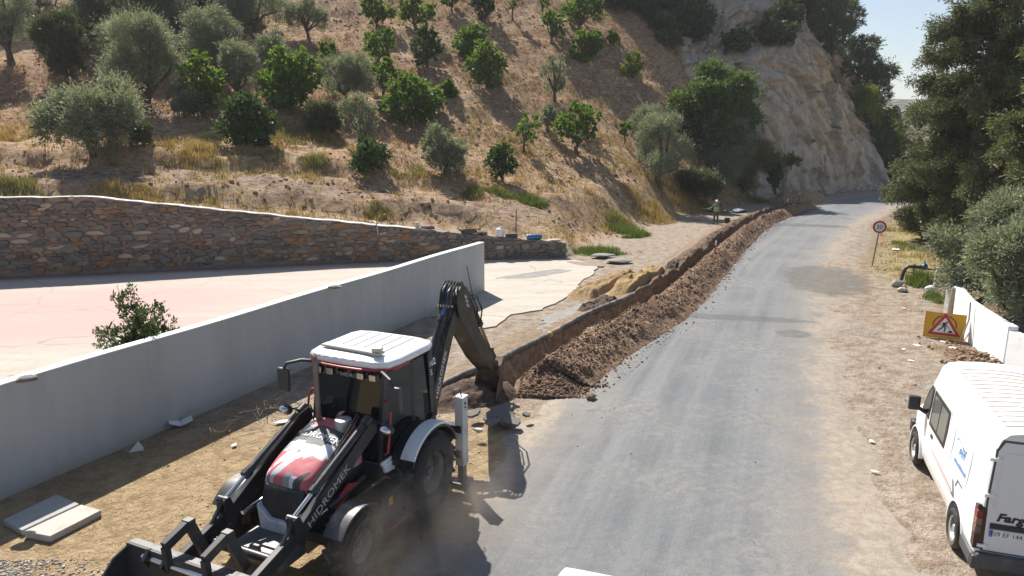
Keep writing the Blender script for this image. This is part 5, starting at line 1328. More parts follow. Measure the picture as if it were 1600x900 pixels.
# loader ------------------------------------------------------------------------
ARM = [(.92, 2.00), (1.10, 2.03), (1.40, 1.86), (2.35, 1.36), (2.80, 1.12), (3.25, .98), (3.92, .80), (3.98, .68), (3.88, .62), (3.10, .80), (2.55, 1.00), (2.25, 1.14), (1.30, 1.62), (.92, 1.80)]
for s_ in (1, -1):
    b = MB(); b.prism(ARM, s_ * .60, s_ * .71); arm = b.build('loader_arm', M_['black'], BH, .012)
    b = MB(); b.prism([(1.55, 1.16), (1.95, .98), (1.85, .86), (1.30, 1.06)], s_ * .55, s_ * .585); b.build('arm_guard', M_['red'], arm, .006)
    b = MB()   # lift cylinder below the arm
    b.cyl((1.10, s_ * .52, 1.05), (2.05, s_ * .56, .98), .06, 14); b.cyl((2.05, s_ * .56, .98), (2.62, s_ * .58, .94), .032, 12, 1); b.build('lift_cylinder', [M_['black'], M_['chrome']], arm)
    b = MB()   # crowd cylinder on top of the arm
    b.cyl((1.05, s_ * .64, 2.06), (1.20, s_ * .64, 2.0), .085, 14); b.cyl((1.15, s_ * .64, 2.02), (2.42, s_ * .64, 1.47), .062, 16); b.cyl((2.36, s_ * .64, 1.496), (2.46, s_ * .64, 1.452), .078, 16)
    b.cyl((2.42, s_ * .64, 1.47), (2.88, s_ * .64, 1.27), .034, 12, 1); b.cyl((2.88, s_ * .56, 1.26), (2.88, s_ * .74, 1.26), .062, 14); b.build('crowd_cylinder', [M_['black'], M_['chrome']], arm)
    b = MB(); b.prism([(2.82, 1.30), (2.94, 1.30), (2.92, .98), (2.80, .80), (2.68, .96)], s_ * .575, s_ * .60); b.prism([(2.82, 1.30), (2.94, 1.30), (2.92, .98), (2.80, .80), (2.68, .96)], s_ * .712, s_ * .735); b.build('lever_plate', M_['black'], arm, .006)
    b = MB(); b.bar((2.90, s_ * .655, 1.24), (3.45, s_ * .655, .66), .05, .05); b.cyl((3.43, s_ * .60, .68), (3.43, s_ * .71, .68), .05, 12); b.build('link_rod', M_['dark'], arm, .008)
    b = MB()
    for j, (dy, r_) in enumerate(((.0, .016), (.035, .014))):
        b.tube([(1.0, s_ * (.55 - dy), 1.95), (1.12, s_ * (.50 - dy), 2.10 + dy), (1.35, s_ * (.55 - dy), 2.0 + dy), (1.8, s_ * (.56 - dy), 1.76), (2.3, s_ * (.57 - dy), 1.52)], r_, 6)
    b.build('hydraulic_hose', M_['rubber'], arm)
    ax = V3(1, 0, -.525).normalized()
    if s_ > 0:
        text('HIDROMEK', .175, frame((2.62, .7115, 1.0), (-1, 0, .515), (.46, 0, .9)), arm, M_['letg'], sx=1.2, space=1.02, depth=.002)
    # quick-hitch lever
    b = MB(); yq = s_ * .35
    b.bar((3.50, yq, .80), (3.74, yq, 1.43), .13, .10, up=(0, 1, 0)); b.bar((3.74, yq, 1.43), (4.14, yq, 1.30), .13, .10, up=(0, 1, 0)); b.bar((4.12, yq, 1.30), (4.1, yq, .95), .10, .08, up=(0, 1, 0)); b.box((3.74, yq, 1.43), (.12, .14, .12)); b.build('hitch_lever', M_['dark'], BH, .012)
b = MB(); b.cyl((3.22, -.62, .80), (3.22, .62, .80), .07, 18); b.cyl((4.08, -.85, 1.0), (4.08, .85, 1.0), .05, 14, 1); b.cyl((3.95, -.9, .66), (3.95, .9, .66), .05, 14, 1); b.build('cross_tube', [M_['black'], M_['chrome']], BH)
BK = [(3.62, 1.14), (3.74, 1.16), (3.78, 1.02), (3.80, .60), (3.88, .34), (4.05, .18), (4.75, .10), (4.78, .06), (4.0, .10), (3.80, .22), (3.68, .52), (3.66, .98)]
BK = [(x + .33, z - .03) for x, z in BK]
b = MB(); b.prism(BK, -1.16, 1.16)
SIDE = [(3.70, 1.15), (3.98, 1.05), (4.35, .70), (4.76, .10), (4.05, .12), (3.82, .28), (3.72, .60)]
SIDE = [(x + .33, z - .03) for x, z in SIDE]
for y in (-1.17, 1.13): b.prism(SIDE, y, y + .04)
b.box((4.01, 0, 1.06), (.16, 2.34, .13)); b.build('loader_bucket', M_['dark'], BH, .012)
b = MB()
for i in range(8): b.prism([(5.03, .03), (5.07, .11), (5.33, .03)], -1.1 + i * .305, -1.02 + i * .305)
b.build('bucket_teeth', M_['grey'], BH, .004)
for y in (-.74, -.40, .32, .74):
    b = MB(); b.prism([(3.99, .40), (3.78, .58), (3.80, .84), (3.92, 1.08), (4.08, 1.14), (4.2, 1.02), (4.05, .8)], y - .028, y + .028); b.build('hinge_plate', M_['black'], BH, .006)
# stabilisers and rear frame ---------------------------------------------------------
b = MB(); b.box((-1.12, 0, .62), (.18, 2.3, .16)); b.box((-1.12, 0, 1.12), (.16, 2.3, .14)); b.box((-1.22, 0, .85), (.22, .5, .75)); b.build('rear_frame', M_['black'], BH, .015)
for s_ in (1, -1):
    b = MB(); b.box((-1.17, s_ * 1.10, 1.06), (.20, .17, 1.36)); b.box((-1.17, s_ * 1.10, 1.745), (.23, .20, .012)); leg = b.build('stabiliser_leg', mat('dusty_white_leg', (.50, .50, .48), .5, .05, 4, dirt=DUST, dirt_amt=.4) if s_ > 0 else bpy.data.materials['dusty_white_leg'], BH, .012)
    b = MB(); b.box((-1.17, s_ * 1.10, .26), (.14, .12, .5)); b.build('inner_leg', M_['grey'], leg, .008)
    b = MB(); b.box((-1.17, s_ * 1.10, .03), (.36, .30, .05)); b.build('foot_plate', M_['grey'], leg, .01)
    b = MB(); b.tube([(-1.10, s_ * 1.0, 1.75), (-1.12, s_ * .98, 1.86), (-1.2, s_ * 1.06, 1.88), (-1.2, s_ * 1.08, 1.76)], .014, 6); b.build('leg_hose', M_['dark'], leg)
    for z, r in ((1.62, .025), (1.54, .02)): MB().cyl((-1.165, s_ * 1.18, z), (-1.165, s_ * 1.2, z), r, 10).build('leg_hole', M_['dark'], leg)
# boom and dipper: their own vertical plane behind the machine --------------------------
ANG = math.atan2(.45, 3.95)
BM_ = Matrix.Translation((-1.45, 0, 0)) @ Matrix.Rotation(PI + ANG, 4, 'Z')      # x = distance behind the kingpost
b = MB(); b.cyl((0, 0, .45), (0, 0, 1.25), .15, 18, M=BM_); b.box((.12, 0, .85), (.4, .36, .7), M=BM_); b.build('kingpost', M_['black'], BH, .015)
BOOM = [(.10, .62), (.28, .62), (.75, 1.35), (1.45, 2.35), (1.86, 2.86), (1.92, 3.02), (1.80, 3.08), (1.66, 2.98), (1.15, 2.50), (.50, 1.60), (.06, .86)]
b = MB(); b.prism(BOOM, -.15, -.11, M=BM_); b.prism(BOOM, .11, .15, M=BM_); b.prism([(x * .985 + .02, z * .985 + .02) for x, z in BOOM], -.11, .11, M=BM_); boom = b.build('boom', M_['black'], BH, .012)
db = V3(.72, 0, 1.0).normalized()
Mx = BM_ @ frame((.98, -.1515, 1.80), (-.72, 0, -1.0), (-1.0, 0, .72))
text('HIDROMEK', .20, Mx, boom, M_['letw'], sx=1.1, depth=.002)
Mx = BM_ @ frame((.55, -.1515, 1.22), (.60, 0, 1.0), (-1.0, 0, .60))
bpy.data.objects.remove([o for o in boom.children][0])
text('HIDROMEK', .19, Mx, boom, M_['letw'], sx=1.05, depth=.002)
DIP = [(1.52, 3.02), (1.58, 3.18), (1.72, 3.30), (1.92, 3.33), (2.10, 3.24), (2.28, 2.92), (2.80, 2.16), (3.45, 1.45), (3.92, 1.02), (4.04, .84), (3.96, .72), (3.80, .74), (3.40, 1.02), (2.95, 1.36), (2.30, 2.02), (1.98, 2.32), (1.80, 2.52), (1.60, 2.80)]
b = MB(); b.prism(DIP, -.21, -.165, M=BM_); b.prism(DIP, .165, .21, M=BM_); b.prism([(2.9 + (x - 2.9) * .96, 1.9 + (z - 1.9) * .95) for x, z in DIP], -.165, .165, M=BM_); dip = b.build('dipper', mat('dusty_black_arm', (.03, .028, .026), .5, .3, 5, dirt=(.2, .155, .115), dirt_amt=.5), BH, .015)
b = MB()
for j in range(3): b.box((2.00 + .06 * j, -.2125, 3.05 - .11 * j), (.17, .004, .055), M=BM_, rot=Matrix.Rotation(R(28), 4, 'Y'))
b.build('white_mark', M_['letg'], dip)
b = MB(); b.cyl((.42, 0, 1.80), (1.18, 0, 2.78), .075, 16, M=BM_); b.cyl((1.18, 0, 2.78), (1.62, 0, 3.24), .034, 12, 1, M=BM_); b.cyl((1.12, 0, 2.70), (1.2, 0, 2.80), .09, 16, M=BM_); b.build('boom_cylinder', [M_['black'], M_['blue']], BH)
b = MB(); b.cyl((2.48, 0, 3.06), (3.36, 0, 2.10), .068, 16, M=BM_); b.cyl((3.36, 0, 2.10), (4.0, 0, 1.34), .036, 12, 1, M=BM_); b.box((2.40, 0, 3.02), (.26, .2, .16), M=BM_, rot=Matrix.Rotation(R(30), 4, 'Y')); b.cyl((3.3, 0, 2.17), (3.4, 0, 2.05), .086, 16, M=BM_); b.build('bucket_cylinder', [M_['black'], mat('rod_bronze', (.38, .27, .17), .35, .1, 5, metal=.8)], BH)
b = MB()
for y in (-.12, .12): b.bar((3.90, y, 1.30), (3.62, y, .98), .03, .10, M=BM_); b.bar((3.90, y * .8, 1.30), (4.22, y * .8, .98), .03, .10, M=BM_)
b.cyl((3.90, -.16, 1.30), (3.90, .16, 1.30), .05, 12, M=BM_); b.build('bucket_link', M_['dark'], BH, .006)
DB = [(3.90, .86), (4.10, .86), (4.30, 1.00), (4.36, .92), (4.22, .55), (4.16, .10), (4.00, -.22), (3.72, -.42), (3.42, -.46), (3.44, -.40), (3.70, -.34), (3.92, -.16), (4.02, .12), (4.02, .5), (3.86, .72)]
b = MB(); b.prism(DB, -.30, .30, M=BM_)
SD = [(3.98, .72), (4.18, .5), (4.12, .08), (3.96, -.24), (3.70, -.42), (3.42, -.44), (3.56, -.02), (3.80, .42)]
b.prism(SD, -.32, -.295, M=BM_); b.prism(SD, .295, .32, M=BM_); b.build('digging_bucket', mat('muddy_bucket', (.055, .04, .03), .7, .3, 4, dirt=(.18, .115, .075), dirt_amt=.8), BH, .01)
b = MB()
for i in range(5):
    y = -.12 + .06 * i
    b.tube([(1.40, y, 2.62), (1.34, y, 2.98), (1.46, y * 1.1, 3.28), (1.68, y * 1.2, 3.42), (1.92, y * 1.2, 3.40), (2.10, y, 3.26)], .020, 7, M=BM_)
for y in (-.06, .05): b.tube([(2.25, y - .1, 3.05), (2.62, y - .16, 2.95), (2.92, y - .18, 2.55), (3.02, y - .1, 2.22), (2.9, y - .06, 2.05)], .018, 7, M=BM_)
for y in (-.12, -.05, .09): b.tube([(.35, y, 1.55), (.55, y, 1.98), (1.0, y, 2.50), (1.40, y, 2.62)], .018, 7, M=BM_)
b.build('hydraulic_hose', M_['rubber'], BH)
b = MB(); b.box((1.36, 0, 2.98), (.05, .34, .04), M=BM_); b.build('hose_clamp', M_['chrome'], BH)
# plank lying on the cab roof
Mw = Matrix.Translation((-2.437, 11.769, 0)) @ Matrix.Rotation(-2.002, 4, 'Z')
pl = thing('wooden_plank', 'worn pale plank lying across the front of the white cab roof', 'plank', Mw @ Vector((.52, -.02, 2.978)), -2.002)
b = MB(); b.box((0, 0, .02), (.17, 1.22, .036)); b.build('board', mat('pale_board', (.45, .42, .38), .8, .15, 6, bump=.006), pl, .004, rot=(0, 0, R(-3)))
b = MB(); b.box((.02, .52, .075), (.15, .16, .07), rot=Matrix.Rotation(R(20), 4, 'Z')); b.build('wood_block', mat('pale_block', (.55, .50, .43), .8, .1), pl, .012)
# ------------------------------------------------------------------ van (local x forward, y left)
VN = thing('van', 'white high-roof panel van with blue lettered side, parked on the right verge', 'van', (7.922, 9.963, 0), 1.235)
def vtop(x): return float(np.interp(x, [-.98, -.90, -.7, 2.0, 2.45, 2.75, 3.1, 3.35, 3.6, 3.95, 4.06], [2.33, 2.39, 2.42, 2.42, 2.33, 2.08, 1.62, 1.30, 1.16, .98, .85]))
STD = [(.80, .30), (.845, .40), (.855, .62), (.85, .95), (.84, 1.15), (.815, 1.45), (.80, 1.80), (.795, 1.92), (.79, 1.98), (.775, 2.12), (.735, 2.27), (.64, 2.365), (.47, 2.40), (.22, 2.42), (0, 2.425)]
xs_ = [-.985, -.96, -.90, -.6, -.2, .3, .8, 1.3, 1.8, 2.1, 2.45, 2.75, 3.1, 3.35, 3.6, 3.85, 3.98, 4.06]
secs = []
for x in xs_:
    zt = vtop(x); wsc = float(np.interp(x, [-1, -.96, -.9, 2.4, 3.2, 3.8, 4.06], [.955, .98, 1, 1, .97, .90, .80]))
    h = []
    for y, z in STD:
        zz = z if zt > 2.3 else (z if z < .9 else .9 + (z - .9) * (zt - .9) / (2.425 - .9))
        if zt < .95: zz = min(zz, zt)
        h.append((y * wsc, zz))
    secs.append([(x, y, z) for y, z in h] + [(x, -y, z) for y, z in reversed(h[:-1])])
n = len(secs[0]); b = MB(); v = sum(secs, [])
b.add(v, [(i * n + j, i * n + j + 1, i * n + n + j + 1, i * n + n + j) for i in range(len(secs) - 1) for j in range(n - 1)] + [tuple(range(n)), tuple(reversed(range(len(v) - n, len(v))))] + [(i * n, i * n + n, i * n + n + n - 1, i * n + n - 1) for i in range(len(secs) - 1)], 0, True)
vb = b.build('body', M_['vanwhite'], VN); vb.data.set_sharp_from_angle(angle=R(50))
def sidey(z): return float(np.interp(z, [q[1] for q in STD], [q[0] for q in STD]))
def vpanel(poly, th, m, name, par, bevel=None, s_=1, base=0.):
    """panel following the side of the body: poly in x, z"""
    n = len(poly); b = MB(); v = [(x, s_ * (sidey(z) + base - .01), z) for x, z in poly] + [(x, s_ * (sidey(z) + base + th), z) for x, z in poly]
    b.add(v, [tuple(range(n)), tuple(range(n, 2 * n))] + [(i, (i + 1) % n, n + (i + 1) % n, n + i) for i in range(n)]); return b.build(name, m, par, bevel)
def rrect(x0, x1, z0, z1, r, n=4, skew=0):
    out = []
    for cx, cz, a in ((x1 - r, z1 - r, 0), (x0 + r, z1 - r, 90), (x0 + r, z0 + r, 180), (x1 - r, z0 + r, 270)):
        for i in range(n + 1): t = R(a + 90 * i / n); out.append((cx + r * math.cos(t) + skew * (cz + r * math.sin(t) - z0), cz + r * math.sin(t)))
    return out
M_['vk'] = mat('van_black_plastic', (.025, .025, .027), .5, .2, 6, dirt=(.2, .17, .14), dirt_amt=.25)
M_['seam'] = mat('panel_gap', (.09, .09, .09), .8, .05)
for s_ in (1, -1):
    o = vpanel([(3.06, 1.22), (2.52, 1.18), (2.50, 1.80), (2.66, 1.82), (2.86, 1.62)], .006, M_['vk'], 'front_window', VN, s_=s_); vpanel([(2.99, 1.27), (2.57, 1.23), (2.55, 1.76), (2.64, 1.77), (2.81, 1.59)], .009, M_['glass'], 'pane', o, s_=s_)
    o = vpanel(rrect(1.24, 2.40, 1.13, 1.82, .04), .008, M_['vk'], 'side_window', VN, .004, s_)
    vpanel(rrect(1.33, 1.79, 1.21, 1.745, .03), .012, M_['vanglass'], 'pane', o, s_=s_); vpanel(rrect(1.85, 2.31, 1.21, 1.745, .03), .012, M_['vanglass'], 'pane', o, s_=s_)
    for x0, x1, w_ in ((.80, 1.10, 0), (-.22, .66, 1)):      # pressed panels: rim + inner face
        vpanel(rrect(x0, x1, 1.12, 1.80, .07), .006, M_['vanwhite'], 'pressed_panel', VN, .004, s_)
        vpanel(rrect(x0 + .03, x1 - .03, 1.15, 1.77, .05), .0085, mat('sticker_field', (.72, .77, .80), .35, .02) if 'sf' not in M_ else M_['sf'], 'sign_panel', VN, .002, s_) if w_ else None
        if w_: M_['sf'] = bpy.data.materials['sticker_field']
    for x in (1.17, 2.46):      # door gaps
        vpanel([(x, .42), (x + .012, .42), (x + .012, 1.86), (x, 1.86)], .002, M_['seam'], 'door_gap', VN, s_=s_)
    b = MB(); b.tube([(-.94, s_ * .775, 1.93), (-.5, s_ * .775, 1.94), (2.1, s_ * .775, 1.94), (2.55, s_ * .755, 1.86), (2.85, s_ * .73, 1.62)], .013, 6); b.build('gutter', M_['vanwhite'], VN)
    o = vpanel(rrect(2.0, 2.14, .98, 1.05, .03), .014, M_['vk'], 'door_handle', VN, .005, s_)
    # side stripes: red, grey, dark, stepping up behind the door
    for dz, m_, nm_ in ((0, mat('stripe_red', (.32, .10, .08), .5, .05), 'red'), (-.045, mat('stripe_grey', (.38, .37, .38), .5, .05), 'grey')):
        vpanel([(1.9, .80 + dz), (.45, .74 + dz), (.45, .765 + dz), (1.9, .815 + dz)], .002, m_, 'side_stripe', VN, s_=s_)
    vpanel([(.45, .70), (.22, .69), (.40, .95), (.48, .95), (.36, .745), (.45, .745)], .003, mat('stripe_dark', (.12, .12, .13), .5, .05), 'side_stripe', VN, s_=s_)
    vpanel([(.30, .92), (.22, 1.06), (-.05, 1.06), (-.10, 1.03), (.18, 1.03), (.24, .92)], .003, bpy.data.materials['stripe_dark'], 'side_stripe', VN, s_=s_)
    # sill, arches, wheels
    for xw in (0, 3.16):
        a = [(xw + .43 * math.cos(t), .31 + .43 * math.sin(t)) for t in np.linspace(-.1, PI + .1, 22)]
        b = MB(); b.prism(a, s_ * .70, s_ * .862); b.build('arch_shade_fill', mat('arch_shade', (.012, .012, .012), .95, .1) if 'ad' not in M_ else M_['ad'], VN); M_['ad'] = bpy.data.materials['arch_shade']  # solid near-black fill: shade of the uncut wheel opening put into colour
        arc_fender(xw, .31, .425, .462, -4, 184, s_ * .80, s_ * .876, 18).build('arch_lip', M_['vanwhite'], VN, .008)
        b = MB(); b.lathe([(.0, s_ * .07), (.06, s_ * .07), (.07, s_ * .045), (.15, s_ * .03), (.175, s_ * .075), (.205, s_ * .085), (.20, -s_ * .08)], 24)
        for i in range(8): b.cyl((.115 * math.cos(i * PI / 4), s_ * .03, .115 * math.sin(i * PI / 4)), (.115 * math.cos(i * PI / 4), s_ * .05, .115 * math.sin(i * PI / 4)), .02, 8)
        o = b.build('wheel', mat('silver_steel_wheel', (.45, .45, .44), .4, .1, 6, metal=.5, dirt=DUST, dirt_amt=.3) if 'sw' not in M_ else M_['sw'], VN, loc=(xw, s_ * .80, .315)); M_['sw'] = bpy.data.materials['silver_steel_wheel']
        MB().lathe([(.20, s_ * .08), (.225, s_ * .10), (.28, s_ * .105), (.307, s_ * .085), (.315, s_ * .05), (.315, -s_ * .07), (.29, -s_ * .10), (.2, -s_ * .09)], 32).build('tyre', M_['rubber'], o)
    # mirror
    b = MB(); b.tube([(2.82, s_ * .80, 1.20), (2.86, s_ * .90, 1.24), (2.88, s_ * .98, 1.28)], [.05, .04, .04], 8); b.box((2.88, s_ * 1.03, 1.36), (.10, .20, .27)); b.build('mirror', M_['vk'], VN, .035, seg=3)
    # rear lamp
    o = MB(); o.prism([(-.955, .54), (-.992, .56), (-.992, 1.22), (-.955, 1.25), (-.85, 1.22), (-.85, .58)], s_ * .70, s_ * .868); o = o.build('tail_lamp', mat('lamp_smoke', (.035, .012, .012), .25, .1) if 'ls' not in M_ else M_['ls'], VN, .012); M_['ls'] = bpy.data.materials['lamp_smoke']
    for z0_, z1_, nm_, c_ in ((1.05, 1.17, 'red_lens', (.22, .02, .018)), (.93, 1.04, 'amber_lens', (.25, .13, .07)), (.80, .92, 'clear_lens', (.13, .10, .09))):
        b = MB(); b.box((-.925, s_ * .835, (z0_ + z1_) / 2), (.146, .074, z1_ - z0_)); b.build(nm_, mat(nm_, c_, .2, .05) if nm_ not in bpy.data.materials else bpy.data.materials[nm_], o, .008)
# roof skin and ribs
xs2 = np.linspace(-.80, 2.05, 24); ys2 = np.linspace(-.60, .60, 13); XX, YY = np.meshgrid(xs2, ys2, indexing='ij'); tz = np.interp(np.abs(YY), [0, .22, .47, .64], [2.425, 2.42, 2.40, 2.365]) - (2.42 - np.interp(XX, [-.98, -.90, -.7, 2.0, 2.45], [2.33, 2.39, 2.42, 2.42, 2.33])) + .004
link('roof_skin', np_mesh('roof_skin', np.stack([XX, YY, tz], -1).reshape(-1, 3), grid_faces(24, 13), [mat('dusty_cream_roof', (.60, .565, .505), .55, .05, 4, dirt=(.5, .43, .34), dirt_amt=.3)], smooth=True), VN)
b = MB()
for x in np.linspace(-.70, 1.95, 14): b.tube([(x, -.60, 2.378), (x, -.47, 2.402), (x, -.22, 2.422), (x, 0, 2.427), (x, .22, 2.422), (x, .47, 2.402), (x, .60, 2.378)], .012, 6)
b.build('roof_rib', bpy.data.materials['dusty_cream_roof'], VN)
b = MB(); b.tube([(2.0, -.35, 2.38), (1.85, -.40, 2.42), (1.3, -.55, 2.62)], [.02, .012, .006], 6); b.build('aerial', M_['vk'], VN)
# rear end
b = MB(); b.prism([(-.74, .55), (-.755, 1.30), (-.73, 2.10), (-.66, 2.25), (.66, 2.25), (.73, 2.10), (.755, 1.30), (.74, .55)], -.996, -.97, axis=0)
rd = b.build('rear_doors', mat('van_rear_white', (.74, .745, .74), .35, .03, 3, dirt=(.5, .47, .42), dirt_amt=.2), VN, .01)
b = MB(); b.prism(rrect(-.66, .66, 1.30, 2.10, .09), -1.0035, -.99, axis=0); b.build('pressed_panel', rd.data.materials[0], rd, .004)
b = MB(); b.box((-1.004, 0, .955), (.02, 1.40, .09)); b.build('plate_lamp_strip', M_['vk'], rd, .01)
o = MB(); o.box((-1.003, 0, .84), (.014, 1.30, .14)); o = o.build('plate_recess', M_['vanwhite'], rd, .006)
b = MB(); b.box((-1.014, .44, .845), (.010, .52, .11)); plate = b.build('number_plate', mat('plate_white', (.74, .74, .72), .4, .02), VN, .003)
b = MB(); b.box((-1.0195, .675, .845), (.004, .045, .10)); b.build('plate_band', mat('plate_blue', (.02, .08, .42), .4, .05), plate)
text('TR', .022, frame((-1.0217, .695, .808), (0, -1, 0), (0, 0, 1)), plate, M_['letw'], depth=.001)
text('09 EF 144', .098, frame((-1.0195, .646, .811), (0, -1, 0), (0, 0, 1)), plate, M_['letk'], sx=.92, depth=.001)
text('Fargo', .17, frame((-1.0, .63, 1.045), (0, -1, 0), (0, 0, 1)), rd, M_['letk'], sx=1.1, depth=.004, shear=.25, space=1.05, bold=.006)
b = MB(); b.prism([(-.765, .53), (-.78, 1.30), (-.755, 2.12), (-.68, 2.28), (.68, 2.28), (.755, 2.12), (.78, 1.30), (.765, .53)], -.990, -.97, axis=0); b.build('door_gap', M_['seam'], VN)
b = MB(); b.box((-1.0, 0, .40), (.16, 1.66, .24)); 
for s_ in (1, -1): b.box((-.72, s_ * .855, .38), (.58, .07, .20)); b.box((-.97, s_ * .80, .36), (.18, .16, .22))
b.build('rear_bumper', mat('grey_bumper', (.07, .072, .075), .55, .1, 5, dirt=DUST, dirt_amt=.3), VN, .03, seg=3)
for s_ in (1, -1):
    for z in (.62, 1.42, 1.98): b = MB(); b.box((-.985, s_ * .745, z), (.06, .15, .05)); b.cyl((-1.012, s_ * .72, z - .045), (-1.012, s_ * .72, z + .045), .016, 8); b.build('hinge', M_['vanwhite'], VN, .006)
b = MB(); b.box((-1.0, 0, 1.35), (.003, .012, 1.68)); b.build('door_gap', M_['seam'], rd)
# windscreen & nose (face away from the camera)
q = [(3.33, -.66, 1.33), (3.33, .66, 1.33), (2.66, .62, 2.14), (2.66, -.62, 2.14)]
g = MB(); g.add([(x + .02, y, z + .02) for x, y, z in q] + [(x - .05, y, z - .05) for x, y, z in q], [(0, 1, 2, 3), (7, 6, 5, 4), (0, 4, 5, 1), (1, 5, 6, 2), (2, 6, 7, 3), (3, 7, 4, 0)]); g.build('windscreen', M_['glass'], VN)
b = MB(); b.box((4.02, 0, .45), (.22, 1.6, .28)); b.build('front_bumper', M_['vk'], VN, .04)
for s_ in (1, -1): b = MB(); b.box((3.92, s_ * .55, .80), (.16, .30, .16)); b.build('headlamp', M_['chrome'], VN, .03)
# side lettering on the sign panel
def vside(s, x, z, size, m_, sx=1, par=VN): 
    t_ = math.atan2(sidey(z) - sidey(z + .3), .3)
    return text(s, size, bold=.008, M=frame((x, sidey(z) + .0115, z), (-1, 0, 0), (0, -math.sin(t_), math.cos(t_))), parent=par, mat_=m_, sx=sx, depth=.0015)
M_['vblue'] = mat('sign_blue', (.03, .16, .42), .4, .05); M_['vpale'] = mat('sign_pale_blue', (.25, .42, .58), .4, .05)
vside('elif', .40, 1.40, .30, M_['vblue'], .95)
vside('GELIF', .70, 1.255, .07, M_['vblue'], 1.3) if False else None
vside('www.celif.com.tr', .70, 1.25, .065, M_['vblue'], 1.1) if False else None
b = MB()
def ringy(cx, cz, r0, r1, a0, a1, nn=16):
    v = []; f = []
    for i in range(nn + 1):
        t = R(a0 + (a1 - a0) * i / nn)
        for r in (r0, r1):
            z = cz + r * math.sin(t); v.append((cx - r * math.cos(t), sidey(z) + .0118, z))
    for i in range(nn): f.append((2 * i, 2 * i + 1, 2 * i + 3, 2 * i + 2))
    b.add(v, f)
ringy(.52, 1.52, .095, .125, 30, 330); ringy(.52, 1.52, .035, .055, 0, 360); ringy(.52, 1.52, .14, .152, 60, 300)
b.build('emblem', M_['vpale'], VN)
b = MB(); rg = np.random.default_rng(3); xx = .56
while xx > -.10:
    w_ = rg.uniform(.025, .05); z = 1.235
    b.add([(xx, sidey(z) + .0118, z), (xx - w_, sidey(z) + .0118, z), (xx - w_, sidey(z + .07) + .0118, z + rg.uniform(.05, .08)), (xx, sidey(z + .07) + .0118, z + .07)], [(0, 1, 2, 3)]); xx -= w_ + .014
b.build('small_lettering', M_['vblue'], VN)
# ------------------------------------------------------------------ white car just entering at the bottom of the frame
CR = thing('car', 'white car roof just showing at the bottom edge of the road', 'car', (.84, 6.26, 0), R(71))
prof = [(-1.95, .50), (-1.98, .78), (-1.80, .98), (-1.35, 1.12), (-.85, 1.40), (-.2, 1.47), (.45, 1.46), (.95, 1.36), (1.45, 1.05), (2.0, .92), (2.15, .62), (2.1, .32), (-1.9, .30)]
secs = []; b = MB()
for y, sc in ((-.84, .0), (-.80, .55), (-.62, .93), (-.3, 1.0), (0, 1.01), (.3, 1.0), (.62, .93), (.80, .55), (.84, .0)):
    secs.append([(x * (1 if z < 1 else (1 - .06 * (1 - sc))), y, z if z < 1 else 1 + (z - 1) * sc) for x, z in prof])
n = len(prof); v = sum(secs, [])
b.add(v, [(i * n + j, i * n + (j + 1) % n, i * n + n + (j + 1) % n, i * n + n + j) for i in range(len(secs) - 1) for j in range(n)] + [tuple(range(n)), tuple(reversed(range(len(v) - n, len(v))))], 0, True); o = b.build('body', M_['vanwhite'], CR); sm_ = o.modifiers.new('s', 'SUBSURF'); sm_.levels = 2; sm_.render_levels = 2
for s_ in (1, -1):
    b = MB(); b.prism([(-1.15, 1.06), (-.8, 1.33), (.42, 1.39), (.85, 1.28), (1.15, 1.04)], s_ * .70, s_ * .805); b.build('side_window', M_['glass'], CR, .01)
    for xw in (-1.25, 1.3):
        b = MB(); b.lathe([(0, s_ * .06), (.19, s_ * .07), (.2, -s_ * .07)], 20); o = b.build('wheel', M_['sw'], CR, loc=(xw, s_ * .76, .30)); MB().lathe([(.19, s_ * .08), (.27, s_ * .10), (.30, s_ * .06), (.30, -s_ * .06), (.19, -s_ * .09)], 24).build('tyre', M_['rubber'], o)
b = MB(); b.add([(.98, -.58, 1.36), (.98, .58, 1.36), (1.42, .62, 1.08), (1.42, -.62, 1.08), (.90, -.58, 1.30), (.90, .58, 1.30), (1.34, .62, 1.02), (1.34, -.62, 1.02)], [(0, 1, 2, 3), (7, 6, 5, 4), (0, 4, 5, 1), (1, 5, 6, 2), (2, 6, 7, 3), (3, 7, 4, 0)]); b.build('windscreen', M_['glass'], CR, loc=(.03, 0, .03))
# ------------------------------------------------------------------ pipe along the trench
pp = thing('plastic_pipe', 'long black plastic pipe lying on the left lip of the trench', 'pipe')
s_ = np.linspace(-3.6, 11.8, 60); p_, n_ = tr_at(s_); t_ = np.interp(s_, [-3.6, 0, 2, 11, 11.8], [.62, .50, .44, .40, .36]) + .03 * np.sin(s_ * 1.1)
z_ = .16 + .05 * np.sin(s_ * .8 + 1); xy = p_ + n_ * t_[:, None]
M_['pipe'] = mat('black_pipe', (.07, .065, .06), .5, .15, 4, dirt=(.32, .26, .2), dirt_amt=.7)
xy = np.vstack([[(-4.4, 13.4), (-3.1, 15.4), (-2.0, 17.1), (-1.25, 18.25)], xy[s_ > 1.3]]); z_ = np.r_[.10, .10, .12, .15, z_[s_ > 1.3]]
MB().tube([(a[0], a[1], z) for a, z in zip(xy, z_)], .092, 14).build('pipe', M_['pipe'], pp)
for i in (2, 17):
    a = Vector((*xy[i], z_[i])); d = (Vector((*xy[i + 1], z_[i + 1])) - a).normalized()
    MB().cyl(a - d * .09, a + d * .09, .104, 16).build('pipe_joint', mat('yellow_joint', (.5, .36, .08), .5, .15, 6, dirt=DUST, dirt_amt=.3) if 'yj' not in M_ else M_['yj'], pp); M_['yj'] = bpy.data.materials['yellow_joint']
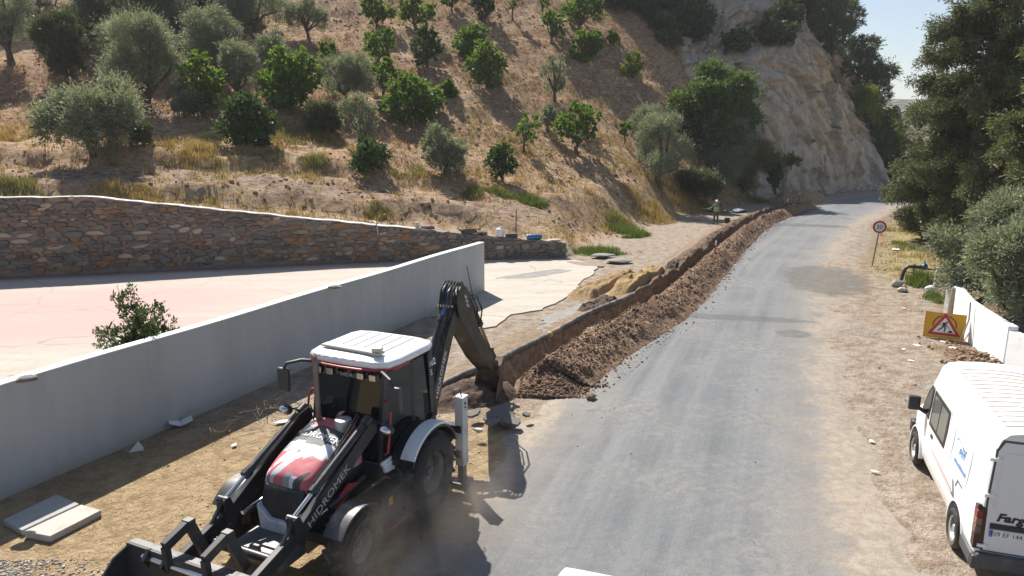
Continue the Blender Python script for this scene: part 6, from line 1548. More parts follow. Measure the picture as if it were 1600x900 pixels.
# ------------------------------------------------------------------ worker
def skin(name, J, E, m, parent, lv=2, root=0):
    me = bpy.data.meshes.new(name); keys = list(J); me.from_pydata([J[k][0] for k in keys], [(keys.index(a), keys.index(b)) for a, b in E], [])
    me.materials.append(m); o = link(name, me, parent)
    sk = o.modifiers.new('skin', 'SKIN'); sk.use_smooth_shade = True
    sv = me.skin_vertices[0].data
    for i, k in enumerate(keys):
        r = J[k][1]; sv[i].radius = r if isinstance(r, tuple) else (r, r); sv[i].use_root = (i == root)
    sb = o.modifiers.new('sub', 'SUBSURF'); sb.levels = lv; sb.render_levels = lv
    return o
def chain(*a): return list(zip(a, a[1:]))
wk = thing('person', 'road worker in green hi-vis vest and white helmet standing at the trench edge', 'person', (15.13, 52.14, .02), R(-18))
skm = mat('skin', (.35, .2, .13), .6, .08)
J = {'pelvis': ((0, 0, .92), (.15, .11)), 'waist': ((0, .01, 1.08), (.135, .10)), 'chest': ((0, .01, 1.30), (.165, .115)), 'neck0': ((0, .01, 1.44), (.07, .065)), 'neck': ((0, 0, 1.50), (.055, .055)), 'head0': ((0, -.01, 1.56), (.07, .085)), 'head': ((0, -.015, 1.63), (.078, .098)), 'crown': ((0, 0, 1.70), (.06, .075)),
 'shL': ((.17, .01, 1.39), .065), 'elL': ((.25, .03, 1.12), .045), 'wrL': ((.24, -.08, .90), .032), 'shR': ((-.17, .01, 1.39), .065), 'elR': ((-.34, .0, 1.20), .045), 'wrR': ((-.55, -.10, 1.10), .032),
 'hipL': ((.095, 0, .86), .09), 'knL': ((.11, -.02, .48), .062), 'anL': ((.12, .02, .09), .042), 'toL': ((.13, -.14, .045), .04), 'hipR': ((-.095, 0, .86), .09), 'knR': ((-.12, -.01, .48), .062), 'anR': ((-.14, .03, .09), .042), 'toR': ((-.17, -.13, .045), .04),
 'nose': ((0, -.115, 1.605), .014)}
E_ = chain('pelvis', 'waist', 'chest', 'neck0', 'neck', 'head0', 'head', 'crown') + chain('chest', 'shL', 'elL', 'wrL') + chain('chest', 'shR', 'elR', 'wrR') + chain('pelvis', 'hipL', 'knL', 'anL', 'toL') + chain('pelvis', 'hipR', 'knR', 'anR', 'toR') + [('head', 'nose')]
for sd_, wr, d in (('L', (.24, -.08, .90), (-.01, -.05, -.09)), ('R', (-.55, -.10, 1.10), (-.09, -.03, -.02))):
    w3 = Vector(wr); dv = Vector(d); pal = w3 + dv * .8; J['pa' + sd_] = (tuple(pal), (.03, .02)); E_.append(('wr' + sd_, 'pa' + sd_))
    for i, (off, ln) in enumerate(((-.027, .75), (-.009, .88), (.009, .82), (.027, .65))):
        q1 = pal + dv * ln * .5 + Vector((0, off, 0)); q2 = q1 + dv * ln * .35 + Vector((.0, 0, -.025)); J['f%s%d' % (sd_, i)] = (tuple(q1), .009); J['g%s%d' % (sd_, i)] = (tuple(q2), .008); E_ += chain('pa' + sd_, 'f%s%d' % (sd_, i), 'g%s%d' % (sd_, i))
    q1 = w3 + dv * .5 + Vector((0, -.045, .01)); q2 = q1 + dv * .4; J['t' + sd_] = (tuple(q1), .011); J['u' + sd_] = (tuple(q2), .009); E_ += chain('wr' + sd_, 't' + sd_, 'u' + sd_)
skin('body', J, E_, skm, wk)
skin('trousers', {'p': ((0, 0, .95), (.165, .13)), 'lh': ((.095, 0, .84), .105), 'lk': ((.11, -.02, .48), .082), 'la': ((.12, .02, .12), .07), 'rh': ((-.095, 0, .84), .105), 'rk': ((-.12, -.01, .48), .082), 'ra': ((-.14, .03, .12), .07)}, chain('p', 'lh', 'lk', 'la') + chain('p', 'rh', 'rk', 'ra'), mat('brown_trousers', (.10, .075, .06), .9, .2), wk)
skin('shirt', {'c': ((0, .01, 1.33), (.15, .12)), 'ls': ((.17, .01, 1.39), .078), 'le': ((.25, .03, 1.12), .058), 'rs': ((-.17, .01, 1.39), .078), 're': ((-.34, 0, 1.20), .058)}, chain('c', 'ls', 'le') + chain('c', 'rs', 're'), mat('grey_shirt', (.15, .15, .16), .9, .15), wk)
vs = skin('vest', {'b': ((0, 0, .88), (.18, .14)), 'w': ((0, .01, 1.08), (.17, .135)), 'c': ((0, .01, 1.30), (.20, .15)), 's': ((0, .01, 1.42), (.13, .10))}, chain('b', 'w', 'c', 's'), mat('green_hi_vis', (.08, .42, .07), .7, .06), wk)
b = MB()
for z, r in ((1.02, .175), (1.17, .182)): b.lathe([(r * 1.02, -.03), (r * 1.06, 0), (r * 1.02, .03)], 20, axis=2, M=Matrix.Translation((0, .005, z)) @ Matrix.Diagonal((1, .80, 1, 1)))
b.build('reflective_band', mat('reflective_silver', (.55, .58, .50), .4, .05), vs)
b = MB(); b.sphere((0, .0, 1.665), .118, 16, 10, sc=(1, 1.18, .95)); b.box((0, -.12, 1.655), (.17, .10, .015)); b.build('helmet', mat('white_helmet', (.72, .70, .66), .4, .03), wk)
for s_2, x, y in ((1, .125, -.03), (-1, -.15, -.02)): b = MB(); b.box((x, y - .02, .05), (.095, .27, .09)); b.box((x, y + .06, .12), (.09, .11, .1)); b.build('boot', M_['dark'], wk, .025)
sh = thing('shovel_handle', 'thin wooden pole held out by the road worker', 'tool handle', (15.13, 52.14, .02), R(-18))
MB().tube([(-.30, -.16, 1.06), (-.64, -.135, 1.09), (-1.0, -.11, 1.13)], .016, 8).build('pole', M_['wood'], sh)
# ------------------------------------------------------------------ signs
def rz_to_cam(x, y): return math.atan2(-x, y) if True else 0
M_['signred'] = mat('sign_red', (.42, .03, .035), .45, .05, 3); M_['signwhite'] = mat('sign_white', (.70, .70, .69), .45, .03, 3, dirt=(.45, .42, .38), dirt_amt=.15)
sg = thing('speed_sign', 'round red ringed 30 speed limit sign on a leaning grey post', 'road sign', (18.25, 35.15, 0), R(-27))
b = MB(); b.tube([(0, .045, -.3), (.10, .045, 1.0), (.20, .045, 2.28)], .038, 10); b.build('post', mat('galvanised_post', (.22, .235, .21), .6, .12), sg)
def disc(r, y0, y1, x=.17, z=1.98, n=36): return MB().cyl((x, y0, z), (x, y1, z), r, n)
disc(.315, .0, .012).build('sign_back', M_['grey'], sg); disc(.31, -.006, .001).build('red_ring', M_['signred'], sg); disc(.225, -.011, -.004).build('white_face', M_['signwhite'], sg)
text('30', .30, frame((.172, -.013, 1.875), (1, 0, 0), (0, 0, 1)), sg, M_['letk'], align='CENTER', sx=1.05, depth=.002, space=.95)
rs_ = thing('roadworks_sign', 'yellow roadworks board with red triangle and digging figure standing on the ground', 'road sign', (14.0, 22.0, 0), R(-30))
b = MB(); b.box((0, 0, .45), (1.14, .03, .84)); brd = b.build('board', mat('amber_board', (.60, .34, .015), .45, .06, 3, dirt=(.4, .3, .15), dirt_amt=.2), rs_, .004)
b = MB(); b.box((0, -.017, .868), (1.14, .004, .012)); b.box((0, -.017, .032), (1.14, .004, .012)); b.box((-.563, -.017, .45), (.012, .004, .82)); b.box((.563, -.017, .45), (.012, .004, .82)); b.build('board_edge', M_['signred'], brd)
for x in (-.42, .42): b = MB(); b.bar((x, .02, .80), (x, .50, 0), .03, .03); b.build('leg', M_['grey'], rs_)
b = MB(); b.lathe([(.30, -.0165), (.34, -.0165), (.34, -.018), (.30, -.018), (.30, -.0165)], 40, M=Matrix.Translation((0, 0, .47))); b.build('dark_circle', mat('faded_print', (.12, .05, .04), .5, .05), brd)
def tri(s): c = (0, .40); return [(c[0], c[1] + .50 * s), (-.485 * s, c[1] - .27 * s), (.485 * s, c[1] - .27 * s)]
def rtri(s, r): 
    P_ = [Vector((*p, 0)) for p in tri(s)]; out = []
    for i in range(3):
        a, c, d = P_[i - 1], P_[i], P_[(i + 1) % 3]; u, w_2 = (a - c).normalized(), (d - c).normalized()
        for k_ in range(5): t = k_ / 4; q = (c + u * r) * (1 - t) ** 2 + c * 2 * t * (1 - t) + (c + w_2 * r) * t * t; out.append((q.x, q.y))
    return out
MB().prism(rtri(1.03, .06), -.022, -.016).build('white_edge', mat('pale_orange_edge', (.7, .45, .32), .5, .03), brd)
MB().prism(rtri(.985, .055), -.026, -.02).build('red_triangle', M_['signred'], brd); MB().prism(rtri(.66, .03), -.030, -.024).build('white_face', M_['signwhite'], brd)
b = MB()
def pl2(*p): b.prism([(x, z) for x, z in p], -.034, -.029)
# digging figure, shovel and heap
b.prism([(.055 + .032 * math.cos(t), .575 + .032 * math.sin(t)) for t in np.linspace(0, 2 * PI, 12, endpoint=False)], -.034, -.029)
pl2((-.05, .57), (.03, .555), (.06, .50), (.03, .47), (-.03, .43), (-.07, .50)); pl2((-.05, .45), (.0, .44), (-.07, .35), (-.16, .27), (-.19, .29), (-.11, .37))
pl2((-.02, .46), (.03, .45), (.045, .37), (.02, .26), (.06, .255), (-.01, .25), (.0, .36)); pl2((.02, .53), (.05, .52), (.10, .43), (.085, .42)); pl2((-.17, .475), (.10, .415), (.105, .43), (-.165, .49)); pl2((.10, .435), (.16, .37), (.15, .36), (.09, .42))
pl2((.10, .24), (.26, .24), (.22, .30), (.18, .325), (.15, .32), (.12, .27)); pl2((-.04, .55), (-.02, .56), (-.10, .50), (-.12, .50)); pl2((-.29, .40), (-.17, .46), (-.17, .48), (-.29, .43)) if False else None
b.build('pictogram', M_['letk'], brd)
# marker posts
def marker(label, x, y, h, tilt=0, m='mred'):
    t = thing('marker_post', label, 'marker post', (x, y, .04), 0, 'marker posts along the dug road edge'); t.rotation_euler[1] = tilt
    b = MB(); b.lathe([(0, 0), (.24, 0), (.25, .03), (.20, .06), (.06, .10), (0, .10)], 16, axis=2); b.build('base', M_['rubber'], t)
    MB().cyl((0, 0, .08), (0, 0, h * .80), .042, 12).build('post', M_[m], t); MB().cyl((0, 0, h * .80), (0, 0, h), .043, 12).build('white_cap', M_['signwhite'], t)
    return t
M_['mred'] = mat('marker_red', (.42, .05, .04), .55, .1, 5); M_['mdk'] = mat('marker_dull_red', (.20, .07, .05), .6, .1, 5)
marker('nearest red marker post with white cap at the toe of the spoil ridge', 10.45, 35.9, 1.12, R(3)); marker('dull marker post far along the spoil ridge near its end', 22.9, 58.6, 1.25, R(-2), 'mdk'); marker('short dull red marker post beyond the end of the spoil ridge', 27.4, 67.4, 1.05, 0, 'mdk'); marker('white capped marker post right beside the blank beige board', 33.6, 76.0, .9, 0, 'mdk')
bd = thing('blank_sign', 'blank beige sign board propped up at the foot of the cliff', 'sign board', (35.09, 78.4, 0), R(-14))
b = MB(); b.box((0, 0, .56), (1.05, .03, 1.0), rot=Matrix.Rotation(R(-8), 4, 'X') @ Matrix.Rotation(R(-7), 4, 'Y')); b.build('board', mat('beige_board', (.50, .40, .28), .7, .08, 3), bd); b = MB(); b.bar((-.35, .1, .9), (-.35, .55, 0), .04, .04); b.bar((.35, .1, .9), (.35, .55, 0), .04, .04); b.build('prop', M_['wood'], bd)
# ------------------------------------------------------------------ standpipe and things on the right verge
hy = thing('standpipe', 'black bent water pipe with teal valve wheel in the weeds', 'standpipe', (17.6, 31.0, 0), R(-20))
b = MB(); b.tube([(-.12, 0, -.2), (-.05, 0, .40), (.02, 0, .62), (.14, 0, .74), (.32, 0, .74), (.62, 0, .73)], .075, 12); b.tube([(.62, 0, .73), (1.0, 0, .66), (1.7, .1, .60), (2.1, .2, .58)], .035, 8); b.cyl((.33, 0, .74), (.37, 0, .74), .12, 14); b.cyl((.58, 0, .73), (.62, 0, .73), .11, 14); b.bar((.36, 0, 0), (.36, 0, .7), .04, .04); b.build('pipe', M_['dark'], hy)
b = MB(); b.sphere((.76, 0, .76), .14, 12, 8); b.cyl((.76, 0, .85), (.76, 0, 1.0), .03, 8); b.lathe([(.08, 0), (.12, .015), (.08, .03), (.06, .015), (.08, 0)], 16, axis=2, c=(.76, 0, .98)); b.build('valve', mat('teal_valve', (.02, .12, .16), .45, .1), hy)
def rockmesh(seed, m, n=2):
    bm = bmesh.new(); bmesh.ops.create_icosphere(bm, subdivisions=n, radius=1); rg = np.random.default_rng(seed); o_ = rg.uniform(0, 50, 3)
    for q in bm.verts:
        k_ = 1 + .45 * float(fbm(q.co.x * 1.3 + o_[0], q.co.y * 1.3 + q.co.z * 1.7 + o_[1], seed, 3)); q.co *= k_
    me = bpy.data.meshes.new('rock'); bm.to_mesh(me); bm.free(); me.materials.append(m); return me
RK = [rockmesh(i, M_['stone']) for i in range(4)]
def rock(name, label, loc, sc, seed=0, group=None, m=None, rz=0.):
    me = RK[seed % 4]
    if m is not None: me = me.copy(); me.materials.clear(); me.materials.append(m)
    return tag(link(name, me, loc=loc, scale=sc, rot=(0, 0, rz)), label, 'stone', group)
pale = mat('pale_stone', (.5, .46, .40), .9, .15, 5, bump=.02)
a = at_h(1402, 447); rock('rock', 'rounded pale stone beside the bent water pipe', (a[0], a[1], .12), (.26, .2, .2), 1, m=pale)
a = at_h(1410, 455); rock('rock', 'smaller pale stone in front of the rounded one by the water pipe', (a[0], a[1], .07), (.2, .16, .12), 2, m=pale)
sk_ = thing('white_sack', 'crumpled white sack lying in green weeds beside a concrete post', 'sack', (*at_h(1452, 457)[:2], 0))
me = rockmesh(9, mat('white_sack_cloth', (.72, .72, .72), .8, .05), 3); link('sack_body', me, sk_, loc=(0, 0, .12), scale=(.2, .16, .18))
cpst = thing('concrete_post', 'slim grey concrete post behind the white sack', 'post', (*at_h(1459, 452)[:2], 0)); MB().bar((0, 0, -.2), (.06, 0, .95), .1, .1, up=(0, 1, 0)).build('post', M_['concrete'], cpst, .008)
tpst = thing('timber_post', 'weathered timber post rising behind the roadworks sign', 'post', (15.45, 24.1, 0)); MB().tube([(0, 0, -.2), (.03, 0, .7), (.06, 0, 1.25)], [.11, .10, .09], 10).build('post', M_['wood'], tpst)
bl = thing('bent_rod', 'grey bent rod leaning on the white wall beside the sign', 'rod', (14.25, 21.55, 0)); MB().tube([(-.05, -.05, .02), (.05, -.08, .35), (.14, -.1, .8), (.17, -.02, 1.35)], .025, 8).build('rod', mat('grey_rod', (.3, .3, .29), .6, .1), bl)
paper = mat('dirty_white_paper', (.68, .67, .64), .8, .06, 6)
def scrap(label, px, py, s, seed, name='paper_scrap', m=None, h=0., cat='litter'):
    rg = np.random.default_rng(seed); a = at_h(px, py, h); n = 9; b = MB()
    P_ = [(s * (.6 + .5 * rg.uniform()) * math.cos(t), s * .6 * (.6 + .5 * rg.uniform()) * math.sin(t)) for t in np.linspace(0, 2 * PI, n, endpoint=False)]
    v = [(x, y, .006 + rg.uniform(0, .10) * s) for x, y in P_] + [(0, 0, .02 + .08 * s)]; v2 = [(x, y, z - .008) for x, y, z in v]
    b.add(v + v2, [(i, (i + 1) % n, n) for i in range(n)] + [(n + 1 + (i + 1) % n, n + 1 + i, 2 * n + 1) for i in range(n)] + [(i, n + 1 + i, n + 1 + (i + 1) % n, (i + 1) % n) for i in range(n)])
    gz = float(ground_z(np.array([a[0]]), np.array([a[1]]))[0]) if h == 0 else h
    o = b.build(name, m or paper, loc=(a[0], a[1], max(gz, .0) + .005), rot=(0, 0, rg.uniform(0, 6)))
    return tag(o, label, cat, 'litter scattered on the verges')
scrap('white paper scrap on the verge just above the van mirror', 1432, 540, .17, 1); scrap('small white scrap left of the larger one on the verge', 1412, 546, .1, 2); scrap('white scrap lying between the road and the van front wheel', 1362, 690, .10, 3); scrap('smaller white scrap below it, between road and van', 1367, 737, .075, 4); scrap('pale scrap on the rubble behind the van roof', 1424, 564, .12, 5); scrap('pale scrap by the foot of the roadworks sign', 1476, 535, .22, 6); scrap('flattened pale carton below the roadworks sign', 1490, 545, .2, 7)
scrap('white scrap on the verge beside the dark patch of damp grass', 1412, 482, .11, 8); scrap('white bundle among green weeds below the speed sign', 1400, 390, .3, 9)
scrap('crumpled white plastic sheet on straw left of the machine', 440, 660, .17, 10); scrap('tiny white scrap on straw ahead of the machine', 366, 696, .1, 11); scrap('white scrap far up the slope path right of the young fig', 955, 305, .2, 12)
# white book and triangular shard under the plastered wall
bk = thing('open_book', 'white open pamphlet lying under the plastered wall', 'booklet', (*at_h(283, 663)[:2], .0), R(30))
b = MB(); b.box((-.13, 0, .07), (.26, .30, .03), rot=Matrix.Rotation(R(24), 4, 'Y')); b.box((.12, 0, .07), (.26, .30, .03), rot=Matrix.Rotation(R(-20), 4, 'Y')); b.build('pages', paper, bk, .006); b = MB(); b.box((-.13, 0, .045), (.26, .31, .006), rot=Matrix.Rotation(R(24), 4, 'Y')); b.build('cover', mat('blue_cover', (.12, .18, .3), .5, .05), bk)
shd = thing('tile_shard', 'white triangular tile shard standing on edge by the plastered wall', 'tile shard', (*at_h(213, 705)[:2], 0), R(25)); MB().prism([(-.14, 0), (.14, .0), (.13, .08), (.05, .21)], -.02, .02).build('tile', mat('white_tile', (.66, .66, .64), .5, .04), shd, .003)
# dry twigs under the wall
tw = thing('twig_heap', 'tangle of dry twigs in the shade strip beside the plastered wall', 'twigs', (*at_h(382, 655)[:2], .02)); rg = np.random.default_rng(4); b = MB()
for i in range(46):
    x, y = rg.uniform(-1.1, 1.1), rg.normal() * .28; a_ = rg.uniform(0, 6.3); l = rg.uniform(.2, .7); z = rg.uniform(.0, .14)
    x2, y2 = x * math.cos(R(62)) - y * math.sin(R(62)), x * math.sin(R(62)) + y * math.cos(R(62))
    b.tube([(x2, y2, z), (x2 + l * .5 * math.cos(a_), y2 + l * .5 * math.sin(a_), z + rg.uniform(0, .2)), (x2 + l * math.cos(a_ + .5), y2 + l * math.sin(a_ + .5), z + rg.uniform(-.05, .22))], [.009, .006, .003], 4, caps=False)
link('twigs', b.mesh('twigs', mat('dry_twig', (.27, .2, .13), .9, .2)), tw, kind='stuff')
# concrete slabs on the straw, bottom left
def slab(label, q, th, m, z0=.02):
    P_ = [at_h(*p, z0 + th) for p in q]; c = np.mean(P_, 0); t = thing('concrete_slab', label, 'concrete slab', (c[0], c[1], 0), 0, 'concrete slabs on the straw')
    L = [(p[0] - c[0], p[1] - c[1]) for p in P_]; MB().prism(L, z0 - .05, z0 + th, 2).build('slab', m, t, .012); return t
slab('greyer concrete slab nearer the wall of the pair on the straw', [(4, 812), (88, 772), (124, 787), (34, 829)], .05, mat('grey_slab', (.36, .355, .34), .9, .12, 4, dirt=(.25, .22, .18), dirt_amt=.4, bump=.006))
sl = slab('paler concrete slab, nearer the machine, of the pair on the straw', [(37, 830), (127, 788), (158, 797), (78, 838)], .07, M_['concrete'])
# stones on the plastered wall
a = at_h(42, 597, 2.1); rock('rock', 'grey stone on the wall top near the left edge of the photo', (a[0], a[1], 2.16), (.17, .13, .075), 0)
a = at_h(524, 450, 2.1); rock('rock', 'flat dark stone on the wall top midway along the plastered wall', (a[0], a[1], 2.13), (.22, .15, .05), 3)
# rake against the end of the plastered wall
rk = thing('rake', 'black rake leaning on the end of the plastered wall', 'rake', (-1.55, 27.45, .04), R(64))
b = MB(); b.tube([(0, 0, .03), (.0, .28, 1.35)], .017, 8); b.build('handle', M_['dark'], rk); b = MB(); b.box((0, 0, .03), (.42, .035, .03)); b.build('rake_head', M_['dark'], rk)
# rocks, chunks
a = at_h(923, 625); rock('rock', 'lone brown rock lying on the asphalt right of the spoil ridge', (a[0], a[1], .10), (.14, .11, .10), 2, m=M_['clod'], rz=1)
a = at_h(942, 402); rock('flat_stone', 'flat grey slab of stone lying in front of the green weeds', (a[0], a[1], .12), (.62, .5, .1), 1, m=M_['greycem'])
a = at_h(968, 410); rock('flat_stone', 'second flat stone slab nearer the trench by the green weeds', (a[0], a[1], .08), (.72, .5, .1), 3, m=M_['greycem'])
rg = np.random.default_rng(14); ac = mat('broken_asphalt', (.16, .15, .14), .95, .25, 6, bump=.02)
for i, (px, py, s, lb_) in enumerate(((786, 645, .34, 'largest tilted plate of broken asphalt behind the stabiliser'), (768, 655, .26, 'broken asphalt plate left of the largest one'), (790, 660, .30, 'broken asphalt plate in front of the largest one'), (772, 668, .22, 'small broken asphalt plate nearest the stabiliser foot'), (800, 668, .24, 'broken asphalt plate at the right end of the rubble'), (742, 657, .2, 'thin asphalt flake just right of the white stabiliser leg'), (822, 660, .12, 'tan stone chip right of the asphalt plates'), (748, 686, .12, 'tan stone chip at the road edge by the stabiliser'))):
    a = at_h(px, py); n = 7; P_ = [(s * (.7 + .5 * rg.uniform()) * math.cos(t), s * .75 * (.7 + .5 * rg.uniform()) * math.sin(t)) for t in np.linspace(0, 2 * PI, n, endpoint=False)]
    o = MB().prism(P_, 0, .055, 2).build('asphalt_plate' if 'asphalt' in lb_ else 'stone_chip', ac if 'asphalt' in lb_ else pale, None, .006, loc=(a[0], a[1], .05 + .02 * i % 3), rot=(rg.uniform(-.35, .35), rg.uniform(-.3, .3), rg.uniform(0, 6))); tag(o, lb_, 'rubble', 'broken road surface behind the machine')
# things on the stone wall
def on_wall(px, D=37.0):
    d = ray(px, 370); t = None
    L = wb[3:]; best = None
    for s in np.linspace(0, WL, 3000):
        p, dd, n, z = wall_at(s); pxx = 800 + CAM_F * p[0] / (p[1] * math.cos(CAM_P) - (z - CAM_H) * math.sin(CAM_P))
        if best is None or abs(pxx - px) < best[0]: best = (abs(pxx - px), p - n * .28, z, math.atan2(dd[1], dd[0]))
    return Vector((*best[1], best[2])), best[3]
p, a = on_wall(588); o = thing('hose', 'grey garden hose end drooping over the stone wall top', 'hose', p, a); MB().tube([(-.35, .1, .12), (-.15, -.0, .20), (0, -.30, .14), (.06, -.42, -.15), (.09, -.43, -.45)], .035, 8).build('hose', mat('grey_hose', (.42, .42, .42), .5, .1), o); MB().tube([(.09, -.43, -.45), (.1, -.42, -1.0), (-.05, -.42, -1.5), (-.3, -.42, -1.9)], .015, 6).build('rope', M_['red'], o)
p, a = on_wall(652); o = thing('cement_block', 'upright pale block standing on the stone wall', 'block', p, a); MB().box((0, 0, .17), (.22, .25, .36)).build('block', M_['concrete'], o, .02)
p, a = on_wall(668); o = thing('tray', 'dark blue flat tray on the stone wall beside the pale block', 'tray', p, a); b = MB(); b.box((0, 0, .05), (.75, .4, .02)); b.box((0, -.19, .1), (.75, .03, .12)); b.box((0, .19, .1), (.75, .03, .12)); b.box((-.36, 0, .1), (.03, .4, .12)); b.box((.36, 0, .1), (.03, .4, .12)); b.build('tray', mat('dark_blue_plastic', (.04, .055, .085), .5, .1), o, .01)
p, a = on_wall(733); o = thing('black_crate', 'long black low crate on the stone wall left of the white jug', 'crate', p + Vector((0, 0, .03)), a); b = MB(); b.box((0, 0, .02), (.85, .42, .03)); b.box((0, -.2, .1), (.85, .03, .18)); b.box((0, .2, .1), (.85, .03, .18)); b.box((-.41, 0, .1), (.03, .42, .18)); b.box((.41, 0, .1), (.03, .42, .18)); b.build('crate', M_['vk'], o, .01); MB().tube([(-.3, .05, .18), (.1, .05, .30), (.35, .02, .42)], .02, 6).build('yellow_stick', M_['yj'], o)
p, a = on_wall(754); o = thing('old_tyre', 'small dark tyre lying on the stone wall beside the black crate', 'tyre', p, a); MB().lathe([(.12, 0), (.24, .0), (.28, .07), (.24, .15), (.14, .15), (.12, .08), (.12, 0)], 24, axis=2).build('tyre', M_['rubber'], o)
p, a = on_wall(781); o = thing('jug', 'white plastic jug standing on the stone wall', 'jug', p, a); b = MB(); b.lathe([(0, .0), (.21, .0), (.23, .03), (.23, .32), (.2, .40), (.09, .45), (.07, .52), (0, .52)], 22, axis=2, M=Matrix.Rotation(R(8), 4, 'Y')); b.tube([(.14, 0, .40), (.20, 0, .48), (.06, 0, .50)], .02, 6); b.build('jug', mat('white_plastic', (.72, .71, .68), .45, .05, 4, dirt=(.4, .36, .3), dirt_amt=.2), o)
p, a = on_wall(800); o = thing('black_box', 'black plastic box on the stone wall right of the white jug', 'box', p, a); MB().box((0, 0, .11), (.62, .36, .22)).build('box', M_['vk'], o, .02)
p, a = on_wall(836); o = thing('blue_drum', 'blue plastic drum half lying on the stone wall', 'drum', p, a); b = MB(); b.lathe([(0, -.42), (.13, -.42), (.15, -.38), (.15, .30), (.11, .40), (0, .42)], 20, axis=0, c=(0, 0, .14)); b.build('drum', mat('blue_plastic', (.03, .12, .30), .4, .08), o)
p, a = on_wall(866); rock('flat_stone', 'flat tan stone on the low right end of the stone wall', (p[0], p[1], p[2] + .06), (.4, .22, .09), 0, m=pale)
q = hit(806, 365); o = thing('iron_stake', 'thin dark iron stake standing in dry grass behind the black box', 'stake', q); MB().tube([(0, 0, -.2), (.02, 0, 1.25)], .03, 8).build('stake', M_['dark'], o)
q = at_h(1136, 349); o = thing('black_bucket', 'black bucket on the ground beside the road worker', 'bucket', (q[0], q[1], .02)); b = MB(); b.lathe([(0, 0), (.16, 0), (.21, .38), (.19, .38), (.15, .03), (0, .03)], 18, axis=2); b.build('bucket', M_['vk'], o)
q = at_h(1180, 332); o = thing('blue_tarpaulin', 'crumpled blue-grey tarpaulin by the far end of the trench', 'tarpaulin', (q[0] - 1.2, q[1] + .6, 0)); me = rockmesh(21, mat('blue_grey_tarp', (.16, .20, .27), .6, .15), 3); link('sheet', me, o, loc=(0, 0, .12), scale=(.5, 1.0, .16), rot=(0, 0, -.5))
# far white van glimpsed through the cypress
q = at_h(1428, 289); o = thing('white_van', 'small white van glimpsed through cypress branches on the road bend', 'van', (q[0], q[1], 0), R(-160))
b = MB(); b.prism([(-1.9, .4), (-1.9, 1.9), (.9, 1.95), (1.35, 1.2), (2.1, 1.05), (2.15, .4)], -.82, .82); b.build('body', M_['vanwhite'], o, .08, seg=3)
for s_2 in (1, -1): b = MB(); b.prism([(-.6, 1.15), (-.6, 1.7), (.75, 1.72), (1.1, 1.15)], s_2 * .80, s_2 * .832); b.build('side_window', M_['glass'], o); b = MB(); b.box((-1.905, s_2 * .40, 1.42), (.03, .6, .5)); b.build('rear_window', M_['glass'], o)
for xw in (-1.2, 1.3):
    for s_2 in (1, -1): MB().cyl((xw, s_2 * .66, .32), (xw, s_2 * .85, .32), .32, 18).build('wheel', M_['rubber'], o)
# gravel, pebbles
M_['gravel'] = None; k = NT('gravel_stones'); r_ = k.n('NewGeometry').outputs['Random Per Island']; c_ = k.n('ValToRGB'); k.l(r_, c_.inputs[0]); e_ = c_.color_ramp.elements; e_[0].color = (.13, .13, .13, 1); e_[1].color = (.46, .43, .38, 1); k.l(c_.outputs[0], k.b.inputs['Base Color']); k.b.inputs['Roughness'].default_value = .9; M_['gravel'] = k.m
rg = np.random.default_rng(31)
def gz_(X, Y): return ground_z(X, Y)
pts_ = np.array([at_h(px, py)[:2] for px, py in zip(rg.uniform(-20, 330, 3200), rg.uniform(872, 935, 3200))]); kp = rg.uniform(0, 1, len(pts_)) < .25 + .75 * (fbm(pts_[:, 0] * 1.2, pts_[:, 1] * 1.2, 5) > -.1); pts_ = pts_[kp]
clods('gravel', pts_[:, 0], pts_[:, 1], gz_(pts_[:, 0], pts_[:, 1]) + .004, .012 + .022 * rg.uniform(0, 1, len(pts_)) ** 3, M_['gravel'], 3, kind='stuff')
n = 1100; X = rg.uniform(4, 15, n); Y = rg.uniform(9, 32, n); q = sdist(X, Y, roadX[::4])[0]; kp = (q < -2.9) & (rg.uniform(0, 1, n) < .2 + .8 * (fbm(X * .7, Y * .7, 6) > 0)); X, Y = X[kp], Y[kp]
clods('verge_pebbles', X, Y, gz_(X, Y) + .03, .008 + .03 * rg.uniform(0, 1, len(X)) ** 7, M_['gravel'], 4, kind='stuff')
n = 900; X = rg.uniform(-6, 1, n); Y = rg.uniform(8, 18, n); q = sdist(X, Y, roadX[::4])[0]; kp = q > 2.6; X, Y = X[kp], Y[kp]
clods('straw_pebbles', X, Y, gz_(X, Y) + .01, .010 + .03 * rg.uniform(0, 1, len(X)) ** 5, M_['gravel'], 5, kind='stuff')
a0 = np.array([at_h(px, py)[:2] for px, py in ((1103, 493), (1105, 500), (1112, 505), (1118, 505), (1127, 506), (1106, 508), (1117, 497), (1083, 538), (960, 640), (893, 650), (985, 712), (1180, 725), (1182, 612), (902, 700), (940, 655), (1010, 560))])
clods('road_pebbles', a0[:, 0], a0[:, 1], a0[:, 0] * 0 + .05, a0[:, 0] * 0 + .02, M_['gravel'], 12, kind='stuff')
# rubble heap under the white wall behind the van
n = 420; c0 = at_h(1545, 570); X = c0[0] + rg.normal(size=n) * .5; Y = c0[1] + rg.normal(size=n) * .9
clods('wall_rubble', X, Y, .05 + .25 * np.exp(-((X - c0[0]) ** 2 * 3 + (Y - c0[1]) ** 2)) * rg.uniform(.2, 1, n), .02 + .07 * rg.uniform(0, 1, n) ** 3, mat('rubble_mix', (.33, .24, .16), .95, .35, 3, bump=.03), 8, kind='stuff')
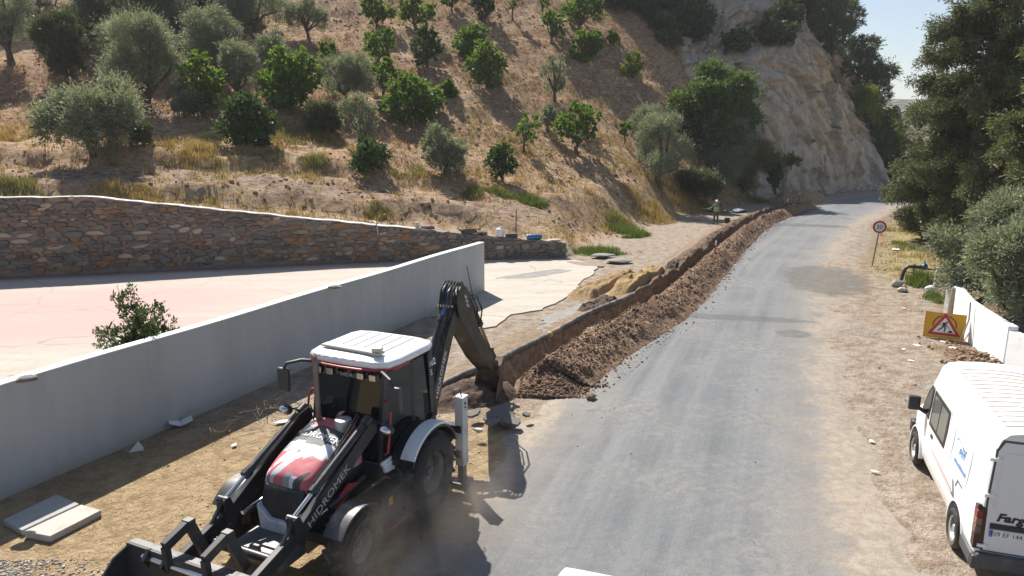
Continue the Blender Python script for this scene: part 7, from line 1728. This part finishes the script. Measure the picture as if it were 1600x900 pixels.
# ------------------------------------------------------------------ dust raised round the wheels, and the summer haze
def volume(name, dens, m_, c=(.9, .84, .76), an=.2, noise=None):
    m = bpy.data.materials.new(m_); m.use_nodes = True; t = m.node_tree; t.nodes.clear(); o = t.nodes.new('ShaderNodeOutputMaterial'); v = t.nodes.new('ShaderNodeVolumePrincipled')
    v.inputs['Color'].default_value = (*c, 1); v.inputs['Density'].default_value = dens; v.inputs['Anisotropy'].default_value = an; t.links.new(v.outputs[0], o.inputs['Volume'])
    return m
hz = MB(); hz.box((500, 1595, 60), (4060, 3850, 130)); hz.build('haze', volume('haze', HAZE, 'summer_haze', (.93, .95, 1.0), .1), kind='stuff')

DV = volume('dust', 1., 'wheel_dust', (.80, .70, .60), .3); t = DV.node_tree; v = [n for n in t.nodes if n.type == 'PRINCIPLED_VOLUME'][0]
tc = t.nodes.new('ShaderNodeTexCoord'); ln_ = t.nodes.new('ShaderNodeVectorMath'); ln_.operation = 'LENGTH'; t.links.new(tc.outputs['Object'], ln_.inputs[0])
mr = t.nodes.new('ShaderNodeMapRange'); mr.inputs[1].default_value = 1.0; mr.inputs[2].default_value = .15; mr.inputs[3].default_value = 0; mr.inputs[4].default_value = 1; t.links.new(ln_.outputs['Value'], mr.inputs[0])
nz = t.nodes.new('ShaderNodeTexNoise'); nz.inputs['Scale'].default_value = 1.9; nz.inputs['Detail'].default_value = 3; t.links.new(tc.outputs['Object'], nz.inputs['Vector'])
m2 = t.nodes.new('ShaderNodeMapRange'); m2.inputs[1].default_value = .38; m2.inputs[2].default_value = .75; t.links.new(nz.outputs['Fac'], m2.inputs[0])
mm = t.nodes.new('ShaderNodeMath'); mm.operation = 'MULTIPLY'; t.links.new(mr.outputs[0], mm.inputs[0]); t.links.new(m2.outputs[0], mm.inputs[1])
m3 = t.nodes.new('ShaderNodeMath'); m3.operation = 'MULTIPLY'; m3.inputs[1].default_value = .95; t.links.new(mm.outputs[0], m3.inputs[0]); t.links.new(m3.outputs[0], v.inputs['Density'])
d_ = MB().sphere((0, 0, 0), 1, 24, 14).build('dust_cloud', DV, kind='stuff'); q = Mw @ Vector((.95, 1.75, .6)); d_.location = q; d_.scale = (2.3, 1.35, 1.1); d_.rotation_euler = (0, 0, -2.002)
